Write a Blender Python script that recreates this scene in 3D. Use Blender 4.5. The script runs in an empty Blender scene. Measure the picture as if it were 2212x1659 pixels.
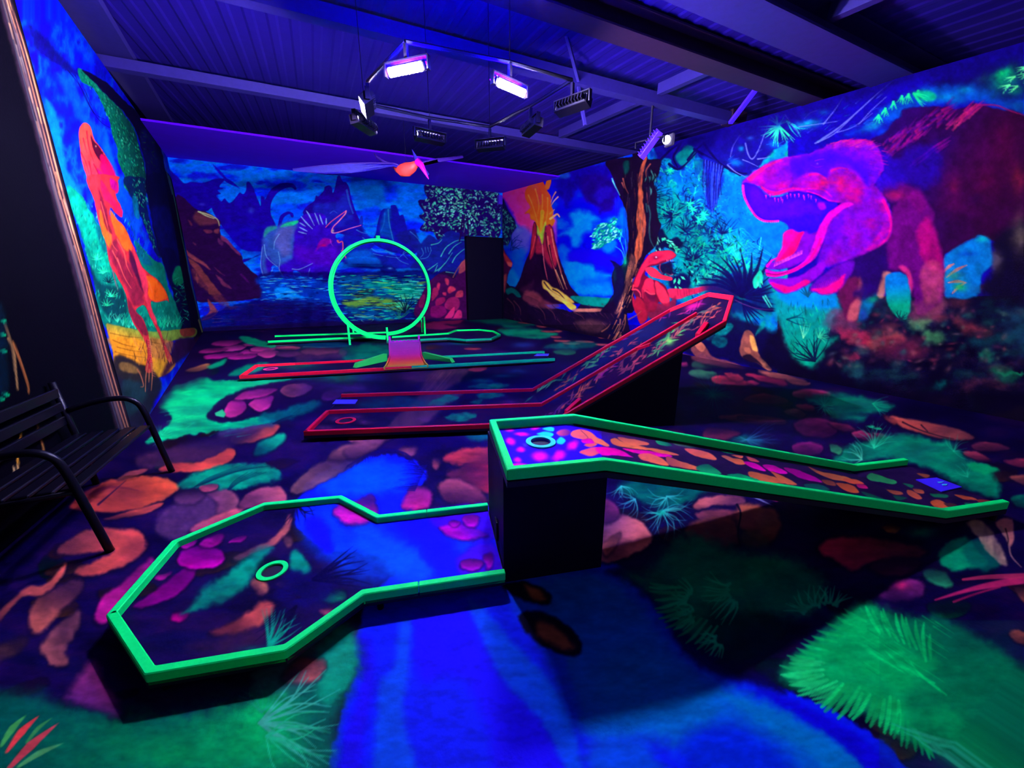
import bpy, bmesh, math, random
import numpy as np
from math import sin, cos, radians, pi, atan, hypot, sqrt
from mathutils import Vector, Matrix

# ------------------------------------------------------------------ camera, world, exposure
SC = bpy.context.scene
COL = SC.collection
CX, CY, F = 1106.0, 829.5, 830.0
PITCH = atan(221 / 830.0)
YAW = atan(416 / hypot(830, 221))
H = 1.55
CP = np.array([0.0, 0.0, H])
FW = np.array([sin(YAW) * cos(PITCH), cos(YAW) * cos(PITCH), -sin(PITCH)])
RT = np.array([cos(YAW), -sin(YAW), 0.0])
UP = np.cross(RT, FW)
cam_d = bpy.data.cameras.new('camera')
cam = bpy.data.objects.new('camera', cam_d)
COL.objects.link(cam)
cam_d.sensor_width = 36.0
cam_d.lens = F / 2212.0 * 36.0
cam_d.clip_start = 0.05
m = Matrix.Identity(4)
for i in range(3):
    m[i][0], m[i][1], m[i][2] = RT[i], UP[i], -FW[i]
    m[i][3] = CP[i]
cam.matrix_world = m
SC.camera = cam
SC.view_settings.view_transform = 'Standard'
SC.view_settings.look = 'None'
SC.view_settings.exposure = 0.0
SC.view_settings.gamma = 1.0
SC.view_settings.use_curve_mapping = False
world = bpy.data.worlds.new('night')
SC.world = world
world.use_nodes = True
world.node_tree.nodes['Background'].inputs[0].default_value = (0.5, 0.4, 1.0, 1)
world.node_tree.nodes['Background'].inputs[1].default_value = 0.4
LIGHT = (0.62, 0.58, 1.0)          # violet tint of the black-light floods
FLOOD = 56.0                      # radiance of the flood panels
ADD_SPILL = (0.004, 0.0, 1.0)  # blue of the glow added on top of the two front floods

# ------------------------------------------------------------------ picture geometry helpers
def ray(x, y):
    return FW * F + RT * (x - CX) - UP * (y - CY)
def at_z(x, y, z=0.0):
    d = ray(x, y)
    return CP + d * ((z - H) / d[2])
def at_x(x, y, X):
    d = ray(x, y)
    return CP + d * (X / d[0])
def at_y(x, y, Y):
    d = ray(x, y)
    return CP + d * (Y / d[1])
def proj(P):
    v = P - CP
    z = v @ FW
    zz = np.where(z < 0.05, 0.05, z)
    px = CX + F * (v @ RT) / zz
    py = CY - F * (v @ UP) / zz
    px = np.where(z < 0.05, -9999, px)
    return px, py

# ------------------------------------------------------------------ objects, names, tags
def tag(o, label=None, cat=None, group=None, kind=None):
    if label: o['label'] = label
    if cat: o['category'] = cat
    if group: o['group'] = group
    if kind: o['kind'] = kind
    return o
def empty(name, loc=(0, 0, 0), rz=0.0, **k):
    o = bpy.data.objects.new(name, None)
    COL.objects.link(o)
    o.location = loc
    o.rotation_euler = (0, 0, rz)
    o.empty_display_size = 0.2
    tag(o, **k)
    return o
def link(name, me, mat, parent=None, **k):
    o = bpy.data.objects.new(name, me)
    COL.objects.link(o)
    if mat is not None:
        for mm in (mat if isinstance(mat, (list, tuple)) else [mat]):
            me.materials.append(mm)
    if parent is not None: o.parent = parent
    tag(o, **k)
    return o
def from_bm(name, bm, mat, parent=None, smooth=False, **k):
    bmesh.ops.recalc_face_normals(bm, faces=bm.faces)
    me = bpy.data.meshes.new(name)
    bm.to_mesh(me)
    bm.free()
    if smooth:
        for p in me.polygons: p.use_smooth = True
    return link(name, me, mat, parent, **k)

# ------------------------------------------------------------------ materials
def s2l(c):
    c = np.asarray(c, float) / 255.0
    return np.where(c <= 0.04045, c / 12.92, ((c + 0.055) / 1.055) ** 2.4)
def mat(name, rgb, rough=0.5, spec=0.3, metal=0.0, bump=0.0, bscale=40.0, var=0.0, emit=None, estr=0.0):
    m = bpy.data.materials.new(name)
    m.use_nodes = True
    nt = m.node_tree
    b = nt.nodes['Principled BSDF']
    col = tuple(s2l(rgb)) + (1.0,)
    b.inputs['Base Color'].default_value = col
    b.inputs['Roughness'].default_value = rough
    b.inputs['Specular IOR Level'].default_value = spec
    b.inputs['Metallic'].default_value = metal
    if var > 0 or bump > 0:
        tc = nt.nodes.new('ShaderNodeTexCoord')
        nz = nt.nodes.new('ShaderNodeTexNoise')
        nz.inputs['Scale'].default_value = bscale
        nz.inputs['Detail'].default_value = 5.0
        nt.links.new(tc.outputs['Object'], nz.inputs['Vector'])
        if var > 0:
            mx = nt.nodes.new('ShaderNodeMix')
            mx.data_type = 'RGBA'
            mx.blend_type = 'MULTIPLY'
            mx.inputs[0].default_value = 1.0
            rp = nt.nodes.new('ShaderNodeMapRange')
            rp.inputs['From Min'].default_value = 0.3
            rp.inputs['From Max'].default_value = 0.7
            rp.inputs['To Min'].default_value = 1.0 - var
            rp.inputs['To Max'].default_value = 1.0
            nt.links.new(nz.outputs['Fac'], rp.inputs['Value'])
            mx.inputs[6].default_value = col
            nt.links.new(rp.outputs['Result'], mx.inputs[7])
            nt.links.new(mx.outputs[2], b.inputs['Base Color'])
        if bump > 0:
            bp = nt.nodes.new('ShaderNodeBump')
            bp.inputs['Strength'].default_value = bump
            bp.inputs['Distance'].default_value = 0.01
            nt.links.new(nz.outputs['Fac'], bp.inputs['Height'])
            nt.links.new(bp.outputs['Normal'], b.inputs['Normal'])
    if emit is not None:
        b.inputs['Emission Color'].default_value = tuple(emit) + (1.0,)
        b.inputs['Emission Strength'].default_value = estr
    return m
def paint_mat(name, rough=0.6, spec=0.2):
    m = bpy.data.materials.new(name)
    m.use_nodes = True
    nt = m.node_tree
    b = nt.nodes['Principled BSDF']
    a = nt.nodes.new('ShaderNodeAttribute')
    a.attribute_name = 'paint'
    b.inputs['Roughness'].default_value = rough
    b.inputs['Specular IOR Level'].default_value = spec
    nt.links.new(a.outputs['Color'], b.inputs['Base Color'])
    tc = nt.nodes.new('ShaderNodeTexCoord')
    nz = nt.nodes.new('ShaderNodeTexNoise')
    nz.inputs['Scale'].default_value = 60.0
    bp = nt.nodes.new('ShaderNodeBump')
    bp.inputs['Strength'].default_value = 0.12
    bp.inputs['Distance'].default_value = 0.01
    nt.links.new(tc.outputs['Object'], nz.inputs['Vector'])
    nt.links.new(nz.outputs['Fac'], bp.inputs['Height'])
    nt.links.new(bp.outputs['Normal'], b.inputs['Normal'])
    return m

# ------------------------------------------------------------------ brush engine: murals painted stroke by stroke on canvases
rng = np.random.default_rng(7)
NG = rng.random((256, 256)).astype(np.float32)
def vnoise(x, y):
    xi = np.floor(x).astype(np.int64)
    yi = np.floor(y).astype(np.int64)
    fx = (x - xi).astype(np.float32)
    fy = (y - yi).astype(np.float32)
    fx = fx * fx * (3 - 2 * fx)
    fy = fy * fy * (3 - 2 * fy)
    x0 = xi & 255; x1 = (xi + 1) & 255; y0 = yi & 255; y1 = (yi + 1) & 255
    a = NG[y0, x0]; b = NG[y0, x1]; c = NG[y1, x0]; d = NG[y1, x1]
    return (a + (b - a) * fx) * (1 - fy) + (c + (d - c) * fx) * fy
def fbm(x, y, o=4):
    s = 0.0; a = 0.5; t = 0.0
    for i in range(o):
        s = s + a * vnoise(x * 2 ** i + 17.3 * i, y * 2 ** i + 41.7 * i)
        t += a
        a *= 0.5
    return s / t
def smooth_pts(pts, n=4, closed=True):
    P = np.asarray(pts, float)
    N = len(P)
    if N < 3: return P
    out = []
    R = range(N) if closed else range(N - 1)
    for i in R:
        if closed: p0, p1, p2, p3 = P[i - 1], P[i], P[(i + 1) % N], P[(i + 2) % N]
        else: p0, p1, p2, p3 = P[max(i - 1, 0)], P[i], P[i + 1], P[min(i + 2, N - 1)]
        for k in range(n):
            t = k / n
            out.append(0.5 * (2 * p1 + (p2 - p0) * t + (2 * p0 - 5 * p1 + 4 * p2 - p3) * t * t + (3 * p1 - p0 - 3 * p2 + p3) * t ** 3))
    if not closed: out.append(P[-1])
    return np.array(out)

class Canvas:
    """a wall or floor to paint on; coordinates follow the photograph, the paint ends up on the real plane"""
    def __init__(self, x0, y0, x1, y1, sc, base):
        self.x0, self.y0, self.sc = x0, y0, sc
        self.w = int((x1 - x0) * sc); self.h = int((y1 - y0) * sc)
        self.a = np.zeros((self.h, self.w, 3), np.float32)
        self.a[:] = base
        X, Y = np.meshgrid(np.arange(self.w, dtype=np.float32) / sc + x0, np.arange(self.h, dtype=np.float32) / sc + y0)
        self.X, self.Y = X, Y
        self.wx = (fbm(X / 14, Y / 14, 3) - 0.5) * 2
        self.wy = (fbm(X / 14 + 90, Y / 14 + 50, 3) - 0.5) * 2
    def box(self, xa, ya, xb, yb):
        i0 = max(0, int((xa - self.x0) * self.sc)); i1 = min(self.w, int((xb - self.x0) * self.sc) + 2)
        j0 = max(0, int((ya - self.y0) * self.sc)); j1 = min(self.h, int((yb - self.y0) * self.sc) + 2)
        if i1 <= i0 or j1 <= j0: return None
        return (slice(j0, j1), slice(i0, i1))
    def mix(self, s, al, col):
        al = al[..., None]
        a = self.a[s]
        self.a[s] = a + (np.asarray(col, np.float32) - a) * al
    def sd(self, s, P, warp):
        x = self.X[s]; y = self.Y[s]
        if warp:
            x = x + self.wx[s] * warp; y = y + self.wy[s] * warp
        d2 = np.full(x.shape, 1e12, np.float32)
        ins = np.zeros(x.shape, bool)
        n = len(P)
        for i in range(n):
            ax, ay = P[i]; bx, by = P[(i + 1) % n]
            ex, ey = bx - ax, by - ay
            L = ex * ex + ey * ey + 1e-9
            t = np.clip(((x - ax) * ex + (y - ay) * ey) / L, 0, 1)
            dx = x - ax - ex * t; dy = y - ay - ey * t
            np.minimum(d2, dx * dx + dy * dy, out=d2)
            if ay != by:
                c = ((ay > y) != (by > y)) & (x < (bx - ax) * (y - ay) / (by - ay) + ax)
                ins ^= c
        d = np.sqrt(d2)
        return np.where(ins, -d, d)
    def poly(self, pts, col, f=1.5, al=1.0, warp=0.0, sm=True, grad=None, tex=0.0, ts=(12, 12), rim=None, rimw=6, rimdir=None):
        """filled shape. grad=(col2, (xa,ya),(xb,yb)) runs col->col2; tex = brush mottling; rim = paler colour kept to the edge"""
        P = smooth_pts(pts) if sm else np.asarray(pts, float)
        m = f * 2 + warp * 1.3 + 2
        s = self.box(P[:, 0].min() - m, P[:, 1].min() - m, P[:, 0].max() + m, P[:, 1].max() + m)
        if s is None: return
        d = self.sd(s, P, warp)
        k = np.clip(0.5 - d / (2 * f), 0, 1)
        k = k * k * (3 - 2 * k) * al
        c = np.asarray(col, np.float32)
        cc = np.broadcast_to(c, d.shape + (3,)).copy()
        if grad is not None:
            c2, (xa, ya), (xb, yb) = grad
            ex, ey = xb - xa, yb - ya
            t = np.clip(((self.X[s] - xa) * ex + (self.Y[s] - ya) * ey) / (ex * ex + ey * ey), 0, 1)[..., None]
            cc = cc + (np.asarray(c2, np.float32) - cc) * t
        if rim is not None:
            r = np.clip(1 + d / rimw, 0, 1) ** 1.5
            if rimdir is not None:
                gx = self.X[s] - P[:, 0].mean(); gy = self.Y[s] - P[:, 1].mean()
                g = np.hypot(gx, gy) + 1e-3
                r = r * np.clip((gx * rimdir[0] + gy * rimdir[1]) / g * 0.8 + 0.35, 0, 1)
            cc = cc + (np.asarray(rim, np.float32) - cc) * r[..., None]
        if tex > 0:
            n = fbm(self.X[s] / ts[0], self.Y[s] / ts[1], 4)
            k = k * np.clip(1 - tex + tex * np.clip((n - 0.25) * 2.2, 0, 1.2), 0, 1)
        a = self.a[s]
        self.a[s] = a + (cc - a) * k[..., None]
    def spray(self, cx, cy, rx, ry, col, al=0.8, ang=0.0, tex=0.0, ts=(20, 12), hard=1.0):
        R = max(rx, ry) * 1.9
        s = self.box(cx - R, cy - R, cx + R, cy + R)
        if s is None: return
        dx = self.X[s] - cx + self.wx[s] * min(rx, ry) * 0.25; dy = self.Y[s] - cy + self.wy[s] * min(rx, ry) * 0.25
        ca, sa = cos(radians(ang)), sin(radians(ang))
        u = (dx * ca + dy * sa) / rx; v = (-dx * sa + dy * ca) / ry
        q = u * u + v * v
        k = np.exp(-(q ** hard) * 1.6) * al
        if tex > 0:
            n = fbm(self.X[s] / ts[0], self.Y[s] / ts[1], 4)
            k = k * np.clip(1 - tex + tex * np.clip((n - 0.3) * 2.6, 0, 1.2), 0, 1)
        self.mix(s, k, col)
    def line(self, pts, w, col, al=1.0, w1=None, f=0.8, sm=True, mid=None):
        """brush line; w -> w1 taper, mid = width in the middle"""
        P = smooth_pts(pts, 4, False) if sm and len(pts) > 2 else np.asarray(pts, float)
        if w1 is None: w1 = w
        mw = max(w, w1, mid or 0) + f + 1
        s = self.box(P[:, 0].min() - mw, P[:, 1].min() - mw, P[:, 0].max() + mw, P[:, 1].max() + mw)
        if s is None: return
        x = self.X[s]; y = self.Y[s]
        best = np.full(x.shape, 1e9, np.float32)
        n = len(P) - 1
        for i in range(n):
            ax, ay = P[i]; bx, by = P[i + 1]
            ex, ey = bx - ax, by - ay
            t = np.clip(((x - ax) * ex + (y - ay) * ey) / (ex * ex + ey * ey + 1e-9), 0, 1)
            T = (i + t) / n
            if mid is not None: ww = np.where(T < 0.5, w + (mid - w) * T * 2, mid + (w1 - mid) * (T * 2 - 1))
            else: ww = w + (w1 - w) * T
            d = np.hypot(x - ax - ex * t, y - ay - ey * t) - ww * 0.5
            np.minimum(best, d, out=best)
        k = np.clip(0.5 - best / (2 * f), 0, 1) * al
        self.mix(s, k, col)
    def leaf(self, x, y, L, W, ang, col, al=1.0):
        a = radians(ang); dx, dy = cos(a) * L, sin(a) * L
        self.line([(x, y), (x + dx * .5, y + dy * .5), (x + dx, y + dy)], 0.2, col, al, 0.2, 0.7, False, W)
    def fan(self, x, y, L, a0, a1, n, w, col, al=0.9, curve=0.25, jit=0.3, w1=0.3, start=0.0):
        """tuft of grass or palm: n blades from a point; angles in degrees, y down"""
        for i in range(n):
            a = radians(a0 + (a1 - a0) * (i + rng.uniform(-.4, .4)) / max(1, n - 1))
            l = L * rng.uniform(1 - jit, 1)
            c = curve * rng.uniform(-1, 1) if curve > 0 else curve
            ex, ey = x + cos(a) * l, y + sin(a) * l
            mx, my = x + cos(a + c) * l * .55, y + sin(a + c) * l * .55
            self.line([(x + cos(a) * l * start, y + sin(a) * l * start), (mx, my), (ex, ey)], w, col, al, w1)
    def leaves(self, pts, n, L, W, cols, ang=(0, 360), al=0.95, inside=True):
        """many small leaves inside a shape"""
        P = np.asarray(pts, float)
        x0, y0 = P.min(0); x1, y1 = P.max(0)
        k = 0; tries = 0
        while k < n and tries < n * 6:
            tries += 1
            x = rng.uniform(x0, x1); y = rng.uniform(y0, y1)
            c = False
            for i in range(len(P)):
                ax, ay = P[i]; bx, by = P[(i + 1) % len(P)]
                if (ay > y) != (by > y) and x < (bx - ax) * (y - ay) / (by - ay) + ax: c = not c
            if not c: continue
            col = np.asarray(cols[rng.integers(len(cols))], float) * rng.uniform(.75, 1.1)
            self.leaf(x, y, L * rng.uniform(.6, 1.2), W * rng.uniform(.7, 1.2), rng.uniform(*ang), col, al)
            k += 1
    def fnoise(self, box, sx, sy, cols, al=1.0, seed=0.0, lo=0.3, hi=0.7):
        """cloudy wash between colours"""
        s = self.box(*box)
        if s is None: return
        n = np.clip((fbm(self.X[s] / sx + seed, self.Y[s] / sy + seed * 1.7, 5) - lo) / (hi - lo), 0, 1)
        c = np.asarray(cols, np.float32)
        t = n * (len(c) - 1)
        i = np.clip(t.astype(int), 0, len(c) - 2)
        fr = (t - i)[..., None]
        cc = c[i] + (c[i + 1] - c[i]) * fr
        a = self.a[s]
        self.a[s] = a + (cc - a) * al
    def grain(self, amp, sx, sy, seed=0.0, gamma=1.0):
        """uneven paint coverage, brush and roller texture"""
        for j in range(0, self.h, 256):
            s = (slice(j, j + 256), slice(0, self.w))
            n = fbm(self.X[s] / sx + seed, self.Y[s] / sy + seed, 4)
            m = fbm(self.X[s] / (sx * .3) + seed, self.Y[s] / (sy * .3), 2)
            self.a[s] = self.a[s] * np.clip(1 + amp * ((n - .5) * 3 + (m - .5) * 1.1), 0.1, 1.5)[..., None]
    def fringe(self, path, L, w, col, a0, a1, n, al=.8, w1=1.5, curve=.3, f=1.2):
        """row of blades standing on a path; direction swings from a0 to a1"""
        P = smooth_pts(path, 8, False)
        for i in range(n):
            t = i / max(1, n - 1)
            p = P[int(t * (len(P) - 1))]
            a = radians(a0 + (a1 - a0) * t + rng.uniform(-7, 7)); l = L * rng.uniform(.7, 1.1)
            c = curve * rng.uniform(.4, 1)
            self.line([(p[0] - cos(a) * l * .8, p[1] - sin(a) * l * .8), (p[0] + cos(a - c) * l * .35, p[1] + sin(a - c) * l * .35), (p[0] + cos(a) * l, p[1] + sin(a) * l)], w * .6, np.clip(np.array(col) * rng.uniform(.85, 1.12), 0, 255), al, w1, f, True, w)
    def soften(self):
        A = self.a
        B = A.copy()
        B[1:-1, 1:-1] = (A[1:-1, 1:-1] * 4 + (A[:-2, 1:-1] + A[2:, 1:-1] + A[1:-1, :-2] + A[1:-1, 2:]) * 2 + A[:-2, :-2] + A[:-2, 2:] + A[2:, :-2] + A[2:, 2:]) / 16
        self.a = B
    def sample(self, px, py):
        u = np.clip((px - self.x0) * self.sc, 0, self.w - 1.001)
        v = np.clip((py - self.y0) * self.sc, 0, self.h - 1.001)
        i = u.astype(int); j = v.astype(int)
        fu = (u - i)[:, None]; fv = (v - j)[:, None]
        A = self.a
        return (A[j, i] * (1 - fu) + A[j, i + 1] * fu) * (1 - fv) + (A[j + 1, i] * (1 - fu) + A[j + 1, i + 1] * fu) * fv

PG = np.array([1.0, 1.0, 1.0])        # overall gain of the fluorescent paint
def set_paint(me, P, cv, gain=1.0):
    px, py = proj(P)
    c = s2l(np.clip(cv.sample(px, py), 0, 255))
    c = c * gain / (np.array(LIGHT) / 0.62) ** 1.0
    c = np.clip(c, 0.0, 0.96)
    at = me.color_attributes.new('paint', 'FLOAT_COLOR', 'POINT')
    buf = np.ones((len(P), 4), np.float32)
    buf[:, :3] = c
    at.data.foreach_set('color', buf.ravel())
def grid_mesh(name, A, B, pos):
    """plane mesh over the parameter lines A x B; pos(a, b) -> world points"""
    na, nb = len(A), len(B)
    aa, bb = np.meshgrid(A, B)
    P = pos(aa.ravel(), bb.ravel())
    idx = np.arange(na * nb).reshape(nb, na)
    q = np.stack([idx[:-1, :-1], idx[:-1, 1:], idx[1:, 1:], idx[1:, :-1]], -1).reshape(-1, 4)
    me = bpy.data.meshes.new(name)
    me.vertices.add(len(P)); me.vertices.foreach_set('co', P.astype(np.float32).ravel())
    me.loops.add(q.size); me.loops.foreach_set('vertex_index', q.astype(np.int32).ravel())
    me.polygons.add(len(q))
    me.polygons.foreach_set('loop_start', np.arange(0, q.size, 4, dtype=np.int32))
    me.polygons.foreach_set('loop_total', np.full(len(q), 4, np.int32))
    me.update(calc_edges=True)
    return me, P
def lines(a, b, step):
    """parameter lines with a local spacing step(t)"""
    out = [a]
    while out[-1] < b: out.append(out[-1] + step(out[-1]))
    out[-1] = b
    return np.array(out)
# ================================================================== the painted floor
def Q(s):
    v = [float(t) for t in s.replace(',', ' ').split()]
    return list(zip(v[0::2], v[1::2]))
BASE = (12, 4, 62)
FLOOR = Canvas(-500, 560, 2800, 2100, 1.0, BASE)
F_ = FLOOR
F_.fnoise((-500, 560, 2800, 2100), 190, 70, [(8, 2, 44), (14, 4, 66), (30, 8, 76), (12, 8, 70)], 1.0, 3.1)
F_.fnoise((-500, 560, 2800, 2100), 60, 22, [(8, 2, 44), (14, 4, 66), (44, 12, 70)], .35, 9.1)
ORG, BRN, PNK, MAG, GRN, TEA = (250, 84, 66), (150, 72, 84), (205, 60, 96), (196, 28, 140), (0, 196, 116), (0, 150, 120)
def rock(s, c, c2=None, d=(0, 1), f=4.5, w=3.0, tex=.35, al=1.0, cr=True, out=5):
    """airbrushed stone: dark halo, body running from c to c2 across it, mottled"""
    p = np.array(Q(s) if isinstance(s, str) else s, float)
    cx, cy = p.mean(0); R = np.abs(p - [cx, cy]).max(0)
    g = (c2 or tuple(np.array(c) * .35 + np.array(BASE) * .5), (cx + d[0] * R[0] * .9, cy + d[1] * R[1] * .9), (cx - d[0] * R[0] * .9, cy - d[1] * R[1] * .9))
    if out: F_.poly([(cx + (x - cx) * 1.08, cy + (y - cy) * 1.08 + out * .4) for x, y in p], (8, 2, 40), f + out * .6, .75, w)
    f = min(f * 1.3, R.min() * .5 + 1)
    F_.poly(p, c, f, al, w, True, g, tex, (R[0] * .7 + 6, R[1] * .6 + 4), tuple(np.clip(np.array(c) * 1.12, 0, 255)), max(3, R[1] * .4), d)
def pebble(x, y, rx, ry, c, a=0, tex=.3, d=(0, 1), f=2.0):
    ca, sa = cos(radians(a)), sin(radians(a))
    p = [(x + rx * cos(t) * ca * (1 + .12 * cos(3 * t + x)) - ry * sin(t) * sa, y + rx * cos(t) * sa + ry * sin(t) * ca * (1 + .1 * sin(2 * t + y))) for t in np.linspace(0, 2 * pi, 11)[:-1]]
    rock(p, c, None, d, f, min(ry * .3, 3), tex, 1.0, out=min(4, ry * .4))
# scattered background pebbles everywhere, flat with distance
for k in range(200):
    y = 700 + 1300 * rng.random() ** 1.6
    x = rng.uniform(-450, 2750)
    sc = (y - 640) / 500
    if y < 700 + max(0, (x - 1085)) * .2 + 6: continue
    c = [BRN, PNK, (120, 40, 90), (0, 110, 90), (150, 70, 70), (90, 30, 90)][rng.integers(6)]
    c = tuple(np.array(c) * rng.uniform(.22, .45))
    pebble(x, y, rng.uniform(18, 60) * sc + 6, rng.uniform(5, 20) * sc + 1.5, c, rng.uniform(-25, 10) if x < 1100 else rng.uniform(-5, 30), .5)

# --- river
RIV = [(0, 70, 225), (0, 30, 250), (22, 0, 255)]
def river(s, f=6, w=5, al=1.0): F_.poly(Q(s), (8, 24, 246), f, al, w)
river('700,2100 712,1659 728,1590 745,1510 772,1450 762,1400 778,1350 800,1290 860,1230 800,1200 700,1180 640,1130 655,1060 690,1025 760,992 850,985 905,1003 920,1030 895,1060 880,1090 960,1120 1090,1090 1190,1110 1300,1200 1360,1240 1440,1320 1480,1385 1560,1445 1650,1472 1790,1528 1890,1590 1960,1659 2300,2100', 5, 6)
F_.fnoise((640, 980, 2000, 2100), 300, 160, [(26, 0, 255), (18, 0, 255), (4, 36, 250), (0, 80, 225)], .0, 1)
s_ = F_.box(560, 985, 2300, 2100)
def within(col, pts, f, al, w=5, tex=.0, ts=(60, 120)): F_.poly(Q(pts), col, f, al, w, True, None, tex, ts)
within((0, 96, 210), '1110,1262 1180,1240 1310,1235 1400,1310 1470,1400 1560,1470 1700,1540 1820,1610 1880,1700 1600,1800 1500,1659 1420,1600 1280,1600 1220,1480 1200,1400 1130,1330', 30, .95, 10)
within((0, 110, 190), '1350,1400 1440,1420 1560,1520 1500,1580 1340,1560 1270,1480', 40, .6, 10)
within((0, 120, 200), '1560,1500 1680,1530 1800,1600 1870,1659 1900,1740 1830,1740 1760,1640 1640,1560', 14, .8, 6)
within((0, 20, 235), '1480,1600 1560,1560 1640,1590 1720,1659 1760,1760 1600,1800 1480,1700', 26, .75, 8)
within((0, 84, 225), '1270,1620 1380,1600 1420,1640 1470,1720 1480,1900 1380,1900 1300,1720', 20, .8, 8)
within((14, 0, 210), '1640,1490 1780,1545 1880,1610 1960,1700 2200,2100 2100,2100 1900,1720 1850,1640 1780,1580', 10, .9, 4)
within((24, 0, 255), '880,1345 960,1310 1015,1305 1090,1400 1170,1500 1220,1600 1230,1760 1080,1760 1060,1600 1010,1480 960,1460 910,1470', 18, .9, 8)
within((0, 78, 232), '1010,1300 1040,1310 1120,1400 1190,1470 1235,1560 1260,1680 1220,1660 1170,1560 1080,1460', 10, .85, 5)
within((0, 88, 225), '865,1345 890,1345 886,1440 872,1540 896,1640 930,1760 820,1760 806,1640 815,1530 822,1470 850,1440', 12, .7, 6)
within((0, 70, 240), '1120,1292 1165,1300 1200,1380 1240,1480 1250,1570 1205,1470 1160,1380', 14, .6, 6)
within((30, 0, 230), '760,1400 800,1380 808,1480 790,1580 775,1700 735,1700 740,1600 780,1480', 12, .8, 5)
within((0, 90, 230), '700,1020 780,995 860,1000 890,1030 860,1060 760,1068 690,1060', 16, .75, 8, .4)
within((0, 70, 235), '660,1110 720,1100 760,1160 850,1190 960,1150 1060,1200 1060,1240 900,1250 780,1260 700,1210 650,1150', 24, .7, 8, .4)
within((0, 96, 232), '770,1120 830,1150 900,1190 940,1240 880,1262 830,1220 770,1180', 16, .6, 8)
within((16, 0, 255), '860,1130 930,1120 980,1180 1010,1250 940,1240 900,1180', 14, .7, 8)
within((16, 0, 255), '660,1120 700,1120 720,1180 700,1190 660,1150', 10, .8, 6)
# dark bank and stones in the river
F_.poly(Q('1310,1235 1370,1225 1440,1300 1490,1370 1570,1430 1660,1462 1700,1500 1600,1470 1530,1450 1470,1400 1430,1330 1360,1260'), (8, 2, 70), 10, .9, 5)
for s in ('1085,1262 1130,1255 1175,1272 1192,1295 1180,1308 1140,1300 1100,1282', '1120,1330 1165,1320 1225,1350 1256,1390 1250,1416 1205,1412 1150,1380'):
    F_.poly([(x, y) for x, y in Q(s)], (10, 4, 30), 5, .95, 4)
F_.poly(Q('1135,1266 1165,1275 1180,1296 1150,1294'), (190, 100, 60), 8, .8, 4)
F_.poly(Q('1165,1340 1210,1362 1240,1400 1200,1398 1160,1365'), (200, 104, 60), 10, .75, 5)
# --- the deep-lying stones behind the river head
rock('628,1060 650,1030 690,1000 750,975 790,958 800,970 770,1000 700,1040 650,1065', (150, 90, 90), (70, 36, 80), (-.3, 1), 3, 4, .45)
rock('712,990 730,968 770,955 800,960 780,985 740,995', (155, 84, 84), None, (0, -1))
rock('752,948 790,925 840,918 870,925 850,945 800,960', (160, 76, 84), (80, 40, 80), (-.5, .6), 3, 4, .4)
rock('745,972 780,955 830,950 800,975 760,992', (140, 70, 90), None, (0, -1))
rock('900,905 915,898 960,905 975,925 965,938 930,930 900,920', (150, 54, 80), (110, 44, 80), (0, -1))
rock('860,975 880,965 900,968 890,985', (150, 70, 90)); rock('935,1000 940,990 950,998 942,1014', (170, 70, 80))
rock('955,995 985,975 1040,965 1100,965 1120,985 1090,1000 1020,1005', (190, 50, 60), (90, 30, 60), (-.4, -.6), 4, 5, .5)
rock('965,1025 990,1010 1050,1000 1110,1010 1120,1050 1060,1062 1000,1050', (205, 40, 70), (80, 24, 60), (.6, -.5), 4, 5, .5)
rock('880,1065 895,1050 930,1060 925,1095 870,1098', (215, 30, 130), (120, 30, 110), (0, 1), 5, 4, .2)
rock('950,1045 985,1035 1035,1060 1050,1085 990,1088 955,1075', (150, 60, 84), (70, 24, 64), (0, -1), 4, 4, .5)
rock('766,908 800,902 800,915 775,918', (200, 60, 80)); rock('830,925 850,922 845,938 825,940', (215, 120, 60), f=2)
F_.poly(Q('1005,935 1070,930 1075,945 1020,952'), (0, 110, 90), 6, .7, 4)
rock('770,1080 800,1068 812,1085 815,1110 785,1130 745,1130 722,1108 735,1085', (226, 24, 170), (100, 20, 120), (-.2, .6), 5, 5, .5)
# dark fur-like grass along the head of the river
for i in range(70):
    t = i / 69; x = 752 + 175 * t; y = 1005 - 34 * sin(min(1, t * 1.35) * pi * .75) + 60 * max(0, t - .72) * 3
    a = radians(-120 + 110 * t + rng.uniform(-18, 18)) if t < .75 else radians(185 + rng.uniform(-15, 15))
    L = rng.uniform(14, 30)
    F_.line([(x, y), (x + cos(a) * L * (.6 if t < .75 else 1), y + (abs(sin(a)) * L * .6 if t < .75 else sin(a) * L))], 2.2, (10, 4, 80), .85, .4)
for k in range(30):
    y = 1005 + k * 1.9; x = 922 - k * .9
    F_.line([(x, y), (x - rng.uniform(25, 55), y + rng.uniform(-3, 6))], 2.0, (10, 4, 90), .8, .3)

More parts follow.
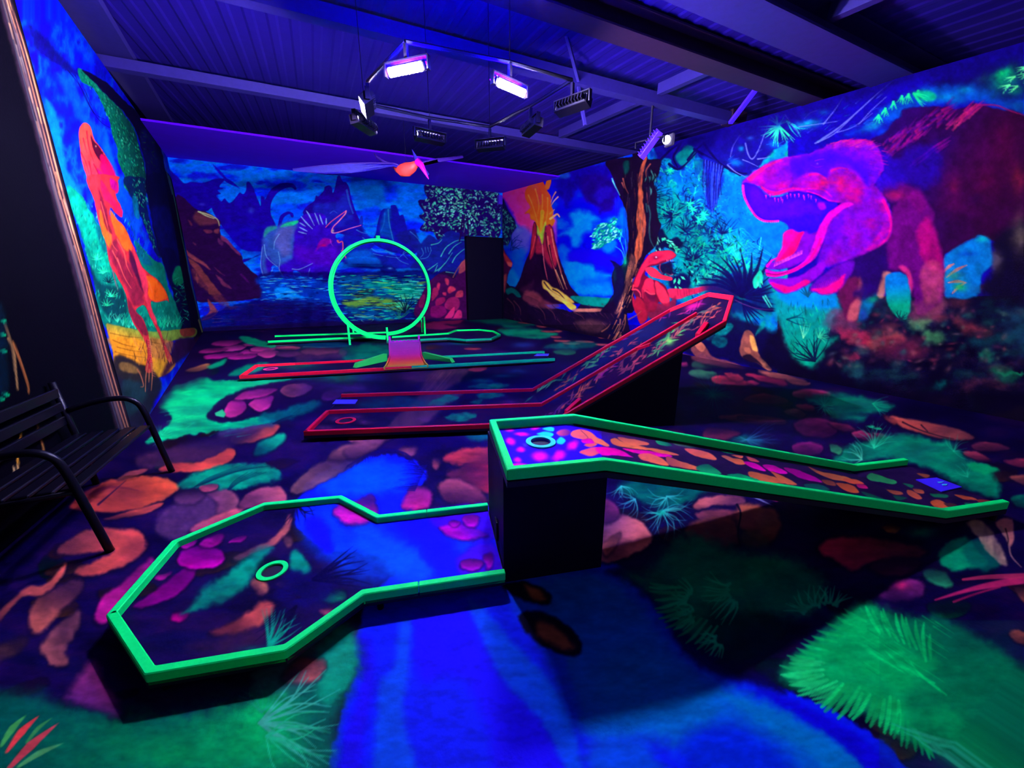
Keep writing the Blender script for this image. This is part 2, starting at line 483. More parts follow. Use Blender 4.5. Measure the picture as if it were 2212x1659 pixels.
# --- bottom left bank of green with grass strands
F_.poly(Q('-100,1560 60,1500 130,1520 250,1530 380,1540 520,1520 640,1480 740,1440 780,1400 770,1460 735,1540 722,1640 716,1760 690,2100 -100,2100'), (0, 88, 78), 26, .95, 10)
F_.poly(Q('560,1420 660,1380 740,1345 775,1360 755,1420 720,1470 640,1490 560,1500'), (60, 100, 110), 16, .8, 8)
F_.poly(Q('690,1400 740,1350 768,1380 772,1440 740,1500 700,1520 680,1470'), (0, 160, 120), 12, .85, 6)
rock('610,1470 630,1432 660,1420 700,1430 690,1465 650,1478', (190, 86, 90), (120, 60, 80), (.4, 0), 6, 5, .4)
F_.spray(330, 1600, 240, 70, (0, 150, 84), .75, -6, .5, (60, 34))
F_.spray(500, 1590, 130, 90, (0, 176, 92), .85, -30, .4, (30, 30))
F_.spray(575, 1560, 60, 80, (0, 205, 98), 1.0, 20)
F_.spray(420, 1640, 220, 46, (0, 160, 84), .7, 0, .3)
F_.spray(590, 1630, 90, 60, (0, 165, 90), .7, 0, .3)
F_.spray(600, 1560, 70, 50, (0, 176, 100), .7, -10)
F_.fan(560, 1562, 190, -52, 40, 22, 5.5, (60, 176, 148), .85, .3, .3, 1.6)
F_.fan(575, 1590, 160, -20, 50, 9, 4.6, (30, 190, 130), .8, .4, .35, 1.6)
F_.fan(565, 1540, 70, -150, -60, 9, 2.6, (30, 160, 120), .7, .5, .3)
for a, b, c_, m_ in (((2, 1612), (56, 1545), (70, 170, 84), 15), ((15, 1624), (84, 1546), (238, 60, 70), 16), ((58, 1604), (112, 1551), (56, 140, 76), 9), ((12, 1668), (126, 1562), (205, 62, 78), 19), ((40, 1656), (136, 1606), (76, 160, 96), 13)):
    F_.line([a, ((a[0] + b[0]) / 2 - 3, (a[1] + b[1]) / 2 - 4), b], 6, c_, .95, .6, 1.2, True, m_)
rock('140,1510 165,1470 205,1425 225,1470 262,1530 250,1550 190,1525', (200, 60, 150), (90, 30, 120), (.4, -.8), 10, 6, .3, .85)
# --- stones on the left
rock('62,1345 75,1300 118,1268 175,1252 172,1282 132,1318 100,1358 74,1366', (196, 90, 84), (70, 32, 66), (-.5, .8), 5, 5, .35)
rock('90,1392 120,1355 172,1318 165,1362 140,1400 146,1430 118,1440 98,1420', (180, 88, 92), (110, 56, 84), (0, 1), 5, 5, .35)
rock('-20,1345 20,1300 62,1268 100,1262 140,1218 132,1246 92,1286 45,1290 0,1342', (222, 90, 84), (130, 54, 70), (0, -1), 3, 3, .35)
rock('-30,1420 10,1388 55,1375 48,1400 0,1425', (90, 50, 60), None, (0, 1), 8)
rock('124,1192 150,1165 200,1142 262,1143 300,1148 316,1176 296,1206 225,1238 170,1243 168,1228 232,1200 246,1186 200,1192 150,1198', (232, 78, 78), (150, 60, 72), (.6, .4), 4, 4, .35)
rock('205,1336 222,1290 262,1262 300,1225 330,1205 330,1240 270,1310 225,1345', (206, 24, 144), (150, 20, 120), (0, 1), 4, 3, .3)
F_.poly(Q('338,1150 345,1112 395,1078 470,1058 512,1078 516,1100 470,1122 420,1150 380,1166'), (92, 50, 104), 8, .9, 5, tex=.3)
rock('445,1062 500,1062 516,1095 470,1110 470,1085', (170, 84, 110), (110, 50, 100), (1, 0), 4, 4, .3)
rock('410,1148 430,1130 480,1108 520,1095 545,1085 500,1120 450,1150', (225, 88, 104), (150, 60, 100), (0, -1), 3, 3, .3)
rock('152,1098 180,1066 240,1036 330,1028 372,1040 386,1056 350,1080 292,1100 215,1106', (255, 88, 58), (196, 64, 62), (.5, -.6), 3, 4, .4)
F_.line(Q('212,1090 240,1066 272,1038'), 5, (30, 6, 60), .85, 1)
F_.line(Q('172,1072 240,1052 300,1060'), 10, (90, 20, 60), .45, 2)
rock('225,1122 260,1110 320,1094 352,1086 330,1104 270,1118', (235, 84, 70), None, (0, -1), 2, 2, .3)
rock('255,1034 280,1018 318,1013 305,1024 270,1034', (196, 76, 76), (110, 50, 70), (0, -1), 2, 2, .3)
F_.poly(Q('300,985 380,965 470,960 500,968 470,985 380,1005 310,1010'), (74, 34, 76), 8, .9, 5, tex=.3)
rock('345,1012 372,1000 420,1000 470,982 496,969 508,974 500,992 470,1008 420,1020 355,1018', (255, 82, 62), (200, 62, 66), (.6, .6), 2.5, 3, .35)
F_.poly(Q('385,1052 400,1034 440,1018 500,1002 560,1002 596,1014 606,1032 560,1048 500,1058 430,1056'), (0, 172, 118), 6, .95, 6, tex=.35, ts=(40, 12))
for k in range(7): F_.line([(420 + k * 3, 1052 - k), (455 + k * 10, 1030 - k * 2), (520 + k * 12, 1006)], 2.2, (0, 36, 60), .8, .6)
for k in range(5): F_.line([(492 + k, 1058), (505 + k * 4, 1040), (535 + k * 10, 1020)], 2.2, (0, 30, 60), .8, .6)
rock('430,1052 450,1046 470,1047 466,1058 440,1062', (225, 80, 110), f=1.5, w=1)
rock('378,1078 395,1060 430,1058 440,1072 420,1086 390,1088', (120, 60, 110), f=4)
rock('520,1096 530,1070 560,1056 600,1050 618,1068 616,1085 590,1092', (205, 90, 110), (120, 50, 90), (.5, -.7), 3, 3, .35)
rock('548,982 556,960 580,944 612,936 616,946 598,968 570,980', (10, 190, 126), (0, 90, 90), (.3, -.8), 4, 3, .3)
rock('497,950 520,932 560,920 592,916 604,922 590,938 560,950 520,958', (226, 84, 72), (110, 56, 80), (.7, .5), 2.5, 3, .3)
F_.poly(Q('470,936 500,925 560,914 600,914 580,924 520,934 480,946'), (70, 60, 110), 5, .8, 4)
F_.poly(Q('402,962 450,948 500,935 560,930 520,955 440,972'), (40, 20, 74), 8, .8, 4)
# --- big bright green patch with pink stones
F_.poly(Q('318,958 332,940 362,918 372,898 346,876 350,858 372,836 410,822 440,812 470,822 540,822 600,812 640,812 610,828 560,838 500,862 462,885 458,902 492,912 560,900 585,912 520,924 470,930 410,940 360,950'), (0, 196, 124), 3, 1, 5, tex=.28, ts=(60, 9))
for k in range(46):
    x = rng.uniform(345, 560); y = rng.uniform(822, 945)
    F_.line([(x, y), (x + rng.uniform(15, 50), y - rng.uniform(3, 14))], 2.4, [(0, 150, 104), (20, 226, 140)][k % 2], .35, .5)
F_.fan(350, 940, 26, -170, -10, 9, 2, (20, 210, 140), .8, .3); F_.fan(345, 948, 26, 100, 200, 6, 1.6, (90, 200, 170), .7, .3)
F_.poly(Q('448,904 456,884 480,862 520,842 580,828 640,822 690,828 700,845 660,872 600,890 540,900 490,912'), (20, 4, 60), 3, .95, 4)
rock('484,892 492,872 512,862 530,868 532,884 512,898 494,902', (196, 44, 136), (120, 20, 110), (-.5, .8), 2, 2, .2)
rock('538,872 560,856 590,856 586,874 566,890 548,884', (206, 50, 140), (110, 20, 110), (-.3, 1), 2, 2, .2)
rock('506,862 530,846 580,838 600,842 570,856 530,862', (160, 34, 120), (90, 20, 100), (0, 1), 2, 2, .2)
F_.poly(Q('464,892 480,884 488,894 484,902 466,898'), (40, 180, 120), 1, 1, 0, False)
rock('606,846 620,832 650,828 674,836 660,850 630,858', (124, 56, 90), (60, 24, 90), (-1, .3), 2, 2, .4)
F_.poly(Q('560,900 620,882 680,866 690,876 640,900 580,916'), (0, 110, 110), 6, .9, 5, tex=.2)
F_.fan(590, 915, 70, -30, 5, 8, 1.6, (10, 20, 60), .6, .3)
rock('694,862 704,846 738,842 740,852 716,866', (96, 30, 120), None, (0, 1), 3)
# --- left strip by the wall, and the magenta stone rows
F_.poly(Q('330,900 350,800 420,760 470,770 440,820 380,840'), (24, 6, 60), 14, .9, 6)
rock('402,800 430,790 450,785 450,795 425,803', (225, 130, 80), None, (0, -1), 1.5, 1, .3)
F_.poly(Q('448,793 470,780 490,776 480,788 460,798'), (0, 170, 120), 3, .9, 3)
F_.poly(Q('492,810 530,790 580,785 560,800 520,812'), (0, 150, 110), 4, .8, 4)
for (x, y, rx, ry, c) in ((492, 741, 34, 6, (150, 30, 110)), (505, 752, 30, 6, (196, 50, 140)), (545, 760, 30, 6, (200, 40, 140)), (478, 768, 40, 6, (170, 24, 130)), (572, 752, 34, 6, (150, 40, 110)), (530, 770, 36, 5, (170, 30, 130)), (580, 764, 22, 8, (190, 50, 130)), (560, 742, 36, 4, (130, 40, 100)), (458, 757, 30, 5, (150, 30, 110))): pebble(x, y, rx, ry, tuple(np.minimum(255, np.array(c) * 1.35)), -6, .15, (0, 1), 1.2)
pebble(624, 752, 26, 4, (222, 80, 130), 0, .1, (0, -1), 1); pebble(622, 764, 28, 7, (110, 40, 110), 0, .2); pebble(690, 758, 40, 7, (130, 60, 100), 0, .4)
F_.poly(Q('519,727 540,729 570,736 596,744 590,750 560,748 530,740'), (0, 176, 120), 1.5, .9, 3)
for y, x0, x1 in ((749, 655, 755), (745, 590, 640), (739, 660, 695)): F_.line([(x0, y), ((x0 + x1) / 2, y + 1), (x1, y - 2)], 1.2, (90, 200, 170), .9, .6)
F_.poly(Q('640,742 700,738 755,742 750,748 680,750'), (0, 60, 120), 3, .8, 2)
F_.poly(Q('735,752 790,744 848,744 850,765 800,778 745,780'), (0, 104, 90), 5, .9, 5, tex=.5, ts=(30, 8))
F_.poly(Q('640,760 740,752 740,772 690,776 650,782'), (100, 44, 90), 6, .6, 5, tex=.5)
# --- back band in front of the mural
for k in range(120):
    x = rng.uniform(440, 1010); y = rng.uniform(690, 722)
    if y > 719: continue
    F_.line([(x, y), (x + rng.uniform(8, 40), y - 1)], 1.3, [(150, 60, 110), (60, 80, 160), (100, 40, 130), (30, 120, 130), (190, 70, 120)][k % 5], .45, .4)
F_.poly(Q('900,700 950,694 1000,690 990,698 960,702 990,706 950,712 905,708'), (190, 40, 110), 2, .8, 3)
F_.poly(Q('1005,690 1085,688 1120,692 1160,700 1130,708 1080,704 1030,696'), (0, 150, 110), 4, .85, 4, tex=.4, ts=(30, 5))
F_.poly(Q('1075,712 1120,708 1180,714 1205,724 1170,732 1110,728'), (0, 170, 120), 3, .9, 3, tex=.4, ts=(30, 5))
for (x, y, rx, ry) in ((1135, 697, 16, 2), (1170, 705, 12, 3), (1185, 716, 16, 2.4), (1205, 715, 9, 2.4), (1200, 728, 12, 2.6), (1213, 736, 18, 2.6), (1232, 742, 20, 2.5), (1262, 738, 20, 2.5), (1284, 712, 10, 3), (1240, 700, 20, 2), (1300, 728, 8, 3), (1300, 744, 16, 2.5)): pebble(x, y, rx, ry, (232, 90, 100), 2, .15, (0, 1), .9)
F_.poly(Q('1190,742 1260,738 1290,746 1240,754 1180,752'), (0, 120, 110), 4, .7, 3, tex=.4)
pebble(1222, 760, 24, 6, (30, 130, 90), 0, .3); pebble(1022, 753, 18, 2.6, (200, 70, 80), 0, .2); pebble(1033, 797, 20, 5, (190, 60, 70), -6, .3)
for (x, y, rx, ry, c) in ((960, 742, 40, 5, (30, 30, 110)), (1000, 742, 30, 4, (0, 90, 90)), (1130, 745, 30, 8, (30, 50, 150)), (1120, 802, 20, 6, (30, 70, 140)), (1040, 822, 30, 6, (0, 100, 90)), (1090, 812, 30, 4, (0, 90, 90)), (1080, 762, 24, 4, (60, 20, 90)), (1150, 780, 20, 7, (24, 30, 130)), (900, 815, 60, 20, (70, 30, 74)), (640, 790, 60, 10, (0, 96, 70)), (740, 815, 70, 14, (0, 90, 80)), (620, 815, 60, 6, (0, 110, 84)), (760, 840, 60, 12, (60, 30, 110)), (1080, 870, 60, 14, (70, 20, 64)), (990, 895, 30, 10, (0, 120, 70)), (800, 815, 40, 10, (30, 30, 120))): F_.spray(x, y, rx, ry, c, .9, 0, .4, (20, 6))
# painted log crossing under the red lanes
F_.poly(Q('935,800 1000,796 1010,804 985,828 960,845 915,875 880,905 850,930 835,940 830,925 860,895 895,858 920,820'), (96, 50, 74), 4, .95, 4, tex=.3, ts=(12, 30))
for k in range(26):
    t = rng.random(); x = 930 + 60 * t; F_.line([(x, 803), (x - 40, 850), (x - 100, 925)], 1.6, [(140, 80, 90), (50, 20, 60)][k % 2], .35, .4)
for s in ('930,868 955,854 985,852 990,862 960,876 935,880', '1020,860 1035,850 1055,855 1045,868 1018,870', '1010,835 1050,828 1100,832 1060,842'): F_.poly(Q(s), (0, 150, 96), 3, .85, 4, tex=.4, ts=(14, 6))
rock('960,895 985,885 1020,888 1030,900 1000,908', (0, 130, 84), None, (0, 1), 4)

# --- right side of the floor
def rp(s, c, c2=None, d=(0, 1), f=3, w=3, tex=.4): rock(s, c, c2, d, f, w, tex)
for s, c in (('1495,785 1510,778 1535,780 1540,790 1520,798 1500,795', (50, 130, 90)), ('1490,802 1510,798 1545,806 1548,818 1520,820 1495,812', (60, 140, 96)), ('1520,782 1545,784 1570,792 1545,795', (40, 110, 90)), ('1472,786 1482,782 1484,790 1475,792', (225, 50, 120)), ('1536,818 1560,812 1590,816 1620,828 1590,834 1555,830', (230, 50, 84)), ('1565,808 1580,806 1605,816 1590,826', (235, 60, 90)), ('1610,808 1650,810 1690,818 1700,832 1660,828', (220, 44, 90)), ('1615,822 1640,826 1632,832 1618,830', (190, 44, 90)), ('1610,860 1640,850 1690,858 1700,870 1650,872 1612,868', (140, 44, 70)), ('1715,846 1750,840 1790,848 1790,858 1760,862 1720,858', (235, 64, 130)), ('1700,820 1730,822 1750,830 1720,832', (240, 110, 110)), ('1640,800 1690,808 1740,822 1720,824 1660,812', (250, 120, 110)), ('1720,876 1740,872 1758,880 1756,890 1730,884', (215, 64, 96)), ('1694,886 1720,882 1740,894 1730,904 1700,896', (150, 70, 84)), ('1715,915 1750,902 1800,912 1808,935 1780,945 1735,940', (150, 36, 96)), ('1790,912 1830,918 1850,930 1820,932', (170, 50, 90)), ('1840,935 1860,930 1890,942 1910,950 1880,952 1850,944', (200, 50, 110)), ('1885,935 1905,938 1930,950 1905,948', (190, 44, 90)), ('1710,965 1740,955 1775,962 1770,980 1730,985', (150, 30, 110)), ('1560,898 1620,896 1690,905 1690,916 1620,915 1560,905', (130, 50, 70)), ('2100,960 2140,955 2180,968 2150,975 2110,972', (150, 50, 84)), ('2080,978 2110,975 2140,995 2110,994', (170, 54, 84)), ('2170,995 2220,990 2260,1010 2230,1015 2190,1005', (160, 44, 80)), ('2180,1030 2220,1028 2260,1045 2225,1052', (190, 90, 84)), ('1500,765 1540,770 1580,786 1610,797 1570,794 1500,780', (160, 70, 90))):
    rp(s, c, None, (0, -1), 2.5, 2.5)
rp('1922,900 1945,902 2000,912 2060,924 2090,935 2104,946 2070,952 2020,944 1970,930 1935,915', (250, 96, 84), (150, 64, 74), (-.2, -.8), 2.5, 2)
F_.line(Q('1950,912 1985,928 2030,942 2060,948'), 3.5, (20, 4, 40), .8, 1.5); F_.line(Q('1990,918 2004,932'), 3, (20, 4, 40), .9, 2)
rp('1908,898 1920,898 1935,912 1930,918', (205, 76, 74))
for s in ('1740,860 1800,850 1870,858 1930,878 1900,890 1840,896 1790,884', '1780,880 1840,895 1870,900 1850,910 1800,902'): F_.poly(Q(s), (0, 160, 120), 8, .9, 6, tex=.35, ts=(50, 8))
F_.fan(1780, 876, 26, 0, 360, 18, 1.6, (20, 220, 150), .8, .2); F_.fan(1885, 872, 40, -20, 60, 8, 1.6, (20, 210, 150), .7, .2)
for x, y in ((1882, 921), (1896, 925)): pebble(x, y, 9, 3, (30, 215, 140), 8, .1, (0, 1), 1)
F_.poly(Q('1930,936 1980,944 2050,958 2090,990 2130,1010 2160,1050 2150,1075 2100,1060 2060,1040 2000,1010 1950,996 1900,990 1830,1000 1800,990 1840,962 1880,950'), (0, 156, 112), 8, .95, 7, tex=.3, ts=(60, 14))
F_.fan(1888, 968, 60, -150, -20, 14, 1.7, (40, 220, 160), .75, .3); F_.fan(1862, 993, 46, 170, 250, 9, 2.0, (90, 225, 180), .8, .4); F_.fan(2060, 975, 40, -120, 30, 9, 1.6, (30, 200, 150), .7, .3); F_.fan(2090, 1030, 40, 180, 300, 8, 1.6, (40, 200, 150), .6, .3)
F_.poly(Q('2090,1002 2130,1002 2160,1016 2140,1024 2100,1018'), (0, 180, 110), 4, .85, 4)
pebble(1805, 970, 16, 11, (56, 180, 110), 30, .3)
F_.spray(1610, 950, 44, 14, (0, 120, 110), .8, 8, .2); F_.fan(1612, 950, 76, -40, 40, 18, 1.4, (50, 120, 160), .5, .2); F_.fan(1612, 950, 40, 140, 220, 10, 1.4, (50, 140, 150), .5, .2)
F_.spray(1540, 852, 60, 12, (0, 120, 90), .8, 5, .3); F_.fan(1540, 852, 60, 0, 360, 34, 1.3, (0, 130, 96), .5, .2)
pebble(1640, 905, 50, 5, (110, 40, 70), 4, .5); F_.spray(1480, 880, 40, 30, (16, 20, 96), .8)
for s, c in (('1420,936 1450,925 1480,936 1470,950', (110, 30, 70)), ('1530,925 1570,928 1600,935 1560,950 1520,945', (130, 40, 74))): rp(s, c)
# under the raised lane
F_.poly(Q('1335,1052 1360,1040 1420,1034 1500,1040 1540,1056 1500,1076 1450,1098 1400,1090 1360,1072'), (0, 108, 92), 10, .95, 7, tex=.3, ts=(40, 12))
for (x, y, a0, a1, L, n) in ((1342, 1050, 20, 150, 40, 9), (1372, 1078, 90, 200, 46, 9), (1440, 1075, 100, 200, 56, 8), (1430, 1105, 20, 130, 66, 12), (1432, 1103, -20, 20, 70, 8), (1425, 1110, 150, 200, 44, 6), (1440, 1072, -20, 30, 40, 5)):
    F_.fan(x, y, L, a0, a1, n, 2.4, (60, 196, 170), .75, .45, .25)
F_.spray(1428, 1108, 12, 9, (0, 200, 150), .8)
rp('1290,1145 1310,1110 1350,1112 1385,1128 1408,1155 1400,1178 1360,1200 1310,1214 1280,1200', (250, 112, 108), (120, 62, 110), (.7, .5), 3, 4, .35)
rp('1270,1090 1300,1078 1330,1090 1338,1112 1310,1130 1270,1120', (150, 50, 110), None, (0, -1))
rp('1300,1180 1320,1160 1340,1150 1330,1180 1310,1200', (235, 110, 110))
rp('1498,1092 1515,1078 1560,1070 1600,1072 1610,1085 1580,1092 1540,1092 1505,1100', (215, 100, 104), (130, 60, 90), (-.4, -.8), 3, 3)
rp('1502,1112 1530,1100 1580,1102 1620,1098 1612,1112 1570,1128 1530,1130', (245, 100, 96), (160, 70, 90), (.2, 1), 3, 3)
rp('1596,1092 1640,1090 1680,1110 1684,1150 1660,1172 1625,1160 1590,1130', (200, 96, 70), (90, 40, 50), (0, -1), 5, 5)
rp('1480,1140 1520,1120 1580,1120 1592,1150 1590,1176 1540,1180 1490,1164', (150, 70, 60), (90, 40, 50), (0, -1), 5, 5)
F_.poly(Q('1600,1150 1640,1150 1660,1178 1610,1180'), (70, 60, 50), 6, .7, 4)
F_.line(Q('1592,1090 1600,1110 1594,1150 1600,1180'), 5, (8, 2, 30), .9, 2)
for k in range(5): F_.line([(1615 + k * 6, 1068 + k * 2), (1650 + k * 5, 1085 + k * 2)], 2, (150, 160, 200), .7, .5)
rp('1645,1065 1665,1063 1682,1078 1676,1082', (255, 60, 110))
# dark-green moss bank (falls in the lane's shade) and bright grass
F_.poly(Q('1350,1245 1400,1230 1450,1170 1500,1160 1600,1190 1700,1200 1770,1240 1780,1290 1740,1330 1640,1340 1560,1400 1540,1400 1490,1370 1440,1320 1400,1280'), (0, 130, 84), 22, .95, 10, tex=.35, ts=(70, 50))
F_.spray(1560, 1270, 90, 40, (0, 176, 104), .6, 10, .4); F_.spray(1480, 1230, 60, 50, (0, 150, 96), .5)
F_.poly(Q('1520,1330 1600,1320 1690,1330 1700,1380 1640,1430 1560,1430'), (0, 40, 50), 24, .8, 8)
for (x, y, a0, a1, L, n, c) in ((1500, 1300, 160, 250, 60, 12, 0), (1510, 1330, 130, 215, 56, 12, 0), (1560, 1380, 90, 200, 50, 12, 0), (1600, 1275, 110, 210, 90, 14, 0), (1760, 1330, -170, -60, 70, 12, 0), (1790, 1320, -120, -30, 60, 9, 0)):
    F_.fan(x, y, L, a0, a1, n, 6.5, (20, 190, 120), .75, .3, .2, 1.5, .35)
F_.poly(Q('1690,1440 1740,1400 1800,1350 1872,1302 1950,1330 2040,1335 2140,1390 2240,1460 2400,1560 2400,2100 2250,1900 2180,1720 2060,1640 1960,1600 1850,1530 1760,1490 1700,1475'), (0, 128, 84), 16, .98, 8, tex=.2, ts=(90, 60))
F_.poly(Q('1700,1445 1750,1400 1810,1350 1875,1308 1960,1400 2020,1430 1960,1500 1980,1560 2000,1600 1900,1540 1800,1500 1720,1480'), (0, 206, 104), 20, .9, 10, tex=.25, ts=(50, 30))
F_.spray(1950, 1440, 120, 60, (0, 214, 104), .7, 25, .35, (60, 26)); F_.spray(2040, 1560, 130, 60, (0, 190, 96), .7, 35, .35); F_.spray(1860, 1360, 80, 30, (0, 220, 108), .6, 20, .2)
F_.fnoise((1900, 1340, 2700, 2100), 60, 200, [(0, 90, 70), (0, 150, 92)], .18, 5)
F_.fringe([(1850, 1330), (1790, 1375), (1740, 1420), (1728, 1460)], 34, 8, (10, 206, 104), 205, 185, 14, .7)
F_.fringe([(1745, 1425), (1738, 1455), (1760, 1480), (1800, 1500)], 50, 9, (30, 220, 120), 188, 150, 14, .85, 3)
F_.fringe([(1800, 1500), (1850, 1520), (1900, 1535), (1940, 1545)], 44, 12, (14, 212, 108), 140, 95, 12, .85, 6)
F_.fringe([(1930, 1560), (1970, 1590), (2000, 1610)], 36, 9, (0, 196, 100), 110, 60, 8, .7, 4)
F_.fringe([(1880, 1340), (1920, 1352), (1970, 1372), (2010, 1400)], 42, 9, (6, 222, 112), -125, -95, 11, .75, 3)
F_.fringe([(1900, 1420), (1960, 1440), (2010, 1470)], 60, 6, (0, 226, 116), -150, -140, 12, .5, 2)
F_.fringe([(2020, 1590), (2060, 1630), (2120, 1680)], 90, 8, (40, 180, 136), 200, 215, 9, .6, 2)
for i in range(34): 
    x = rng.uniform(1850, 2030); y = rng.uniform(1330, 1450); F_.line([(x, y), (x + 40, y + 26)], 3, [(0, 236, 120), (0, 150, 84)][i % 2], .4, .6)

F_.fringe([(1440, 1265), (1452, 1310), (1480, 1345), (1530, 1375)], 40, 8, (0, 170, 106), 185, 130, 14, .8, 3)
# right edge stones
rp('1770,1190 1785,1165 1830,1160 1900,1165 1980,1180 1998,1195 1960,1210 1880,1215 1850,1232 1830,1228 1800,1208', (210, 40, 84), (110, 36, 60), (-.4, .6), 5, 4)
rp('1880,1220 1930,1205 1990,1212 1960,1240 1900,1240', (90, 30, 60), None, (0, 1), 5)
rp('1900,1290 1930,1262 1960,1250 1995,1262 1990,1285 1950,1298', (150, 40, 130), (70, 20, 90), (0, -1), 5, 4)
F_.spray(1948, 1264, 20, 11, (240, 40, 130), .95, 0)
rp('1905,1140 1925,1132 1945,1140 1930,1152', (150, 84, 50))
F_.poly(Q('2025,1200 2050,1170 2085,1160 2110,1190 2130,1220 2080,1232 2045,1228'), (0, 190, 124), 6, .95, 5, tex=.25, ts=(30, 20))
F_.poly(Q('2080,1175 2120,1170 2160,1215 2130,1235 2090,1215'), (0, 110, 100), 8, .8, 5)
F_.spray(1990, 1150, 40, 16, (0, 140, 96), .7)
F_.poly(Q('2090,1128 2120,1126 2150,1160 2175,1205 2170,1222 2140,1200 2110,1160'), (196, 150, 134), 4, .9, 4, tex=.3, ts=(10, 30))
F_.poly(Q('2150,1128 2185,1122 2190,1165 2182,1180 2170,1158'), (232, 130, 130), 3, .9, 3); F_.line(Q('2162,1140 2178,1170 2184,1200 2206,1225'), 5, (170, 120, 120), .9, 2); F_.line(Q('2172,1142 2178,1165 2176,1178'), 3, (20, 4, 30), .9, 2)
pebble(2028, 1248, 34, 16, (40, 160, 110), 26, .3, (0, 1), 4)
F_.line(Q('2020,1296 2090,1275 2150,1262 2260,1245'), 3, (216, 40, 110), .95, 20, 1.2); F_.line(Q('2080,1252 2140,1246 2240,1244'), 5, (205, 50, 100), .9, 14); F_.line(Q('2060,1300 2110,1282 2160,1268'), 5, (190, 30, 90), .8, 4)
rp('2190,1270 2225,1275 2240,1310 2215,1305', (215, 110, 84)); rp('2180,1368 2200,1362 2230,1380 2220,1395 2195,1385', (225, 110, 84), None, (0, -1)); rp('2185,1075 2212,1068 2250,1080 2240,1098 2200,1095', (0, 130, 96), None, (0, -1))
# --- motifs on the octagonal green lane (painted over lane and floor alike)
rock('290,1308 330,1280 380,1240 420,1215 422,1240 395,1275 350,1300 300,1314', (150, 0, 130), (110, 0, 110), (.3, 1), 3, 3, .3)
rock('384,1212 395,1190 425,1180 470,1186 486,1205 470,1222 430,1230 400,1224', (214, 0, 170), (110, 0, 120), (0, 1), 3, 3, .35)
rock('393,1178 410,1170 425,1168 415,1180 398,1186', (230, 20, 180), f=2); rock('432,1178 450,1160 480,1152 482,1165 460,1182', (225, 10, 170), f=3); rock('493,1172 510,1162 532,1158 520,1170', (200, 10, 150), f=2); rock('334,1248 350,1240 372,1236 350,1253', (225, 20, 160), f=2)
rock('372,1338 375,1325 395,1320 408,1326 390,1342', (210, 0, 130), f=4)
rock('506,1206 540,1186 580,1170 610,1140 625,1112 632,1120 620,1150 590,1178 550,1195 520,1210', (222, 104, 96), (110, 50, 80), (.3, -.4), 3, 3, .4)
F_.poly(Q('395,1325 420,1300 440,1268 490,1240 530,1210 550,1190 590,1182 570,1205 550,1235 535,1262 500,1290 450,1310'), (0, 150, 120), 9, .95, 6, tex=.3, ts=(30, 16))
F_.spray(520, 1240, 34, 30, (0, 176, 130), .6, -40, .3)
F_.poly(Q('628,1195 645,1188 660,1210 672,1235 640,1238 626,1230'), (0, 150, 120), 6, .95, 4); rock('612,1160 625,1158 632,1175 622,1182', (150, 84, 84), f=4)
rock('540,1262 555,1250 575,1258 578,1278 560,1285', (190, 100, 84), (110, 50, 70), (.4, -.5), 4, 4); rock('600,1262 620,1254 640,1262 620,1272', (160, 84, 84), f=4)
rock('455,1365 500,1345 540,1320 570,1298 592,1306 580,1335 540,1360 490,1372', (225, 84, 80), (110, 40, 60), (.5, -.5), 5, 5, .4)
F_.poly(Q('400,1400 480,1375 560,1350 620,1340 600,1380 500,1410'), (60, 26, 70), 14, .8, 6, tex=.4)
rock('690,1290 700,1278 740,1276 745,1292 710,1300', (0, 150, 110), f=5); rock('690,1320 710,1314 730,1318 715,1332', (210, 84, 120), f=4)
F_.poly(Q('630,1235 680,1240 720,1270 700,1300 650,1310 600,1290 610,1255'), (14, 4, 90), 14, .9, 8)
F_.spray(655, 1268, 36, 24, (6, 2, 60), .9)
F_.fan(676, 1252, 130, -40, 8, 15, 6.5, (4, 0, 60), .95, .15, .4); F_.fan(640, 1310, 120, 110, 150, 9, 6.0, (8, 2, 50), .9, .15, .3); F_.fan(650, 1290, 90, 170, 200, 5, 2, (20, 4, 60), .7, .1, .3)
F_.fan(580, 1398, 96, -100, -32, 11, 5, (0, 170, 130), .85, .2, .35, .6); F_.spray(560, 1405, 50, 12, (0, 90, 90), .8)
F_.fan(640, 1088, 56, 10, 150, 13, 5, (8, 2, 50), .95, .5, .25)
# magenta stone pads at the right end of the lower lane
F_.poly(Q('925,1112 1000,1090 1060,1095 1080,1140 1060,1165 1010,1168 960,1150'), (60, 0, 200), 8, .9, 5)
rock('950,1140 960,1135 1000,1132 1030,1145 1050,1155 1010,1166 970,1158', (206, 0, 190), (110, 0, 190), (-.2, .7), 4, 3, .4); rock('1000,1118 1020,1112 1036,1118 1025,1138 1008,1134', (215, 0, 190), f=3); pebble(982, 1130, 12, 7, (190, 0, 190))
F_.poly(Q('985,1215 1020,1180 1062,1175 1090,1240 1010,1245'), (70, 0, 215), 8, .9, 5)
pebble(1020, 1220, 24, 13, (196, 0, 200), 0, .3); rock('1045,1200 1064,1196 1062,1224 1052,1226', (206, 0, 210), f=3)

F_.grain(.11, 34, 14, 3.0)
F_.soften()
FLOORDECK = FLOOR
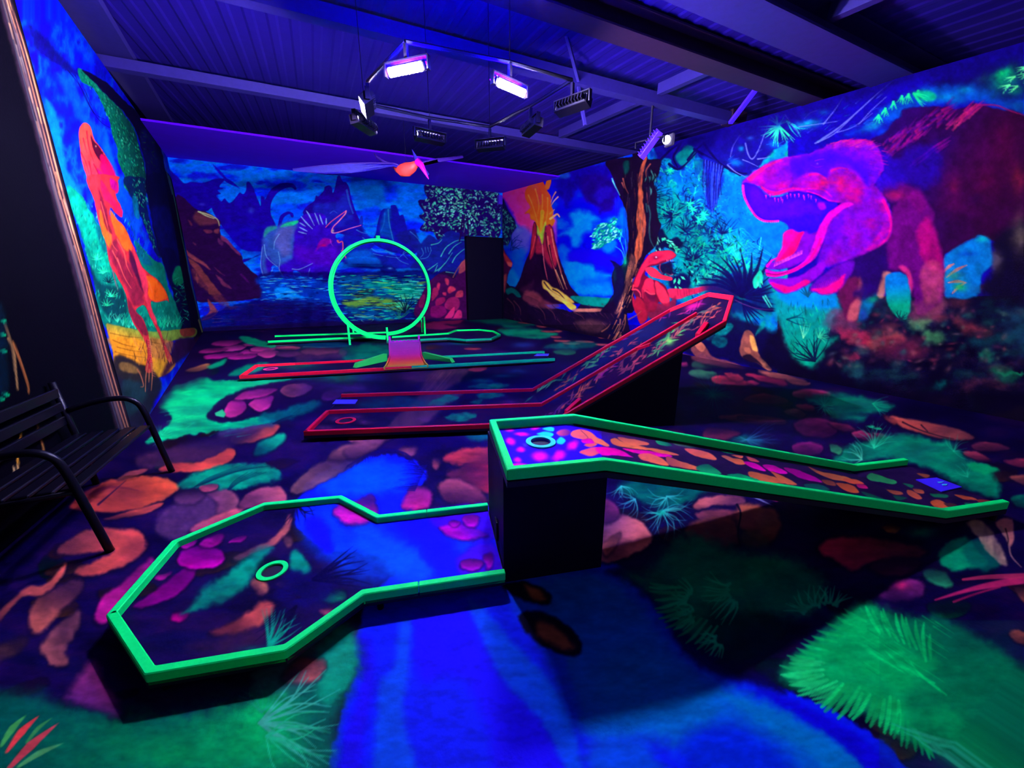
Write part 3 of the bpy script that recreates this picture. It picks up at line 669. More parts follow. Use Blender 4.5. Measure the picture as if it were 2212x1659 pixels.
# the red lane deck: darker copy of the motif with jungle leaves up the ramp
FLOORDECK2 = Canvas(620, 600, 1640, 960, 1.5, (16, 6, 50))
D_ = FLOORDECK2
D_.fnoise((620, 600, 1640, 960), 60, 20, [(10, 2, 34), (14, 8, 50), (34, 6, 44)], .8, 2)
D_.poly(Q('930,838 1010,838 960,880 900,925 850,940 830,930 880,880'), (74, 40, 66), 4, .9, 4, tex=.3, ts=(12, 30))
for s in ('925,872 955,856 985,854 990,862 960,874', '1030,852 1060,846 1090,852 1050,862', '960,900 1000,890 1030,896 1000,910', '1015,868 1040,862 1035,872'): D_.poly(Q(s), (0, 130, 84), 3, .8, 4, tex=.4, ts=(14, 6))
for x, y in ((725, 905), (790, 912), (770, 900), (915, 905), (700, 925), (1100, 870)): D_.spray(x, y, 22, 7, (90, 40, 90), .7, 0, .5, (8, 4))
D_.poly(Q('790,862 900,858 930,868 900,880 780,880'), (0, 60, 80), 8, .7, 4, tex=.5, ts=(14, 6))
D_.poly(Q('1150,868 1180,850 1320,745 1430,690 1420,720 1300,790 1200,860'), (14, 20, 74), 12, .8, 6)
def bush(x, y, L, cs, a=-38, n=16, al=.85, sp=60):
    for i in range(n):
        t = rng.uniform(0, 1); xx = x + cos(radians(a)) * L * (t - .5) * 1.6; yy = y + sin(radians(a)) * L * (t - .5) * 1.6
        D_.leaf(xx, yy, L * rng.uniform(.2, .5), L * .07, a + rng.uniform(-sp, sp) * .7 + (180 if rng.random() < .4 else 0), tuple(np.array(cs[rng.integers(len(cs))]) * .9), al)
GR = [(60, 150, 84), (40, 120, 84), (90, 180, 90)]; OR = [(200, 90, 60), (150, 70, 60), (120, 50, 70)]; PU = [(130, 10, 120), (100, 20, 110), (160, 40, 110)]; PI = [(190, 70, 80), (130, 50, 74)]
for (x, y, L, c) in ((1190, 825, 60, GR), (1270, 790, 50, GR), (1300, 760, 50, GR), (1340, 730, 60, PU), (1390, 700, 56, [(40, 70, 130), (80, 50, 110)]), (1350, 750, 40, PI), (1400, 680, 44, [(50, 80, 120), (90, 60, 100)]), (1450, 668, 50, PU), (1500, 660, 50, PU), (1230, 820, 44, OR), (1280, 822, 60, OR), (1370, 785, 60, PI), (1360, 770, 60, OR), (1440, 740, 50, GR), (1450, 720, 60, GR), (1480, 700, 60, PI), (1500, 690, 50, [(60, 100, 90), (120, 60, 80)]), (1540, 665, 44, OR), (1530, 690, 40, PI), (1210, 880, 60, [(96, 40, 90), (70, 30, 90)]), (1250, 850, 50, OR), (1310, 800, 40, PU), (1420, 750, 36, PI)):
    bush(x, y, L, c)
D_.spray(1447, 737, 11, 11, (110, 200, 80), .9); D_.spray(1497, 662, 22, 8, (210, 20, 130), .85, -20)

# the raised green lane's own deck
UPPER = Canvas(1000, 800, 2300, 1200, 1.5, (26, 8, 60))
W_ = UPPER
W_.poly(Q('1040,880 1240,880 1262,905 1330,960 1250,1020 1040,1030'), (38, 0, 240), 26, 1, 6)
W_.fnoise((1300, 880, 2300, 1200), 80, 24, [(18, 6, 46), (50, 24, 80), (24, 8, 56)], .5, 3)
W_.poly(Q('1260,905 1330,915 1500,960 1480,975 1360,950 1280,930'), (70, 30, 90), 14, .6, 5)
HM = (246, 0, 226)
for (x, y, rx, ry, a) in ((1100, 928, 12, 6, 10), (1156, 924, 13, 6, -8), (1127, 938, 18, 5, 4), (1104, 953, 12, 9, 20), (1125, 971, 12, 7, 0), (1166, 986, 22, 12, 8), (1207, 985, 18, 13, -30), (1118, 994, 10, 7, 20), (1120, 1004, 22, 4, 0), (1237, 962, 17, 11, -30)): W_.spray(x, y, rx, ry, HM, 1.0, a, hard=2.0)
W_.spray(1133, 922, 11, 4, (255, 90, 130), 1, -6, hard=2)
for s in ('1198,912 1212,908 1250,912 1246,918 1225,917 1205,917', '1172,926 1184,922 1196,924 1195,932 1182,930', '1160,938 1180,932 1196,938 1185,945', '1203,950 1212,944 1222,952 1214,960 1204,957'): W_.poly(Q(s), (20, 220, 196), 1.5, .95, 1)
W_.spray(1134, 961, 7, 4, (70, 60, 220), .9, 30, hard=2)
OG = (255, 118, 76); OP = (255, 100, 100); HP = (255, 0, 190)
def up(s, c, c2=None, d=(0, 1), f=1.2, w=1.2, tex=.12):
    p = np.array(Q(s)); cx, cy = p.mean(0); R = np.abs(p - [cx, cy]).max(0)
    c2 = c2 or tuple(np.array(c) * .82)
    W_.poly(p, c, f, 1, w, True, (c2, (cx + d[0] * R[0], cy + d[1] * R[1]), (cx - d[0] * R[0], cy - d[1] * R[1])), tex, (16, 8))
up('1202,936 1210,929 1225,928 1234,934 1226,941 1210,942', (255, 90, 120), (90, 20, 140), (-1, 0), 2.5)
up('1233,938 1240,930 1256,927 1276,934 1290,945 1300,950 1316,962 1310,965 1290,958 1262,950 1240,945', OG, OP, (.5, .5)); W_.line(Q('1255,930 1270,945 1262,950'), 1.6, (110, 30, 70), .7, .6)
up('1252,976 1272,968 1290,966 1300,975 1280,985 1262,983', OP, (255, 70, 130)); up('1262,960 1282,955 1290,960 1275,966', OP); up('1256,950 1276,948 1284,958 1262,957', HP); up('1285,968 1310,966 1340,972 1362,985 1366,988 1330,984 1300,983', HP, (255, 0, 150))
up('1319,950 1330,946 1345,954 1380,962 1402,969 1395,972 1350,966 1325,960', OG); up('1335,944 1365,948 1390,953 1402,960 1370,962 1345,954', OG, (190, 80, 80)); up('1345,968 1380,972 1400,974 1440,980 1450,988 1400,984 1360,976', HP, (255, 0, 150)); up('1386,966 1420,970 1460,980 1464,984 1430,980', OG)
up('1380,982 1405,980 1430,990 1444,1002 1440,1006 1410,1000 1385,992', OG, OP); up('1440,986 1470,996 1506,1008 1512,1016 1470,1010 1445,1004', OG, (170, 70, 80), (.6, .5)); up('1416,952 1430,952 1452,962 1440,964 1422,960', (40, 200, 110), (10, 80, 80), (-1, 0)); up('1455,956 1480,955 1510,964 1490,968 1462,962', (110, 140, 110), (30, 60, 80), (-1, 0))
up('1478,970 1500,970 1530,978 1548,990 1540,994 1500,984', OG, OP); up('1508,1006 1530,1003 1552,1016 1556,1024 1525,1022 1505,1014', (20, 180, 110), (10, 100, 80)); up('1550,968 1575,972 1588,978 1565,978', (20, 215, 130)); up('1558,985 1575,986 1600,1000 1580,998', (235, 120, 96)); up('1575,990 1600,992 1610,1003 1590,1003', OG); up('1580,982 1605,985 1600,990', OG); up('1612,986 1632,991 1640,998 1620,995', OP); up('1648,982 1670,986 1678,992 1660,991', (20, 150, 110))
for s, c in (('1606,998 1630,1000 1652,1014 1650,1018 1622,1010', HP), ('1648,1005 1670,1005 1700,1020 1690,1024 1660,1016', HP), ('1692,1010 1720,1014 1760,1030 1776,1042 1740,1036 1710,1024', (205, 0, 160)), ('1618,1018 1650,1024 1690,1036 1694,1044 1650,1042 1622,1032', OG), ('1665,1018 1690,1028 1722,1046 1700,1046 1680,1034', OG), ('1745,1008 1780,1020 1830,1030 1840,1040 1800,1036 1770,1024', (220, 110, 70)), ('1776,1036 1800,1040 1804,1050 1784,1046', (170, 80, 60)), ('1805,1044 1840,1048 1856,1064 1830,1062', (235, 100, 64)), ('1820,1034 1850,1036 1866,1046 1835,1044', (250, 96, 70)), ('1850,1046 1868,1048 1874,1056 1856,1054', (230, 20, 130)), ('1738,1046 1770,1046 1792,1058 1765,1062 1742,1054', (20, 96, 96)), ('1872,1030 1882,1022 1892,1024 1910,1030 1936,1040 1930,1046 1905,1042 1880,1038', (40, 150, 90)), ('1960,1058 1975,1062 1992,1075 1980,1078 1962,1068', (225, 96, 70)), ('1972,1056 1992,1058 1996,1066 1980,1064', (200, 90, 70)), ('2010,1084 2030,1080 2060,1100 2040,1106 2020,1096', (250, 100, 64)), ('2010,1066 2045,1068 2046,1074 2020,1074', (20, 120, 84)), ('2084,1086 2110,1090 2116,1096 2092,1094', (10, 140, 96)), ('2062,1068 2100,1074 2110,1080 2080,1078', (205, 84, 60)), ('1930,1070 1960,1076 1940,1080', (20, 96, 84)), ('1860,1062 1890,1070 1920,1084 1880,1076', (20, 110, 90)), ('1980,1022 2008,1026 2000,1032', (160, 80, 60)), ('1570,1026 1600,1024 1640,1038 1600,1036', (0, 180, 110)), ('2038,1086 2060,1088 2070,1096 2050,1096', (90, 44, 60)), ('1915,1058 1945,1062 1950,1068 1930,1068', (190, 90, 70)), ('1950,1044 1972,1048 1968,1054', (20, 110, 80)), ('2110,1078 2140,1082 2150,1092 2120,1088', (150, 50, 60)), ('2050,1110 2090,1104 2080,1112', (190, 90, 60))):
    up(s, c)
# ================================================================== jungle wall: volcano, tree, small raptor, tyrannosaur
def Z(x0, y0, k):
    return lambda s: [(x0 + x / k, y0 + y / k) for x, y in Q(s)]
RIGHT = Canvas(1070, -260, 2900, 1040, 1.0, (14, 0, 150))
c = RIGHT
zA, zB, zC, zD, zH = Z(1050, 340, 5.267), Z(1260, 300, 4.424), Z(1560, 150, 3.385), Z(1560, 500, 3.385), Z(1500, 0, 3.107)
def cp(p, col, f=1.5, al=1.0, w=2.0, **k): c.poly(p, col, f, al, w, **k)
# --- sky behind the volcano
c.fnoise((1070, 300, 1400, 700), 60, 34, [(0, 0, 190), (8, 0, 240), (0, 20, 255), (0, 70, 255)], 1, 2.2, .3, .7)
for s, col, f, al in (('900,120 1500,60 1560,300 1480,560 1400,640 1280,560 1120,480 1050,380 940,560 850,500 760,300 740,230', (18, 0, 140), 10, .95),
                      ('1080,240 1300,180 1480,300 1460,480 1400,600 1300,640 1250,560 1130,470', (24, 0, 96), 8, .7),
                      ('1200,420 1320,330 1420,360 1390,460 1300,520 1240,480', (30, 10, 190), 6, .5),
                      ('960,660 1030,610 1160,620 1290,700 1200,760 1190,830 1100,880 1060,1000 980,1000 950,880 820,880 980,800', (0, 112, 255), 8, .95),
                      ('1250,960 1450,920 1500,1000 1420,1080 1330,1060', (0, 120, 240), 6, .8),
                      ('830,1000 960,1050 900,1190 840,1120', (0, 90, 255), 8, .8),
                      ('850,1200 1000,1180 1220,1220 1260,1290 1440,1330 1400,1400 1440,1520 1400,1585 1020,1560 980,1480 900,1400', (0, 112, 250), 7, .95),
                      ('940,1080 1120,1040 1380,1100 1560,1150 1440,1260 1300,1240 1180,1180 960,1170', (16, 0, 225), 6, .95),
                      ('1040,1400 1200,1360 1440,1390 1440,1440 1240,1440 1100,1470', (0, 60, 240), 7, .6),
                      ('800,190 920,175 930,230 840,250 760,240', (20, 70, 190), 5, .9),
                      ('1530,600 1600,560 1620,800 1560,860 1520,760', (0, 96, 255), 5, .8)):
    cp(zA(s), col, f, al, 5)
# glow and eruption
cp(zA('150,380 500,280 560,740 530,860 440,820 340,720 250,560 190,470'), (250, 36, 150), 7, 1, 4, grad=((240, 50, 120), zA('200,400')[0], zA('420,300')[0]), tex=.15)
cp(zA('280,780 500,820 520,920 440,1100 320,1100 270,900'), (100, 90, 220), 9, .8, 5)
cp(zA('270,1080 430,1020 440,1200 380,1440 220,1480 270,1300 300,1200'), (0, 76, 250), 8, .9, 5)
cp(zA('230,1300 300,1260 370,1420 330,1470 230,1470'), (0, 110, 250), 5, .9, 3)
cp(zA('720,560 790,700 800,860 800,960 760,800 700,760'), (236, 60, 150), 5, .7, 2)
FL = (255, 92, 24)
cp(zA('440,400 470,340 500,300 540,290 600,270 640,260 660,300 700,380 730,450 740,560 770,620 760,680 780,720 760,780 740,800 700,780 670,800 640,1000 600,880 560,740 510,700 490,640 440,640 500,560 450,480'), FL, 1.5, 1, 2, grad=((255, 60, 40), zA('600,700')[0], zA('560,300')[0]))
cp(zA('670,330 690,260 735,225 735,300 715,360 680,360'), (255, 92, 34), 1.2, 1, 1)
cp(zA('510,340 560,380 600,460 640,440 610,380 560,290'), (236, 60, 60), 2, .8, 1); cp(zA('590,450 620,440 630,520 600,540 580,500'), (225, 60, 70), 2, .8, 1)
for s in ('480,430 520,520 560,640 590,760', '640,420 640,560 620,700', '700,460 700,600 680,760', '560,360 600,520 590,640'): c.line(zA(s), 3, (255, 130, 50), .8, 1)
for s in ('740,510 760,450 792,395', '735,560 770,500 818,450'): c.line(zA(s), 1.2, (250, 150, 120), .95, 3)
c.line(zA('730,700 770,670 810,645 835,675'), 5, (255, 150, 90), .95, 2.5); c.line(zA('730,640 760,610 780,590'), 4, (255, 120, 60), .9, 1)
cp(zA('565,820 590,770 620,850 680,720 670,880 640,1000 610,900 570,890'), (150, 190, 60), 2, .95, 1.5); c.line(zA('640,620 630,760 620,860'), 9, (190, 170, 40), .7, 4)
# volcano cone
cp(zA('545,740 580,780 580,870 640,1000 670,790 690,800 720,760 760,810 790,960 840,1160 900,1330 970,1480 1060,1580 1100,1659 200,1659 330,1480 400,1330 440,1200 490,1080 520,900'), (30, 4, 44), 1.3, 1, 1)
cp(zA('545,750 575,790 570,900 560,980 540,1100 500,1160 510,1000 525,880'), (150, 24, 54), 2, 1, 1)
cp(zA('590,880 640,1010 670,800 720,770 760,820 780,960 820,1130 780,1260 700,1200 640,1100 560,1080'), (176, 30, 66), 4, .95, 2, tex=.2)
for s, w, cc in (('640,1000 660,1200 700,1400', 3, (230, 90, 110)), ('700,900 730,1100 790,1300 850,1480', 3, (235, 110, 100)), ('740,820 770,1000 820,1200 880,1400 920,1500', 3, (225, 120, 100)), ('760,900 800,1100 860,1300', 2, (160, 40, 70)), ('680,860 690,1000 740,1180 800,1380 880,1520', 2.4, (40, 8, 40)), ('720,1000 760,1200 830,1360', 2.4, (30, 4, 40)), ('640,1130 650,1300 720,1440', 4, (12, 2, 40)), ('560,900 540,1000 510,1100', 3, (210, 60, 70))): c.line(zA(s), w, cc, .9, 1)
cp(zA('640,1400 700,1420 760,1480 820,1500 900,1560 980,1620 1000,1659 900,1659 800,1620 700,1520 650,1480'), (205, 156, 70), 2, 1, 1.5)
for s in ('660,1420 740,1520 840,1580', '760,1500 830,1540 900,1620', '700,1560 780,1600', '830,1300 870,1420 900,1520 960,1600'): c.line(zA(s), 3, (40, 10, 40), .9, 1.5)
for s in ('790,1280 840,1400 880,1500', '860,1340 900,1440'): c.line(zA(s), 2.5, (220, 160, 110), .9, 1)
cp(zA('450,1560 540,1520 640,1600 600,1659 440,1659'), (150, 60, 84), 5, .85, 3); cp(zA('380,1500 450,1540 520,1500 540,1400 500,1440'), (60, 20, 60), 5, .8, 3)
# foothills below
cp([(1085, 622), (1102, 618), (1118, 622), (1130, 634), (1160, 648), (1186, 664), (1210, 668), (1240, 672), (1262, 648), (1290, 643), (1322, 646), (1345, 640), (1345, 800), (1085, 800)], (24, 8, 44), 1.2, 1, 2)
cp(zA('220,1500 300,1480 360,1520 400,1580 360,1590 300,1540 240,1560'), (0, 90, 96), 2, .9, 2)
cp([(1232, 640), (1262, 640), (1300, 643), (1325, 646), (1310, 662), (1270, 660), (1245, 652)], (0, 120, 116), 2, .95, 1.5)
cp([(1138, 625), (1160, 640), (1195, 655), (1210, 662), (1190, 668), (1150, 660), (1130, 645)], (130, 50, 74), 4, .7, 3)
cp([(1205, 640), (1225, 650), (1245, 662), (1236, 670), (1222, 660)], (225, 180, 70), 1.2, 1, .8); cp([(1180, 622), (1200, 634), (1230, 652), (1200, 645)], (210, 160, 90), 1.5, .9, 1)
for s in ((1160, 660, 1178, 690), (1180, 662, 1200, 690), (1240, 675, 1262, 690), (1110, 650, 1125, 680), (1096, 645, 1112, 672)): c.line([(s[0], s[1]), ((s[0] + s[2]) / 2 + 5, (s[1] + s[3]) / 2), (s[2], s[3])], 3, (120, 60, 74), .55, 1)
for k in range(60):
    x = rng.uniform(1090, 1320); y = rng.uniform(655, 715); c.line([(x, y), (x + 10, y + rng.uniform(4, 16))], 2, [(84, 40, 70), (10, 4, 44), (50, 20, 60)][k % 3], .6, .6)
for k in range(12): cp([(1235 + k * 4, 668 + k % 3), (1243 + k * 5, 666), (1250 + k * 5, 671), (1240 + k * 4, 674)], (190, 110, 100), 1, .5, .5)
cp([(1245, 695), (1280, 690), (1310, 700), (1290, 718), (1255, 712)], (110, 60, 70), 6, .6, 3, tex=.4)
# foliage and rock at the corner
cp(zA('130,380 180,460 230,560 280,660 330,720 350,790 300,860 270,960 240,1010 180,1000 100,1000 90,380'), (20, 14, 80), 2, 1, 4)
c.leaves(zA('160,560 240,580 280,680 350,780 270,880 240,1020 190,1000 170,800'), 60, 9, 3.2, [(40, 130, 120), (60, 150, 140), (30, 90, 110)], (20, 160))
c.fan(1107, 540, 34, -95, -10, 7, 1.8, (20, 40, 120), .9, .4)
for s in ('280,1060 300,950 380,880', '290,1000 340,940 410,960', '300,1020 350,1030 380,1050', '290,980 280,900 270,860'): c.line(zA(s), 2.4, (10, 30, 110), .95, .8)
cp(zA('150,1000 200,1040 250,1130 300,1200 290,1260 250,1320 220,1500 150,1659 100,1659 100,1000'), (60, 10, 60), 2, 1, 2)
cp(zA('180,1010 220,1100 290,1190 290,1240 230,1200 190,1100'), (205, 50, 60), 2, .7, 2); cp(zA('240,1190 295,1200 290,1240 250,1230'), (250, 90, 90), 2, .8, 1); cp(zA('190,1360 230,1330 215,1500 190,1520'), (190, 80, 84), 3, .7, 2)
# --- jungle backdrop
JG = [(0, 60, 150), (0, 110, 200), (0, 130, 170), (0, 150, 140)]
c.fnoise((1400, 280, 1700, 720), 26, 34, [(6, 40, 150), (0, 100, 200), (0, 120, 180), (0, 150, 150), (10, 60, 150)], 1, 6.1, .28, .72)
cp(zB('700,380 800,300 1000,260 1500,380 1560,560 1640,740 1900,780 1960,860 1880,1100 1740,1200 1500,1100 1350,860 1200,760 1050,560 900,420'), (0, 88, 190), 14, .85, 9)
cp(zB('1400,700 1640,780 1880,800 1940,880 1880,1060 1740,1180 1500,1000 1400,860'), (0, 100, 215), 10, .9, 6)
cp(zB('720,600 900,560 1100,740 1250,960 1400,1160 1300,1400 1000,1420 860,1300 880,1100 780,960'), (0, 120, 120), 16, .8, 10)
for k in range(360):
    x = rng.uniform(1405, 1560); y = rng.uniform(340, 640); c.leaf(x, y, rng.uniform(5, 13), 2.6, rng.uniform(0, 360), [(0, 70, 160), (0, 180, 150), (10, 30, 130), (0, 140, 190), (20, 210, 160)][k % 5], .5)
for k in range(220):
    x = rng.uniform(1480, 1620); y = rng.uniform(350, 480); c.leaf(x, y, rng.uniform(3, 9), 2.2, rng.uniform(0, 360), [(0, 70, 200), (0, 140, 230), (10, 40, 170)][k % 3], .5)
# feathery palm in pale blue
for i in range(60):
    t = i / 59; a = radians(-150 + 150 * t); L = rng.uniform(40, 86); x0, y0 = 1595, 560
    c.line([(x0, y0), (x0 + cos(a) * L * .5 - 10, y0 + sin(a) * L * .9), (x0 + cos(a) * L + 10, y0 + sin(a) * L * .8 + 26)], 1.4, [(0, 190, 200), (0, 150, 220), (60, 220, 210)][i % 3], .5, .4)
# dark palms
DK = (6, 6, 70)
for (x, y, L, a0, a1, n, w) in ((1450, 466, 46, -175, -20, 15, 3.2), (1452, 470, 44, 100, 200, 9, 2.6), (1478, 498, 40, -160, 30, 14, 2.6), (1398, 424, 60, -60, 40, 12, 3.0), (1560, 505, 44, -150, -10, 12, 2.8), (1500, 560, 50, -170, -20, 14, 3), (1556, 520, 30, 60, 180, 10, 4), (1480, 560, 60, -60, 20, 9, 2.2), (1540, 600, 46, -150, -30, 10, 2.4), (1430, 600, 50, -70, 30, 12, 2.4), (1495, 470, 40, -40, 60, 9, 2.2)):
    c.fan(x, y, L, a0, a1, n, w, DK, .85, .35, .35)
c.leaves(zB('900,560 1240,640 1360,760 1340,1100 1120,1120 960,900'), 90, 22, 4, [(10, 10, 96), (6, 30, 110)], (0, 360), .75)
for k in range(700):
    x = rng.uniform(1400, 1640); y = rng.uniform(345, 650)
    if x > 1560 and y < 520: continue
    cl = fbm(np.array([x / 24]), np.array([y / 24]), 3)[0]
    cc = [(6, 6, 80), (0, 60, 110), (0, 96, 110)][k % 3] if cl < .5 else [(0, 170, 140), (30, 215, 160), (0, 130, 160)][k % 3]
    a = rng.uniform(-160, 20); L = rng.uniform(6, 20)
    c.line([(x, y), (x + cos(radians(a)) * L * .5, y + sin(radians(a)) * L * .5), (x + cos(radians(a + 25)) * L, y + sin(radians(a + 25)) * L)], .8, cc, .6, .4, .7, True, 3.2)
for (x, y, n, L) in ((1447, 368, 12, 12), (1490, 440, 9, 14), (1496, 452, 9, 14), (1520, 465, 10, 16), (1510, 475, 8, 14), (1612, 575, 9, 26), (1588, 560, 8, 20)):
    c.fan(x, y, L, 0, 360, n, 3.4, (20, 226, 160), .85, .2, .3)
for s in ('1350,960 1420,1020 1460,1120', '1700,940 1690,1000 1680,1060'): c.line(zB(s), 1.5, (60, 230, 190), .85, .8)
c.leaves(zB('980,1180 1300,1180 1420,1400 1240,1430 1040,1420 1000,1300'), 70, 14, 5, [(20, 196, 160), (0, 150, 150), (60, 220, 180)], (-60, 60), .85)
c.leaves(zB('860,1150 1100,1180 1080,1380 900,1420 840,1300'), 60, 12, 4, [(10, 4, 60), (0, 90, 110), (6, 10, 80)], (0, 360), .9)
cp(zB('700,900 760,860 820,960 900,940 960,1000 900,1080 850,1060 780,1040 700,1080'), (8, 2, 50), 3, .95, 4); cp(zB('890,1310 980,1290 1030,1380 980,1440 850,1440 820,1350'), (10, 2, 70), 4, .95, 3)
c.leaves(zB('700,930 760,940 900,1040 930,1060 860,1060 780,980'), 26, 11, 3.4, [(90, 235, 190), (40, 200, 150)], (0, 90), .95)
c.leaves(zB('690,940 720,920 740,1060 690,1060'), 8, 9, 2.6, [(120, 230, 190)], (60, 110)); c.leaves(zB('870,1320 930,1310 920,1420 880,1410'), 9, 12, 5, [(60, 230, 170)], (30, 110))
# --- hanging roots and vines at the top
cp(zB('700,-40 1100,-120 1700,-160 2000,-60 1760,170 1600,330 1500,350 1380,300 1300,250 1180,220 1050,100 1000,160 960,290 880,280 830,200 760,190 720,230'), (14, 0, 120), 3, .95, 5)
cp(zB('920,120 990,60 1060,90 1060,170 990,250 930,260 880,180'), (0, 150, 150), 3, .95, 2, tex=.2)
for s in ('720,220 840,100 960,20', '820,240 900,290 980,240 1080,130', '1000,200 1060,120 1130,60', '1060,100 1200,180 1320,250 1480,320 1560,330', '1150,40 1300,230 1500,350', '940,20 900,100 860,180 900,270'): c.line(zB(s), 6, (8, 0, 70), .95, 3)
cp(zB('1150,160 1220,180 1300,240 1350,380 1300,520 1240,660 1190,660 1170,520 1160,340'), (10, 20, 170), 4, .75, 4)
for k in range(22):
    t = k / 21; x = 1522 + 42 * t; y0 = 345 + 14 * t; L = 60 + 50 * sin(pi * (t * .9 + .1)) + rng.uniform(-12, 8)
    c.line([(x, y0), (x + rng.uniform(-4, 4) - 4 * t, y0 + L * .5), (x - 7 * t + rng.uniform(-3, 3), y0 + L)], 2.0, [(12, 0, 96), (60, 80, 220), (10, 0, 110)][k % 3], .9, .8)
for k in range(8):
    x = 1500 + k * 3; c.line([(x, 345), (x + 2, 370 + k), (x - 1, 380 + k * 2)], 1.2, (12, 0, 100), .8, .6)
c.line(zB('1190,600 1190,650 1210,670 1240,640'), 1.6, (20, 20, 140), .9)
# --- tree trunk
TR = (20, 4, 40)
cp(zB('220,210 260,190 460,170 470,130 560,120 620,190 740,200 720,330 680,420 700,520 700,640 720,760 740,820 720,900 700,1000 660,1060 600,1120 560,1200 520,1290 470,1360 480,1500 470,1659 180,1659 200,1600 250,1540 290,1470 270,1350 290,1250 380,1190 420,1060 430,900 410,700 380,620 350,560 310,440 270,340 220,260'), TR, 1.3, 1, 2)
cp(zB('290,1240 400,1190 440,1100 430,1300 350,1480 250,1560 300,1460 280,1330'), (10, 34, 60), 3, .8, 3)
cp([(1318, 560), (1330, 590), (1324, 640), (1330, 680), (1310, 720), (1345, 720), (1352, 640), (1345, 580)], (14, 6, 50), 3, .9, 3)
OT = (225, 96, 64)
cp(zB('585,170 605,175 590,260 575,330 560,420 570,520 575,640 590,720 600,800 590,900 570,1000 560,1100 530,1150 500,1200 490,1100 500,1000 520,900 510,780 520,640 525,520 530,400 550,280'), OT, 1.5, .95, 2.5, tex=.35, ts=(4, 16))
for k in range(90):
    t = rng.random(); x = 1260 + (400 + 260 * rng.random()) / 4.424; y = 345 + 260 * t
    c.line([(x, y), (x + rng.uniform(-3, 3), y + rng.uniform(10, 30))], 1.6, [(120, 50, 60), (10, 2, 30), (70, 60, 90), (40, 20, 60)][k % 4], .6, .6)
for k in range(60):
    t = rng.random(); y = 560 + 165 * t; x = 1372 - 42 * t ** 1.3 + rng.uniform(-14, 12); c.line([(x, y), (x - 5 - 6 * t, y + rng.uniform(12, 26))], 2.0, [(205, 110, 84), (150, 80, 74), (230, 140, 100), (16, 4, 40)][k % 4], .85, .5)
for s in ('640,240 600,300 600,360', '380,380 400,460 430,520', '370,420 390,470'): c.line(zB(s), 3, (180, 84, 74), .8, 1)
cp(zB('390,220 430,210 435,300 400,340 385,280'), (0, 84, 84), 3, .7, 2)
for s in ('275,380 300,440 330,500 350,540', '280,400 310,470'): c.line(zB(s), 3, (80, 190, 200), .8, 1)
for s in ('620,640 640,720 630,840 640,960 690,1060', '600,620 610,700'): c.line(zB(s), 3.4, (40, 110, 110), .55, 2)
c.leaves(zB('620,260 700,330 680,480 640,500 600,380'), 26, 14, 3, [(40, 120, 120), (8, 2, 40), (70, 160, 150)], (60, 120), .8)
for s in ('400,700 430,900 420,1100', '305,560 310,740', '340,560 345,740', '325,600 330,760'): c.line(zB(s), 1.2, (30, 40, 190), .7, .8)
cp(zB('460,1100 500,1180 440,1400 380,1560 330,1659 300,1659 340,1560 400,1400 430,1250'), (170, 96, 80), 3, .6, 3, tex=.5, ts=(3, 12))
# sapling
LV = zB('80,900 180,800 260,790 290,740 330,760 330,850 380,860 360,940 280,960 160,1050 80,1040 110,950')
cp(LV, (0, 90, 120), 3, .8, 4); c.leaves(LV, 150, 9, 3.4, [(120, 240, 220), (20, 190, 150), (0, 130, 130)], (110, 180), .95)
for s in ('400,1190 390,1080 340,940', '400,1190 370,1080 310,1030', '405,1190 410,1060 400,960', '350,980 370,870', '330,860 380,940'): c.line(zB(s), 2, (40, 190, 190), .85, 1)
c.spray(1350, 567, 6, 9, (0, 180, 140), .9)
# --- small red raptor under the tree
RR = (246, 30, 76)
cp(zB('800,1440 900,1430 1050,1430 1150,1405 1240,1400 1320,1430 1420,1470 1500,1500 1400,1500 1300,1460 1200,1450 1100,1470 1000,1500 900,1530 800,1500'), (150, 20, 70), 2, 1, 1.5, grad=((240, 36, 90), zB('1300,1460')[0], zB('850,1480')[0]))
for x in (900, 925, 960, 985, 1010, 1060, 1110): c.line(zB('%d,1440 %d,1500' % (x, x + 6)), 1.2, (120, 10, 60), .6)
cp(zB('464,1400 490,1330 520,1270 560,1200 590,1150 640,1100 700,1075 790,1066 850,1072 885,1110 880,1130 850,1150 820,1160 760,1190 700,1210 640,1220 600,1260 590,1300 640,1340 700,1350 780,1400 820,1500 820,1580 790,1600 720,1560 690,1640 600,1650 520,1560 500,1500 470,1440'), (112, 8, 50), 1.2, 1, 1.5)
cp(zB('600,1150 640,1105 700,1078 790,1070 850,1076 883,1110 850,1140 760,1160 700,1190 640,1200 600,1230 560,1300 530,1400 500,1420 480,1400 520,1290 560,1210'), RR, 2, 1, 1)
cp(zB('640,1120 760,1100 740,1140 660,1170 620,1200'), (170, 14, 70), 3, .7, 1.5)
cp(zB('590,1245 640,1225 700,1250 760,1300 840,1320 845,1350 780,1350 700,1330 640,1310'), (255, 40, 80), 1.2, 1, .8)
cp(zB('600,1340 660,1340 680,1420 680,1480 600,1460 570,1500 560,1440 580,1380'), (236, 34, 80), 2, 1, 1.5)
cp(zB('690,1360 740,1390 790,1450 822,1520 820,1580 790,1600 740,1560 700,1480'), (255, 44, 88), 2, 1, 1.5)
cp(zB('470,1440 540,1430 560,1500 600,1440 650,1480 690,1480 680,1560 640,1620 560,1600 500,1520'), (90, 10, 56), 3, .9, 2)
for s in ('470,1440 510,1440 540,1470 550,1510', '680,1480 640,1480 590,1450 570,1480 570,1520', '480,1400 470,1440'): c.line(zB(s), 4, (255, 60, 90), .95, 2)
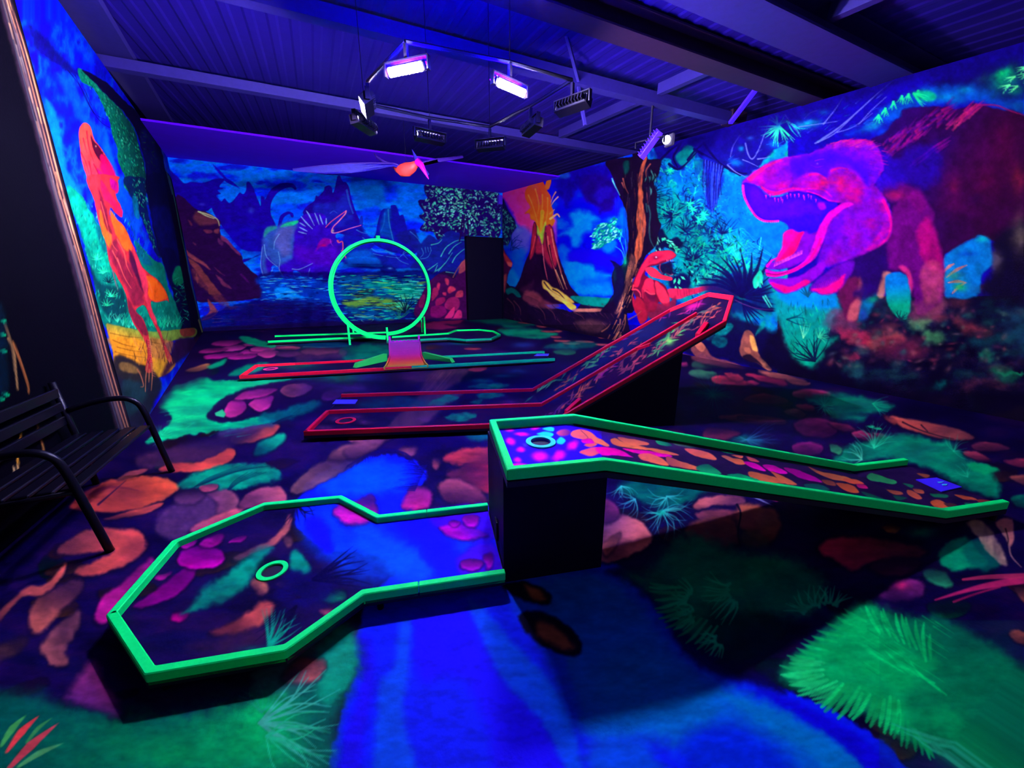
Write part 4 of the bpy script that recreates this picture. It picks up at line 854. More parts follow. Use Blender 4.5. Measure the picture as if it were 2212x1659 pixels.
c.line(zB('780,1200 830,1250 850,1300'), 3, (200, 60, 90), .8, 1); c.line(zB('780,1270 830,1300 858,1295'), 3, (220, 90, 120), .9, 1)
cp(zB('700,1220 780,1190 840,1180 850,1290 780,1290 740,1260'), (16, 2, 50), 3, .9, 2); c.line(zB('735,1200 730,1240 760,1290'), 2.5, (190, 50, 90), .8, 1)
c.spray(zB('695,1133')[0][0], zB('695,1133')[0][1], 6, 5, (80, 10, 60), .9); c.spray(zB('697,1130')[0][0], zB('697,1130')[0][1], 2.2, 2.2, (255, 210, 225), 1)
for x in (800, 815, 835, 855): c.line(zB('%d,1158 %d,1172' % (x, x + 2)), 1.2, (255, 190, 210), .8, .6)
cp(zB('470,1500 500,1560 520,1620 530,1659 500,1659 480,1600 465,1540'), (190, 20, 66), 2, 1, 1); cp([(1377, 640), (1392, 655), (1400, 685), (1384, 700), (1376, 680), (1370, 655)], (170, 20, 56), 2, 1, 1)
cp([(1388, 625), (1405, 650), (1440, 655), (1460, 640), (1455, 670), (1415, 690), (1395, 675)], (140, 16, 56), 3, .9, 2)
# --- big dark palm right of the ramp and mossy stumps
c.leaves(zB('1050,900 1500,900 1560,1240 1200,1400 1000,1300'), 110, 17, 4, [(0, 170, 130), (20, 215, 150), (0, 120, 120), (6, 30, 80)], (-150, -20), .7)
cp(zB('1150,1400 1400,1300 1700,1300 1800,1600 1700,1659 1300,1659'), (8, 10, 84), 14, .85, 7)
c.spray(1606, 640, 14, 12, (0, 110, 110), .9)
for (x, y, L, a0, a1, n, w) in ((1600, 640, 118, -160, -100, 8, 9), (1602, 640, 140, -92, -58, 4, 11), (1604, 642, 92, -44, 4, 6, 6), (1600, 650, 80, 160, 195, 4, 6), (1604, 655, 60, 20, 70, 5, 5)): 
    for i in range(n):
        a = radians(a0 + (a1 - a0) * i / (n - 1) + rng.uniform(-3, 3)); l = L * rng.uniform(.75, 1)
        c.line([(x, y), (x + cos(a + .15) * l * .5, y + sin(a + .15) * l * .5), (x + cos(a) * l, y + sin(a) * l + 10)], w * .5, (8, 2, 70), .9, .5, 1.0, True, w * .75)
c.line([(1604, 650), (1650, 668), (1690, 668), (1708, 664)], 5, (8, 2, 70), .95, .8, mid=9)
cp(zB('1620,1360 1650,1300 1690,1260 1720,1330 1680,1400 1640,1430'), (20, 196, 160), 1.5, .95, 1.5)
for s in ('1740,1500 1800,1600', '1720,1510 1780,1610'): c.line(zB(s), 4, (60, 220, 190), .85, 2)
c.leaves(zB('1660,1280 1700,1300 1700,1420 1640,1420'), 10, 14, 4, [(60, 230, 170), (10, 150, 150)], (60, 120)); c.line(zB('1450,1540 1560,1590 1720,1630 1990,1620'), 2.4, (90, 40, 110), .8, 1)
cp([(1470, 690), (1520, 660), (1600, 690), (1640, 700), (1690, 740), (1700, 800), (1640, 800), (1560, 775), (1480, 760)], (10, 4, 56), 8, .95, 5)
for s, cc in (('0,680 60,670 80,700 20,760 -40,760 -60,720', (0, 130, 130)), ('-60,760 0,770 40,800 0,850 -70,820', (0, 96, 110)), ('300,650 315,680 270,740 240,760', (0, 160, 140)), ('-130,700 -80,690 -60,760 -110,800', (10, 60, 100)), ('-60,600 60,580 40,640 -60,660', (14, 30, 90))): cp(zD(s), cc, 3, .85, 3, tex=.4, ts=(10, 6))
STM = (222, 130, 84)
cp(zD('150,760 190,720 230,760 250,860 300,940 360,1000 330,1015 250,960 180,940 130,880'), (160, 80, 74), 2, 1, 2, tex=.2); cp(zD('200,760 235,780 260,860 250,880 215,850'), (240, 160, 84), 2, .95, 1.5); cp(zD('160,850 200,850 210,890 170,880'), (210, 110, 90), 2, .9, 1.5)
cp(zD('150,910 210,900 290,980 250,960 180,950'), (20, 4, 40), 2, .9, 1.5); cp(zD('290,930 350,1000 330,1012 280,960'), (190, 110, 84), 1.5, .9, 1)
cp([(1492, 752), (1512, 738), (1525, 752), (1540, 770), (1575, 780), (1600, 790), (1560, 786), (1510, 776)], (150, 70, 74), 2, .9, 2, tex=.25); cp([(1500, 745), (1512, 737), (1523, 750), (1515, 760)], (215, 110, 90), 1.5, .8, 1)
c.line([(1472, 764), (1540, 782), (1620, 798), (1680, 812)], 3, (190, 90, 90), .7, 1.5); c.line([(1560, 788), (1620, 796), (1676, 812)], 4, (230, 120, 110), .7, 1.5)
for s in ((1340, 690, 1330, 722), (1350, 680, 1345, 715), (1300, 716, 1318, 700), (1358, 690, 1385, 672)): c.line([(s[0], s[1]), ((s[0] + s[2]) / 2 + 3, (s[1] + s[3]) / 2), (s[2], s[3])], 3, (190, 110, 84), .7, 1)
# --- lower jungle right
c.fnoise((1680, 640, 2900, 1040), 50, 30, [(6, 0, 34), (10, 4, 44), (22, 10, 52), (60, 22, 60), (104, 40, 64)], 1, 12.5, .34, .8)
c.fnoise((1680, 640, 2900, 1040), 40, 26, [(6, 0, 34), (8, 12, 50), (10, 60, 70), (30, 110, 90)], .4, 30.5, .4, .85)
cp(zD('360,460 600,380 840,470 860,580 760,760 840,800 700,980 560,980 480,860 430,700 380,560'), (0, 130, 160), 10, 1, 6, grad=((0, 150, 120), zD('600,450')[0], zD('620,900')[0]))
cp(zD('400,440 600,400 820,460 840,560 700,560 500,540'), (0, 120, 220), 8, .9, 5)
c.leaves(zD('400,560 800,520 780,760 680,960 560,960 440,760'), 90, 16, 3, [(0, 70, 100), (0, 196, 140), (20, 110, 120)], (-120, -60), .6)
c.fan(1745, 640, 44, -140, -50, 8, 4, (4, 70, 110), .85, .2); c.fan(1760, 780, 70, -170, -60, 14, 4, (6, 20, 60), .95, .3); c.fan(1735, 730, 40, -110, -60, 6, 1.8, (120, 230, 170), .7, .2); c.fan(1768, 728, 26, -100, 40, 9, 3, (60, 210, 160), .8); c.fan(1700, 690, 50, -30, 20, 7, 3, (0, 60, 90), .7)
cp(zD('420,700 480,860 580,980 700,980 760,860 860,800 900,960 1000,1100 400,1010 280,900'), (8, 2, 40), 8, .95, 6)
for s, cc, f in (('760,600 900,560 980,640 1000,700 880,760 780,700', (110, 40, 90), 10), ('850,700 960,720 1080,760 1100,840 960,820 860,760', (170, 30, 70), 9), ('1080,800 1240,740 1330,760 1300,820 1200,850 1100,850', (210, 84, 70), 8), ('1100,780 1340,760 1500,840 1420,940 1160,900', (90, 20, 60), 14), ('930,900 1000,900 990,950 930,940', (150, 30, 70), 6), ('1360,660 1480,620 1540,640 1480,720 1400,700', (90, 130, 90), 9), ('1480,740 1580,740 1620,800 1540,820 1480,800', (70, 150, 90), 10), ('1520,440 1620,470 1580,600 1460,580 1400,520', (150, 60, 90), 12), ('1700,620 1800,660 1960,740 1900,760 1740,720', (130, 40, 60), 12), ('1760,430 1860,400 1960,400 1900,430 1800,450', (130, 60, 70), 7), ('1680,360 1780,350 1790,400 1700,450 1660,420', (20, 170, 110), 6), ('1640,230 1700,220 1720,290 1640,330', (120, 90, 90), 7), ('1980,160 2060,140 2040,280 1990,300', (80, 90, 110), 10), ('2150,20 2220,20 2220,200 2160,150', (130, 110, 110), 10), ('900,980 1000,960 1040,1020 1000,1080 950,1050', (20, 70, 84), 9), ('1880,880 1980,880 1960,960 1900,940', (20, 120, 84), 9), ('1560,1100 1640,1090 1620,1150 1570,1140', (0, 80, 84), 8), ('2020,1020 2180,1030 2160,1050 2060,1050', (20, 190, 110), 3), ('1820,780 2000,750 2180,700 2200,760 2000,830 1860,840', (8, 60, 76), 12), ('1960,1000 2100,990 2160,1080 2040,1100', (8, 90, 70), 10), ('1940,1335 2060,1330 2140,1290 2200,1280 2200,1370 2060,1370', (90, 54, 56), 6), ('2060,640 2240,600 2300,900 2180,880', (20, 60, 90), 30)):
    cp(zD(s), cc, f, .85, 8, tex=.35, ts=(24, 12))
for k in range(120):
    x = rng.uniform(1790, 2180); y = rng.uniform(670, 800); c.spray(x, y, rng.uniform(4, 14), rng.uniform(3, 8), [(120, 40, 80), (90, 120, 100), (40, 20, 60), (150, 90, 100), (20, 90, 90), (170, 50, 70)][k % 6], .4, rng.uniform(-50, 20))
cp([(1690, 800), (1760, 800), (1900, 835), (2060, 845), (2300, 850), (2900, 900), (2900, 1040), (1690, 1040)], (6, 0, 30), 14, .85, 10)
cp([(1500, 700), (1560, 760), (1690, 800), (1690, 1040), (1085, 1040), (1085, 760), (1300, 760)], (8, 2, 44), 6, .0)
# --- tyrannosaur
cp(zC('330,900 400,760 520,700 560,1640 380,1640 160,1000'), (0, 120, 226), 8, .0)
NV = (24, 0, 110)
# sky patches over its back
cp(zC('900,480 1130,380 1240,400 1380,300 1540,260 1700,270 1760,250 1860,240 2207,330 2400,420 2400,100 1700,100 1540,110 1400,160 1180,280 1060,380 960,460'), (0, 70, 190), 10, .9, 8, tex=.2)
for (x, y, rx, ry, cc, a) in ((1100, 420, 90, 40, (0, 140, 200), -20), (1640, 200, 140, 40, (0, 120, 200), 5), (1780, 150, 90, 40, (0, 130, 190), 0), (1200, 470, 80, 50, (0, 70, 210), 0), (2150, 280, 90, 50, (0, 60, 130), 0), (620, 400, 110, 40, (0, 170, 190), -8), (740, 310, 50, 26, (10, 110, 190), 0), (610, 330, 40, 20, (10, 70, 170), 0), (380, 550, 60, 40, (0, 96, 220), 0), (140, 580, 26, 22, (0, 150, 220), 0), (200, 500, 30, 20, (40, 110, 220), 0), (100, 680, 60, 30, (0, 120, 220), 10)):
    q = zC('%f,%f' % (x, y))[0]; c.spray(q[0], q[1], rx / 3.385, ry / 3.385, cc, .85, a, .3, (12, 8))
cp(zC('1480,90 1600,60 1900,-40 2300,-80 2300,160 2100,240 1950,170 1800,120 1640,120'), (8, 2, 70), 14, .7, 8)
for (x, y, rx, ry, cc) in ((2070, 60, 160, 110, (0, 140, 100)), (2060, 20, 70, 50, (0, 190, 100)), (1900, 60, 50, 30, (20, 60, 100)), (2150, 160, 60, 40, (0, 110, 100))):
    q = zC('%f,%f' % (x, y))[0]; c.spray(q[0], q[1], rx / 3.385, ry / 3.385, cc, .85, -30, .3, (10, 10))
for (x, y) in ((2100, 80), (2060, 140), (2120, 150), (2190, 60), (2180, 10), (2230, 110), (2260, 40)):
    q = zC('%f,%f' % (x, y))[0]; c.fan(q[0] + 12, q[1] - 8, 26, 130, 175, 4, 3.4, (90, 240, 150), .9, .1, .3)
for (x, y) in ((1130, 370), (1180, 320), (1240, 270), (1300, 230), (1350, 215), (1420, 190)):
    q = zC('%f,%f' % (x, y))[0]; c.fan(q[0] + 4, q[1] - 10, 22, 60, 130, 5, 4, (30, 226, 150), .9, .15, .3)
cp(zC('1400,170 1500,150 1560,180 1540,230 1440,220'), (0, 190, 120), 5, .8, 3); c.fan(1974, 202, 40, 10, 60, 6, 4, (20, 230, 150), .9)
c.fan(1683, 272, 48, 40, 175, 15, 4, (40, 236, 170), .95, .15, .35); c.fan(1680, 270, 28, -150, -20, 8, 4, (20, 200, 170), .8); c.fan(1700, 262, 50, 20, 60, 4, 3.4, (20, 200, 180), .9)
for s, w in (('420,290 500,220 640,90', 3), ('700,530 860,420 1000,300 1120,190 1250,80', 4), ('680,540 820,470 960,340', 3), ('1000,400 1090,300 1200,200', 2), ('740,400 820,300 880,210', 2.4), ('560,420 700,400 840,380', 2), ('840,460 960,420 1100,320', 2), ('170,540 190,620 220,655 260,600 300,500 350,360', 3), ('130,480 80,560 60,640', 2), ('40,700 100,750 180,790', 3), ('260,655 300,650 350,640', 3), ('150,660 200,680 260,710', 2), ('460,330 520,420 560,470', 2), ('690,300 640,320 600,360', 1.6)):
    c.line(zC(s), w, (110, 120, 230), .8, 1)
for k in range(50):
    x = rng.uniform(1570, 1900); y = 300 - (x - 1570) * .28 + rng.uniform(0, 60)
    c.line([(x, y), (x + 12, y - rng.uniform(2, 12))], 1.8, [(70, 90, 220), (10, 0, 110), (20, 110, 210)][k % 3], .5, .6)
# body
cp(zC('1080,520 1180,470 1240,400 1300,340 1340,290 1500,270 1640,280 1740,290 1830,250 1920,270 2100,300 2207,330 2500,420 2700,800 2600,1300 2200,1500 2100,1300 1980,1250 1860,1220 1700,1320 1620,1380 1620,1659 1360,1659 1340,1500 1240,1480 1200,1520 1120,1659 900,1659 860,1500 1000,1350 1200,1200 1240,1100 1200,950 1100,860 1060,700'), (34, 0, 90), 3, 1, 4, grad=((44, 0, 50), zC('1150,700')[0], zC('2000,900')[0]))
c.fnoise((1990, 230, 2400, 520), 34, 60, [(30, 0, 90), (110, 0, 80), (60, 0, 70), (150, 10, 90)], .0, 4)
for (x, y, rx, ry, cc, al, a) in ((1680, 850, 120, 160, (96, 0, 80), .6, 10), (1920, 800, 140, 180, (84, 0, 54), .6, 20), (1700, 850, 40, 70, (140, 10, 76), .6, 0), (1900, 600, 160, 180, (70, 0, 70), .6, 0), (1740, 1000, 180, 100, (80, 0, 70), .5, 0), (2060, 520, 110, 160, (80, 0, 60), .7, 0), (2170, 800, 60, 120, (130, 20, 56), .7, 0), (2180, 1200, 50, 160, (150, 110, 96), .6, 0), (1850, 950, 60, 60, (40, 0, 70), .7, 0), (1560, 720, 90, 160, (30, 0, 130), .8, 20), (1420, 1000, 90, 160, (50, 0, 130), .7, 0), (2010, 1060, 120, 110, (50, 0, 60), .7, 0), (2100, 700, 60, 90, (60, 0, 50), .8, 0), (1580, 560, 140, 60, (36, 0, 120), .7, -30)):
    q = zC('%f,%f' % (x, y))[0]; c.spray(q[0], q[1], rx / 3.385, ry / 3.385, cc, al, a, .35, (16, 22))
def zq(x, y): return zC('%f,%f' % (x, y))[0]
# mane spikes
for i in range(120):
    x, y = rng.uniform(1160, 1660), 0
    y = 560 - (x - 1160) * .62 + rng.uniform(-10, 120)
    a = radians(-40 + rng.uniform(-14, 14)); q = zq(x, y); L = rng.uniform(10, 30)
    c.line([q, (q[0] + cos(a) * L, q[1] + sin(a) * L)], 5, [(150, 0, 130), (110, 0, 140), (190, 10, 110), (70, 0, 150)][i % 4], .42, .4, 1.6)
for i in range(60):
    x = rng.uniform(1640, 1860); y = 420 - (x - 1640) * .75 + rng.uniform(-20, 60); q = zq(x, y); a = radians(-42 + rng.uniform(-8, 8)); L = rng.uniform(14, 34)
    c.line([q, (q[0] + cos(a) * L, q[1] + sin(a) * L)], 4.5, [(160, 10, 100), (200, 40, 110), (110, 0, 110)][i % 3], .5, .4, 1.4)
for i in range(26):
    x = rng.uniform(1360, 1600); q = zq(x, 700 - (x - 1360) * .55 + rng.uniform(-30, 30)); c.line([q, (q[0] + 26, q[1] - 18)], 4, (140, 0, 140), .5, .6)
c.line(zC('1860,260 2000,262 2100,300 2207,335'), 4, (150, 10, 90), .7, 2)
# gap under the belly with palms
cp(zC('1620,1380 1700,1310 1840,1230 1900,1215 1950,1240 1970,1330 1980,1420 1900,1500 1860,1659 1640,1659 1620,1500'), (0, 110, 200), 4, 1, 3, tex=.1)
c.spray(*zq(1800, 1350), 26, 7, (0, 60, 190), .7); c.spray(*zq(1900, 1240), 16, 8, (0, 170, 180), .8)
for (x0, y0, x1, y1) in ((1620, 1480, 1700, 1420), (1640, 1520, 1790, 1430), (1650, 1560, 1790, 1560), (1680, 1640, 1780, 1560)):
    c.line([zq(x0, y0), zq((x0 + x1) / 2, (y0 + y1) / 2 - 10), zq(x1, y1)], 2, (190, 100, 96), .85, 1, mid=7)
c.spray(*zq(1740, 1590), 18, 12, (20, 170, 96), .9); c.spray(*zq(1690, 1510), 22, 12, (40, 130, 96), .7)
cp(zC('1980,1240 2207,1100 2400,1100 2400,1659 1900,1659 1960,1500 2010,1400'), (12, 4, 36), 12, .95, 8); c.spray(*zq(2180, 1220), 22, 40, (130, 110, 96), .7, 0, .3); c.spray(*zq(2010, 1400), 12, 26, (90, 70, 90), .7)
# front leg, thigh
cp(zC('1420,900 1500,960 1550,1060 1560,1200 1600,1320 1620,1400 1610,1560 1600,1700 1440,1800 1400,1659 1340,1480 1240,1460 1200,1420 1210,1200 1260,1000'), (92, 0, 110), 5, .95, 4)
cp(zC('1500,1080 1550,1150 1600,1330 1618,1420 1600,1480 1500,1440 1440,1300 1430,1180'), (170, 0, 110), 7, .9, 4, tex=.25); cp(zC('1460,1440 1600,1420 1610,1659 1480,1700'), (190, 60, 110), 6, .8, 4, tex=.3); cp(zC('1290,1440 1340,1440 1390,1520 1370,1659 1340,1500'), (220, 40, 130), 4, .8, 3)
cp(zC('1200,820 1320,820 1440,880 1500,960 1440,1050 1360,940 1260,970 1180,900'), (110, 0, 110), 8, .8, 5, tex=.3); c.spray(*zq(1270, 920), 24, 12, (160, 10, 90), .7)
cp(zC('1180,1480 1240,1490 1200,1560 1180,1659 1130,1659 1150,1560'), (205, 120, 100), 4, .8, 3)
cp(zD('1200,320 1280,295 1340,320 1368,400 1380,520 1350,640 1290,630 1230,570 1200,480 1190,400'), (0, 110, 210), 3, 1, 2, grad=((0, 150, 120), zD('1280,380')[0], zD('1290,540')[0])); c.fan(1945, 690, 22, -120, 20, 8, 4, (8, 40, 60), .8)
cp(zD('1000,370 1040,420 1060,470 1120,460 1100,560 1040,640 980,640 1000,500'), (0, 110, 170), 7, .8, 4, tex=.3); c.spray(1884, 645, 14, 12, (0, 150, 110), .8); c.spray(1865, 680, 12, 16, (30, 50, 160), .8)
cp(zD('860,380 960,330 1020,350 1034,420 1000,560 980,650 900,650 880,560 840,460'), (90, 10, 70), 5, .95, 4); cp(zD('1010,330 1034,400 1010,540 980,640 920,650 930,560 980,480'), (205, 90, 100), 5, .8, 3, tex=.2)
cp(zD('1380,560 1600,440 1600,640 1500,640 1420,640'), (120, 44, 84), 12, .7, 6, tex=.4)
# neck shadow, jaw muscle
cp(zC('1100,560 1240,640 1340,780 1200,880 1120,820 1040,700'), (36, 0, 190), 10, .8, 6)
cp(zC('1340,600 1500,560 1600,640 1500,860 1340,820 1200,780'), (30, 0, 150), 14, .8, 8)
cp(zC('940,820 1100,840 1180,940 1220,1040 1238,1130 1220,1220 1150,1290 1000,1370 800,1430 700,1440 740,1260 780,1100 860,1000'), (150, 0, 160), 4, 1, 3)
cp(zC('1160,900 1215,1020 1236,1130 1210,1230 1130,1300 1060,1320 1120,1240 1170,1160 1150,1040'), (244, 0, 130), 5, .95, 4); cp(zC('1000,880 1120,880 1180,1000 1160,1120 1080,1160 1000,1000 960,940'), (196, 0, 130), 8, .9, 5, tex=.25); cp(zC('860,1040 960,1100 1000,1180 960,1260 860,1320 800,1260 840,1140'), (170, 0, 170), 7, .8, 4)
cp(zC('760,1200 840,1080 900,1050 880,1160 820,1280 760,1380 720,1380'), (90, 0, 190), 8, .8, 4)
# upper head
cp(zC('150,830 190,780 240,740 320,690 400,662 480,640 620,620 720,580 820,540 900,515 1060,515 1120,550 1160,620 1180,720 1150,780 1100,860 1060,960 900,980 780,960 700,920 620,900 520,890 420,920 340,915 280,860 220,830 160,850'), (150, 0, 170), 2.5, 1, 2)
cp(zC('520,660 660,620 800,600 900,640 1000,700 1080,800 1060,860 960,720 860,660 780,780 640,760 540,780 500,720'), (52, 0, 215), 7, .95, 4)
cp(zC('240,745 330,690 430,670 490,700 510,780 490,860 430,880 340,880 280,850 220,830 200,800'), (196, 0, 130), 4, .95, 3)
cp(zC('310,740 360,710 430,730 470,790 420,830 340,830 290,800'), (140, 0, 150), 5, .9, 3, tex=.3)
cp(zC('190,800 230,770 260,750 300,720 420,664 440,672 330,716 250,780 210,820'), (255, 20, 90), 2.5, .9, 1.5); cp(zC('280,850 340,880 420,890 500,860 520,870 440,905 380,918 330,905'), (255, 10, 100), 2, .95, 1.5)
cp(zC('520,830 560,790 640,760 700,760 760,800 780,850 740,870 640,870 560,880 500,880'), (215, 0, 120), 4, .95, 3); cp(zC('720,790 760,800 785,850 760,870 720,830'), (250, 10, 80), 4, .9, 2)
cp(zC('790,740 840,710 940,740 1020,800 1060,880 1040,960 940,960 860,900 790,860 780,800'), (196, 0, 110), 7, .95, 4, tex=.3); c.spray(*zq(840, 830), 24, 18, (225, 10, 80), .8); c.spray(*zq(1000, 920), 14, 14, (235, 0, 110), .8)
cp(zC('820,545 900,518 1060,515 1110,545 1050,560 940,560 850,580 760,580'), (200, 0, 140), 3, .9, 3)
for i in range(60):
    x = rng.uniform(760, 1120); q = zq(x, 560 - 30 * sin((x - 760) / 360 * pi) + rng.uniform(-14, 40)); c.line([q, (q[0] + rng.uniform(8, 20), q[1] - rng.uniform(2, 7))], 2.6, [(225, 20, 140), (150, 0, 160), (250, 60, 120)][i % 3], .6, .4)
for i in range(30):
    q = zq(rng.uniform(1060, 1170), rng.uniform(590, 760)); c.line([q, (q[0] + 14, q[1] + 3)], 2.4, (205, 10, 150), .6, .5)
c.spray(*zq(690, 690), 13, 9, (100, 0, 190), .9); c.line(zC('680,668 710,660 745,655'), 2.4, (255, 30, 140), .9, 1.5); c.spray(*zq(696, 688), 2.6, 2.2, (230, 170, 255), 1); c.line(zC('650,700 690,715 740,705'), 2, (140, 0, 170), .8, 1)
c.poly(zC('150,830 240,740 400,662 620,620 820,540 1060,515 1150,600 1180,720 1150,780 1180,900 1220,1040 1236,1130 1200,1240 1000,1370 700,1440 760,1160 880,1000 700,920 520,890 340,915 220,830'), (64, 0, 216), 6, .62, 6, tex=.75, ts=(26, 16))  # violet light on the head put into the mural paint
c.poly(zC('480,690 760,600 960,600 1100,700 1140,820 1000,760 860,700 640,740 520,780'), (48, 0, 225), 10, .55, 6, tex=.3)
c.spray(*zq(1000, 1160), 34, 40, (96, 0, 200), .5, 0, .5, (14, 10)); c.spray(*zq(880, 1300), 40, 20, (90, 0, 190), .5, -20, .4, (14, 10))
for s, w, cc in (('190,800 230,768 300,718 420,664', 3.5, (255, 10, 100)), ('290,868 340,892 400,902 460,886 520,868', 4, (255, 0, 110)), ('520,868 580,876 660,872 740,880 800,930', 3.5, (236, 0, 130)), ('1180,960 1222,1060 1234,1140 1210,1230 1140,1295', 5, (255, 0, 130)), ('640,770 700,765 760,800', 4, (230, 10, 120)), ('800,740 860,720 920,730', 4, (215, 10, 110))): c.line(zC(s), w, cc, .7, 1.2, 2.5)
# mouth
cp(zC('150,840 220,832 280,870 330,920 420,930 520,900 640,910 740,960 840,980 820,1040 740,1100 700,1200 640,1300 560,1330 500,1180 470,1130 420,1110 340,1110 270,1100 210,1030 160,940'), (40, 0, 225), 2.5, 1, 2)
cp(zC('200,860 260,880 330,950 460,960 600,960 700,1010 720,1080 600,1060 480,1080 400,1090 300,1080 220,1000'), (70, 0, 205), 8, .8, 4)
c.line(zC('152,850 160,920 185,980 215,1030 250,1075 300,1105 360,1110 410,1108'), 5, (236, 0, 150), .95, 4)
for i in range(26):
    t = i / 25; q = smooth_pts(zC('152,850 160,920 185,980 215,1030 250,1075 300,1105 360,1110 410,1108'), 8, False); p = q[int(t * (len(q) - 1))]; c.line([p, (p[0] + 1, p[1] + 4)], 1.6, (255, 90, 200), .8, .6)
for x, y in ((320, 935), (385, 955), (410, 960), (430, 950), (440, 965), (475, 935), (500, 925), (530, 930), (595, 935), (600, 945), (630, 930), (685, 965), (560, 925), (650, 940), (350, 925)): c.line([zq(x, y - 14), zq(x + 2, y + 12)], 2.8, (225, 20, 200), .85, .6)
c.line(zC('620,890 700,915 780,955 860,968'), 2.4, (200, 0, 160), .8, 1)
cp(zC('700,980 740,970 760,1010 720,1030'), (150, 0, 180), 3, .8, 2)
# throat and lower jaw
cp(zC('450,1200 500,1170 560,1190 600,1190 580,1260 520,1340 440,1400 380,1420 430,1320 440,1260'), (240, 0, 150), 3, 1, 2); cp(zC('560,1200 600,1190 600,1240 560,1320 470,1380 420,1390 470,1320 520,1250'), (255, 0, 110), 3, 1, 2)
cp(zC('600,1190 640,1200 700,1180 720,1130 690,1260 640,1360 560,1420 440,1460 340,1460 320,1420 420,1400 520,1350'), (110, 0, 190), 3, 1, 2)
cp(zC('840,1000 920,970 960,990 860,1040 790,1120 750,1220 720,1300 680,1380 600,1440 500,1490 400,1520 340,1515 315,1490 320,1460 400,1480 500,1460 600,1400 660,1300 700,1180 760,1070'), (205, 0, 190), 2, 1, 1.5); c.line(zC('330,1500 420,1500 520,1470 620,1410 680,1330 720,1240'), 6, (255, 0, 150), .9, 5)
for i in range(22):
    t = i / 21; x = 380 + 200 * t; y = 1440 - 90 * t; q = zq(x, y); c.line([q, (q[0] + 3, q[1] - 9)], 2.0, (255, 80, 200), .75, .6)
c.line(zC('330,1440 360,1400 400,1380'), 5, (230, 0, 170), .9, 3); c.line(zC('325,1490 400,1500 480,1480'), 2, (60, 0, 90), .7, 2)
cp(zC('340,1530 480,1530 600,1490 720,1410 760,1430 720,1500 620,1580 540,1620 460,1640 400,1620 360,1580'), (120, 0, 190), 3, 1, 2); cp(zC('350,1560 420,1610 470,1638 560,1600 640,1560 600,1540 500,1590 420,1570'), (244, 0, 130), 3, .95, 2); cp(zC('640,1600 760,1480 860,1420 960,1400 940,1500 860,1600 780,1640 700,1640'), (90, 0, 170), 4, 1, 3)
cp(zC('660,1610 760,1590 860,1530 900,1500 880,1570 820,1630 740,1640'), (240, 0, 130), 4, .9, 3); 
for i in range(14): q = zq(700 + i * 12, 1620 - i * 6); c.line([q, (q[0] - 3, q[1] - 12)], 2, (200, 0, 150), .6, .5)
cp(zC('960,1380 1060,1340 1200,1280 1200,1440 1180,1480 1100,1659 960,1659 1020,1560 980,1450'), (30, 0, 90), 8, .9, 5)
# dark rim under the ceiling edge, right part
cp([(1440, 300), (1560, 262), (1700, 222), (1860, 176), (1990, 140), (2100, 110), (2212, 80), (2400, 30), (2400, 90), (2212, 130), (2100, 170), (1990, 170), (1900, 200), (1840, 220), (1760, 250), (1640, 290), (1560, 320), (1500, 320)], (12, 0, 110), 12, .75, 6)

c.grain(.14, 16, 16, 5.0)

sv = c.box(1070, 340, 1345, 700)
c.a[sv] = np.minimum(255, c.a[sv] * 1.3)  # volcano end brightened in the paint to make up for weak light there
# ================================================================== back wall: swamp, horned dinosaur, spires, leafy tree
BACK = Canvas(330, 270, 1120, 770, 2.0, (0, 60, 230))
b = BACK
xE, xG, xF, xP = Z(360, 320, 5.267), Z(700, 320, 5.267), Z(380, 580, 3.95), Z(680, 500, 3.95)
def bp_(p, col, f=1.0, al=1.0, w=1.5, **k): b.poly(p, col, f, al, w, **k)
b.fnoise((330, 270, 1120, 770), 60, 16, [(0, 30, 230), (0, 76, 236), (0, 110, 220), (0, 90, 250), (10, 20, 200)], 1, 5.5, .3, .7)
for s, cc, f, al in (('100,200 500,210 560,300 480,400 300,380 160,300', (0, 96, 220), 5, .8), ('240,300 420,270 620,330 560,370 440,340 300,360', (14, 0, 200), 4, .8), ('700,250 1100,270 1400,290 1380,330 1140,320 1000,400 900,380', (0, 110, 225), 5, .8), ('1120,370 1300,380 1500,380 1600,430 1500,480 1460,440 1340,400 1160,440', (10, 10, 220), 4, .7), ('600,480 900,440 940,520 800,620 620,600', (0, 100, 230), 5, .9), ('1220,480 1500,500 1700,460 1740,560 1640,640 1360,640 1240,620 1200,560', (0, 110, 235), 5, .8), ('1200,660 1300,640 1600,660 1560,800 1480,840 1300,860 1240,860', (0, 70, 245), 5, .8), ('860,1150 1040,1160 1080,1200 1060,1240 900,1290 860,1220', (0, 96, 215), 4, .8), ('1500,640 1640,620 1700,640 1600,700 1500,680', (14, 0, 190), 4, .7)):
    bp_(xE(s), cc, f, al, 4)
for s, cc, f, al in (('330,340 600,330 760,420 720,560 640,720 400,700 330,560', (0, 84, 190), 6, .8), ('700,440 900,430 860,540 760,600 680,560', (0, 40, 235), 6, .8), ('460,700 620,680 600,820 480,860 430,780', (0, 50, 245), 5, .8), ('840,430 1140,420 1120,560 1080,760 940,800 860,640', (0, 100, 225), 6, .8), ('930,830 1100,850 1180,900 1240,990 1100,940 960,910', (0, 24, 245), 5, .9), ('560,420 700,500 600,620 420,520', (0, 80, 160), 8, .6)):
    bp_(xG(s), cc, f, al, 4)
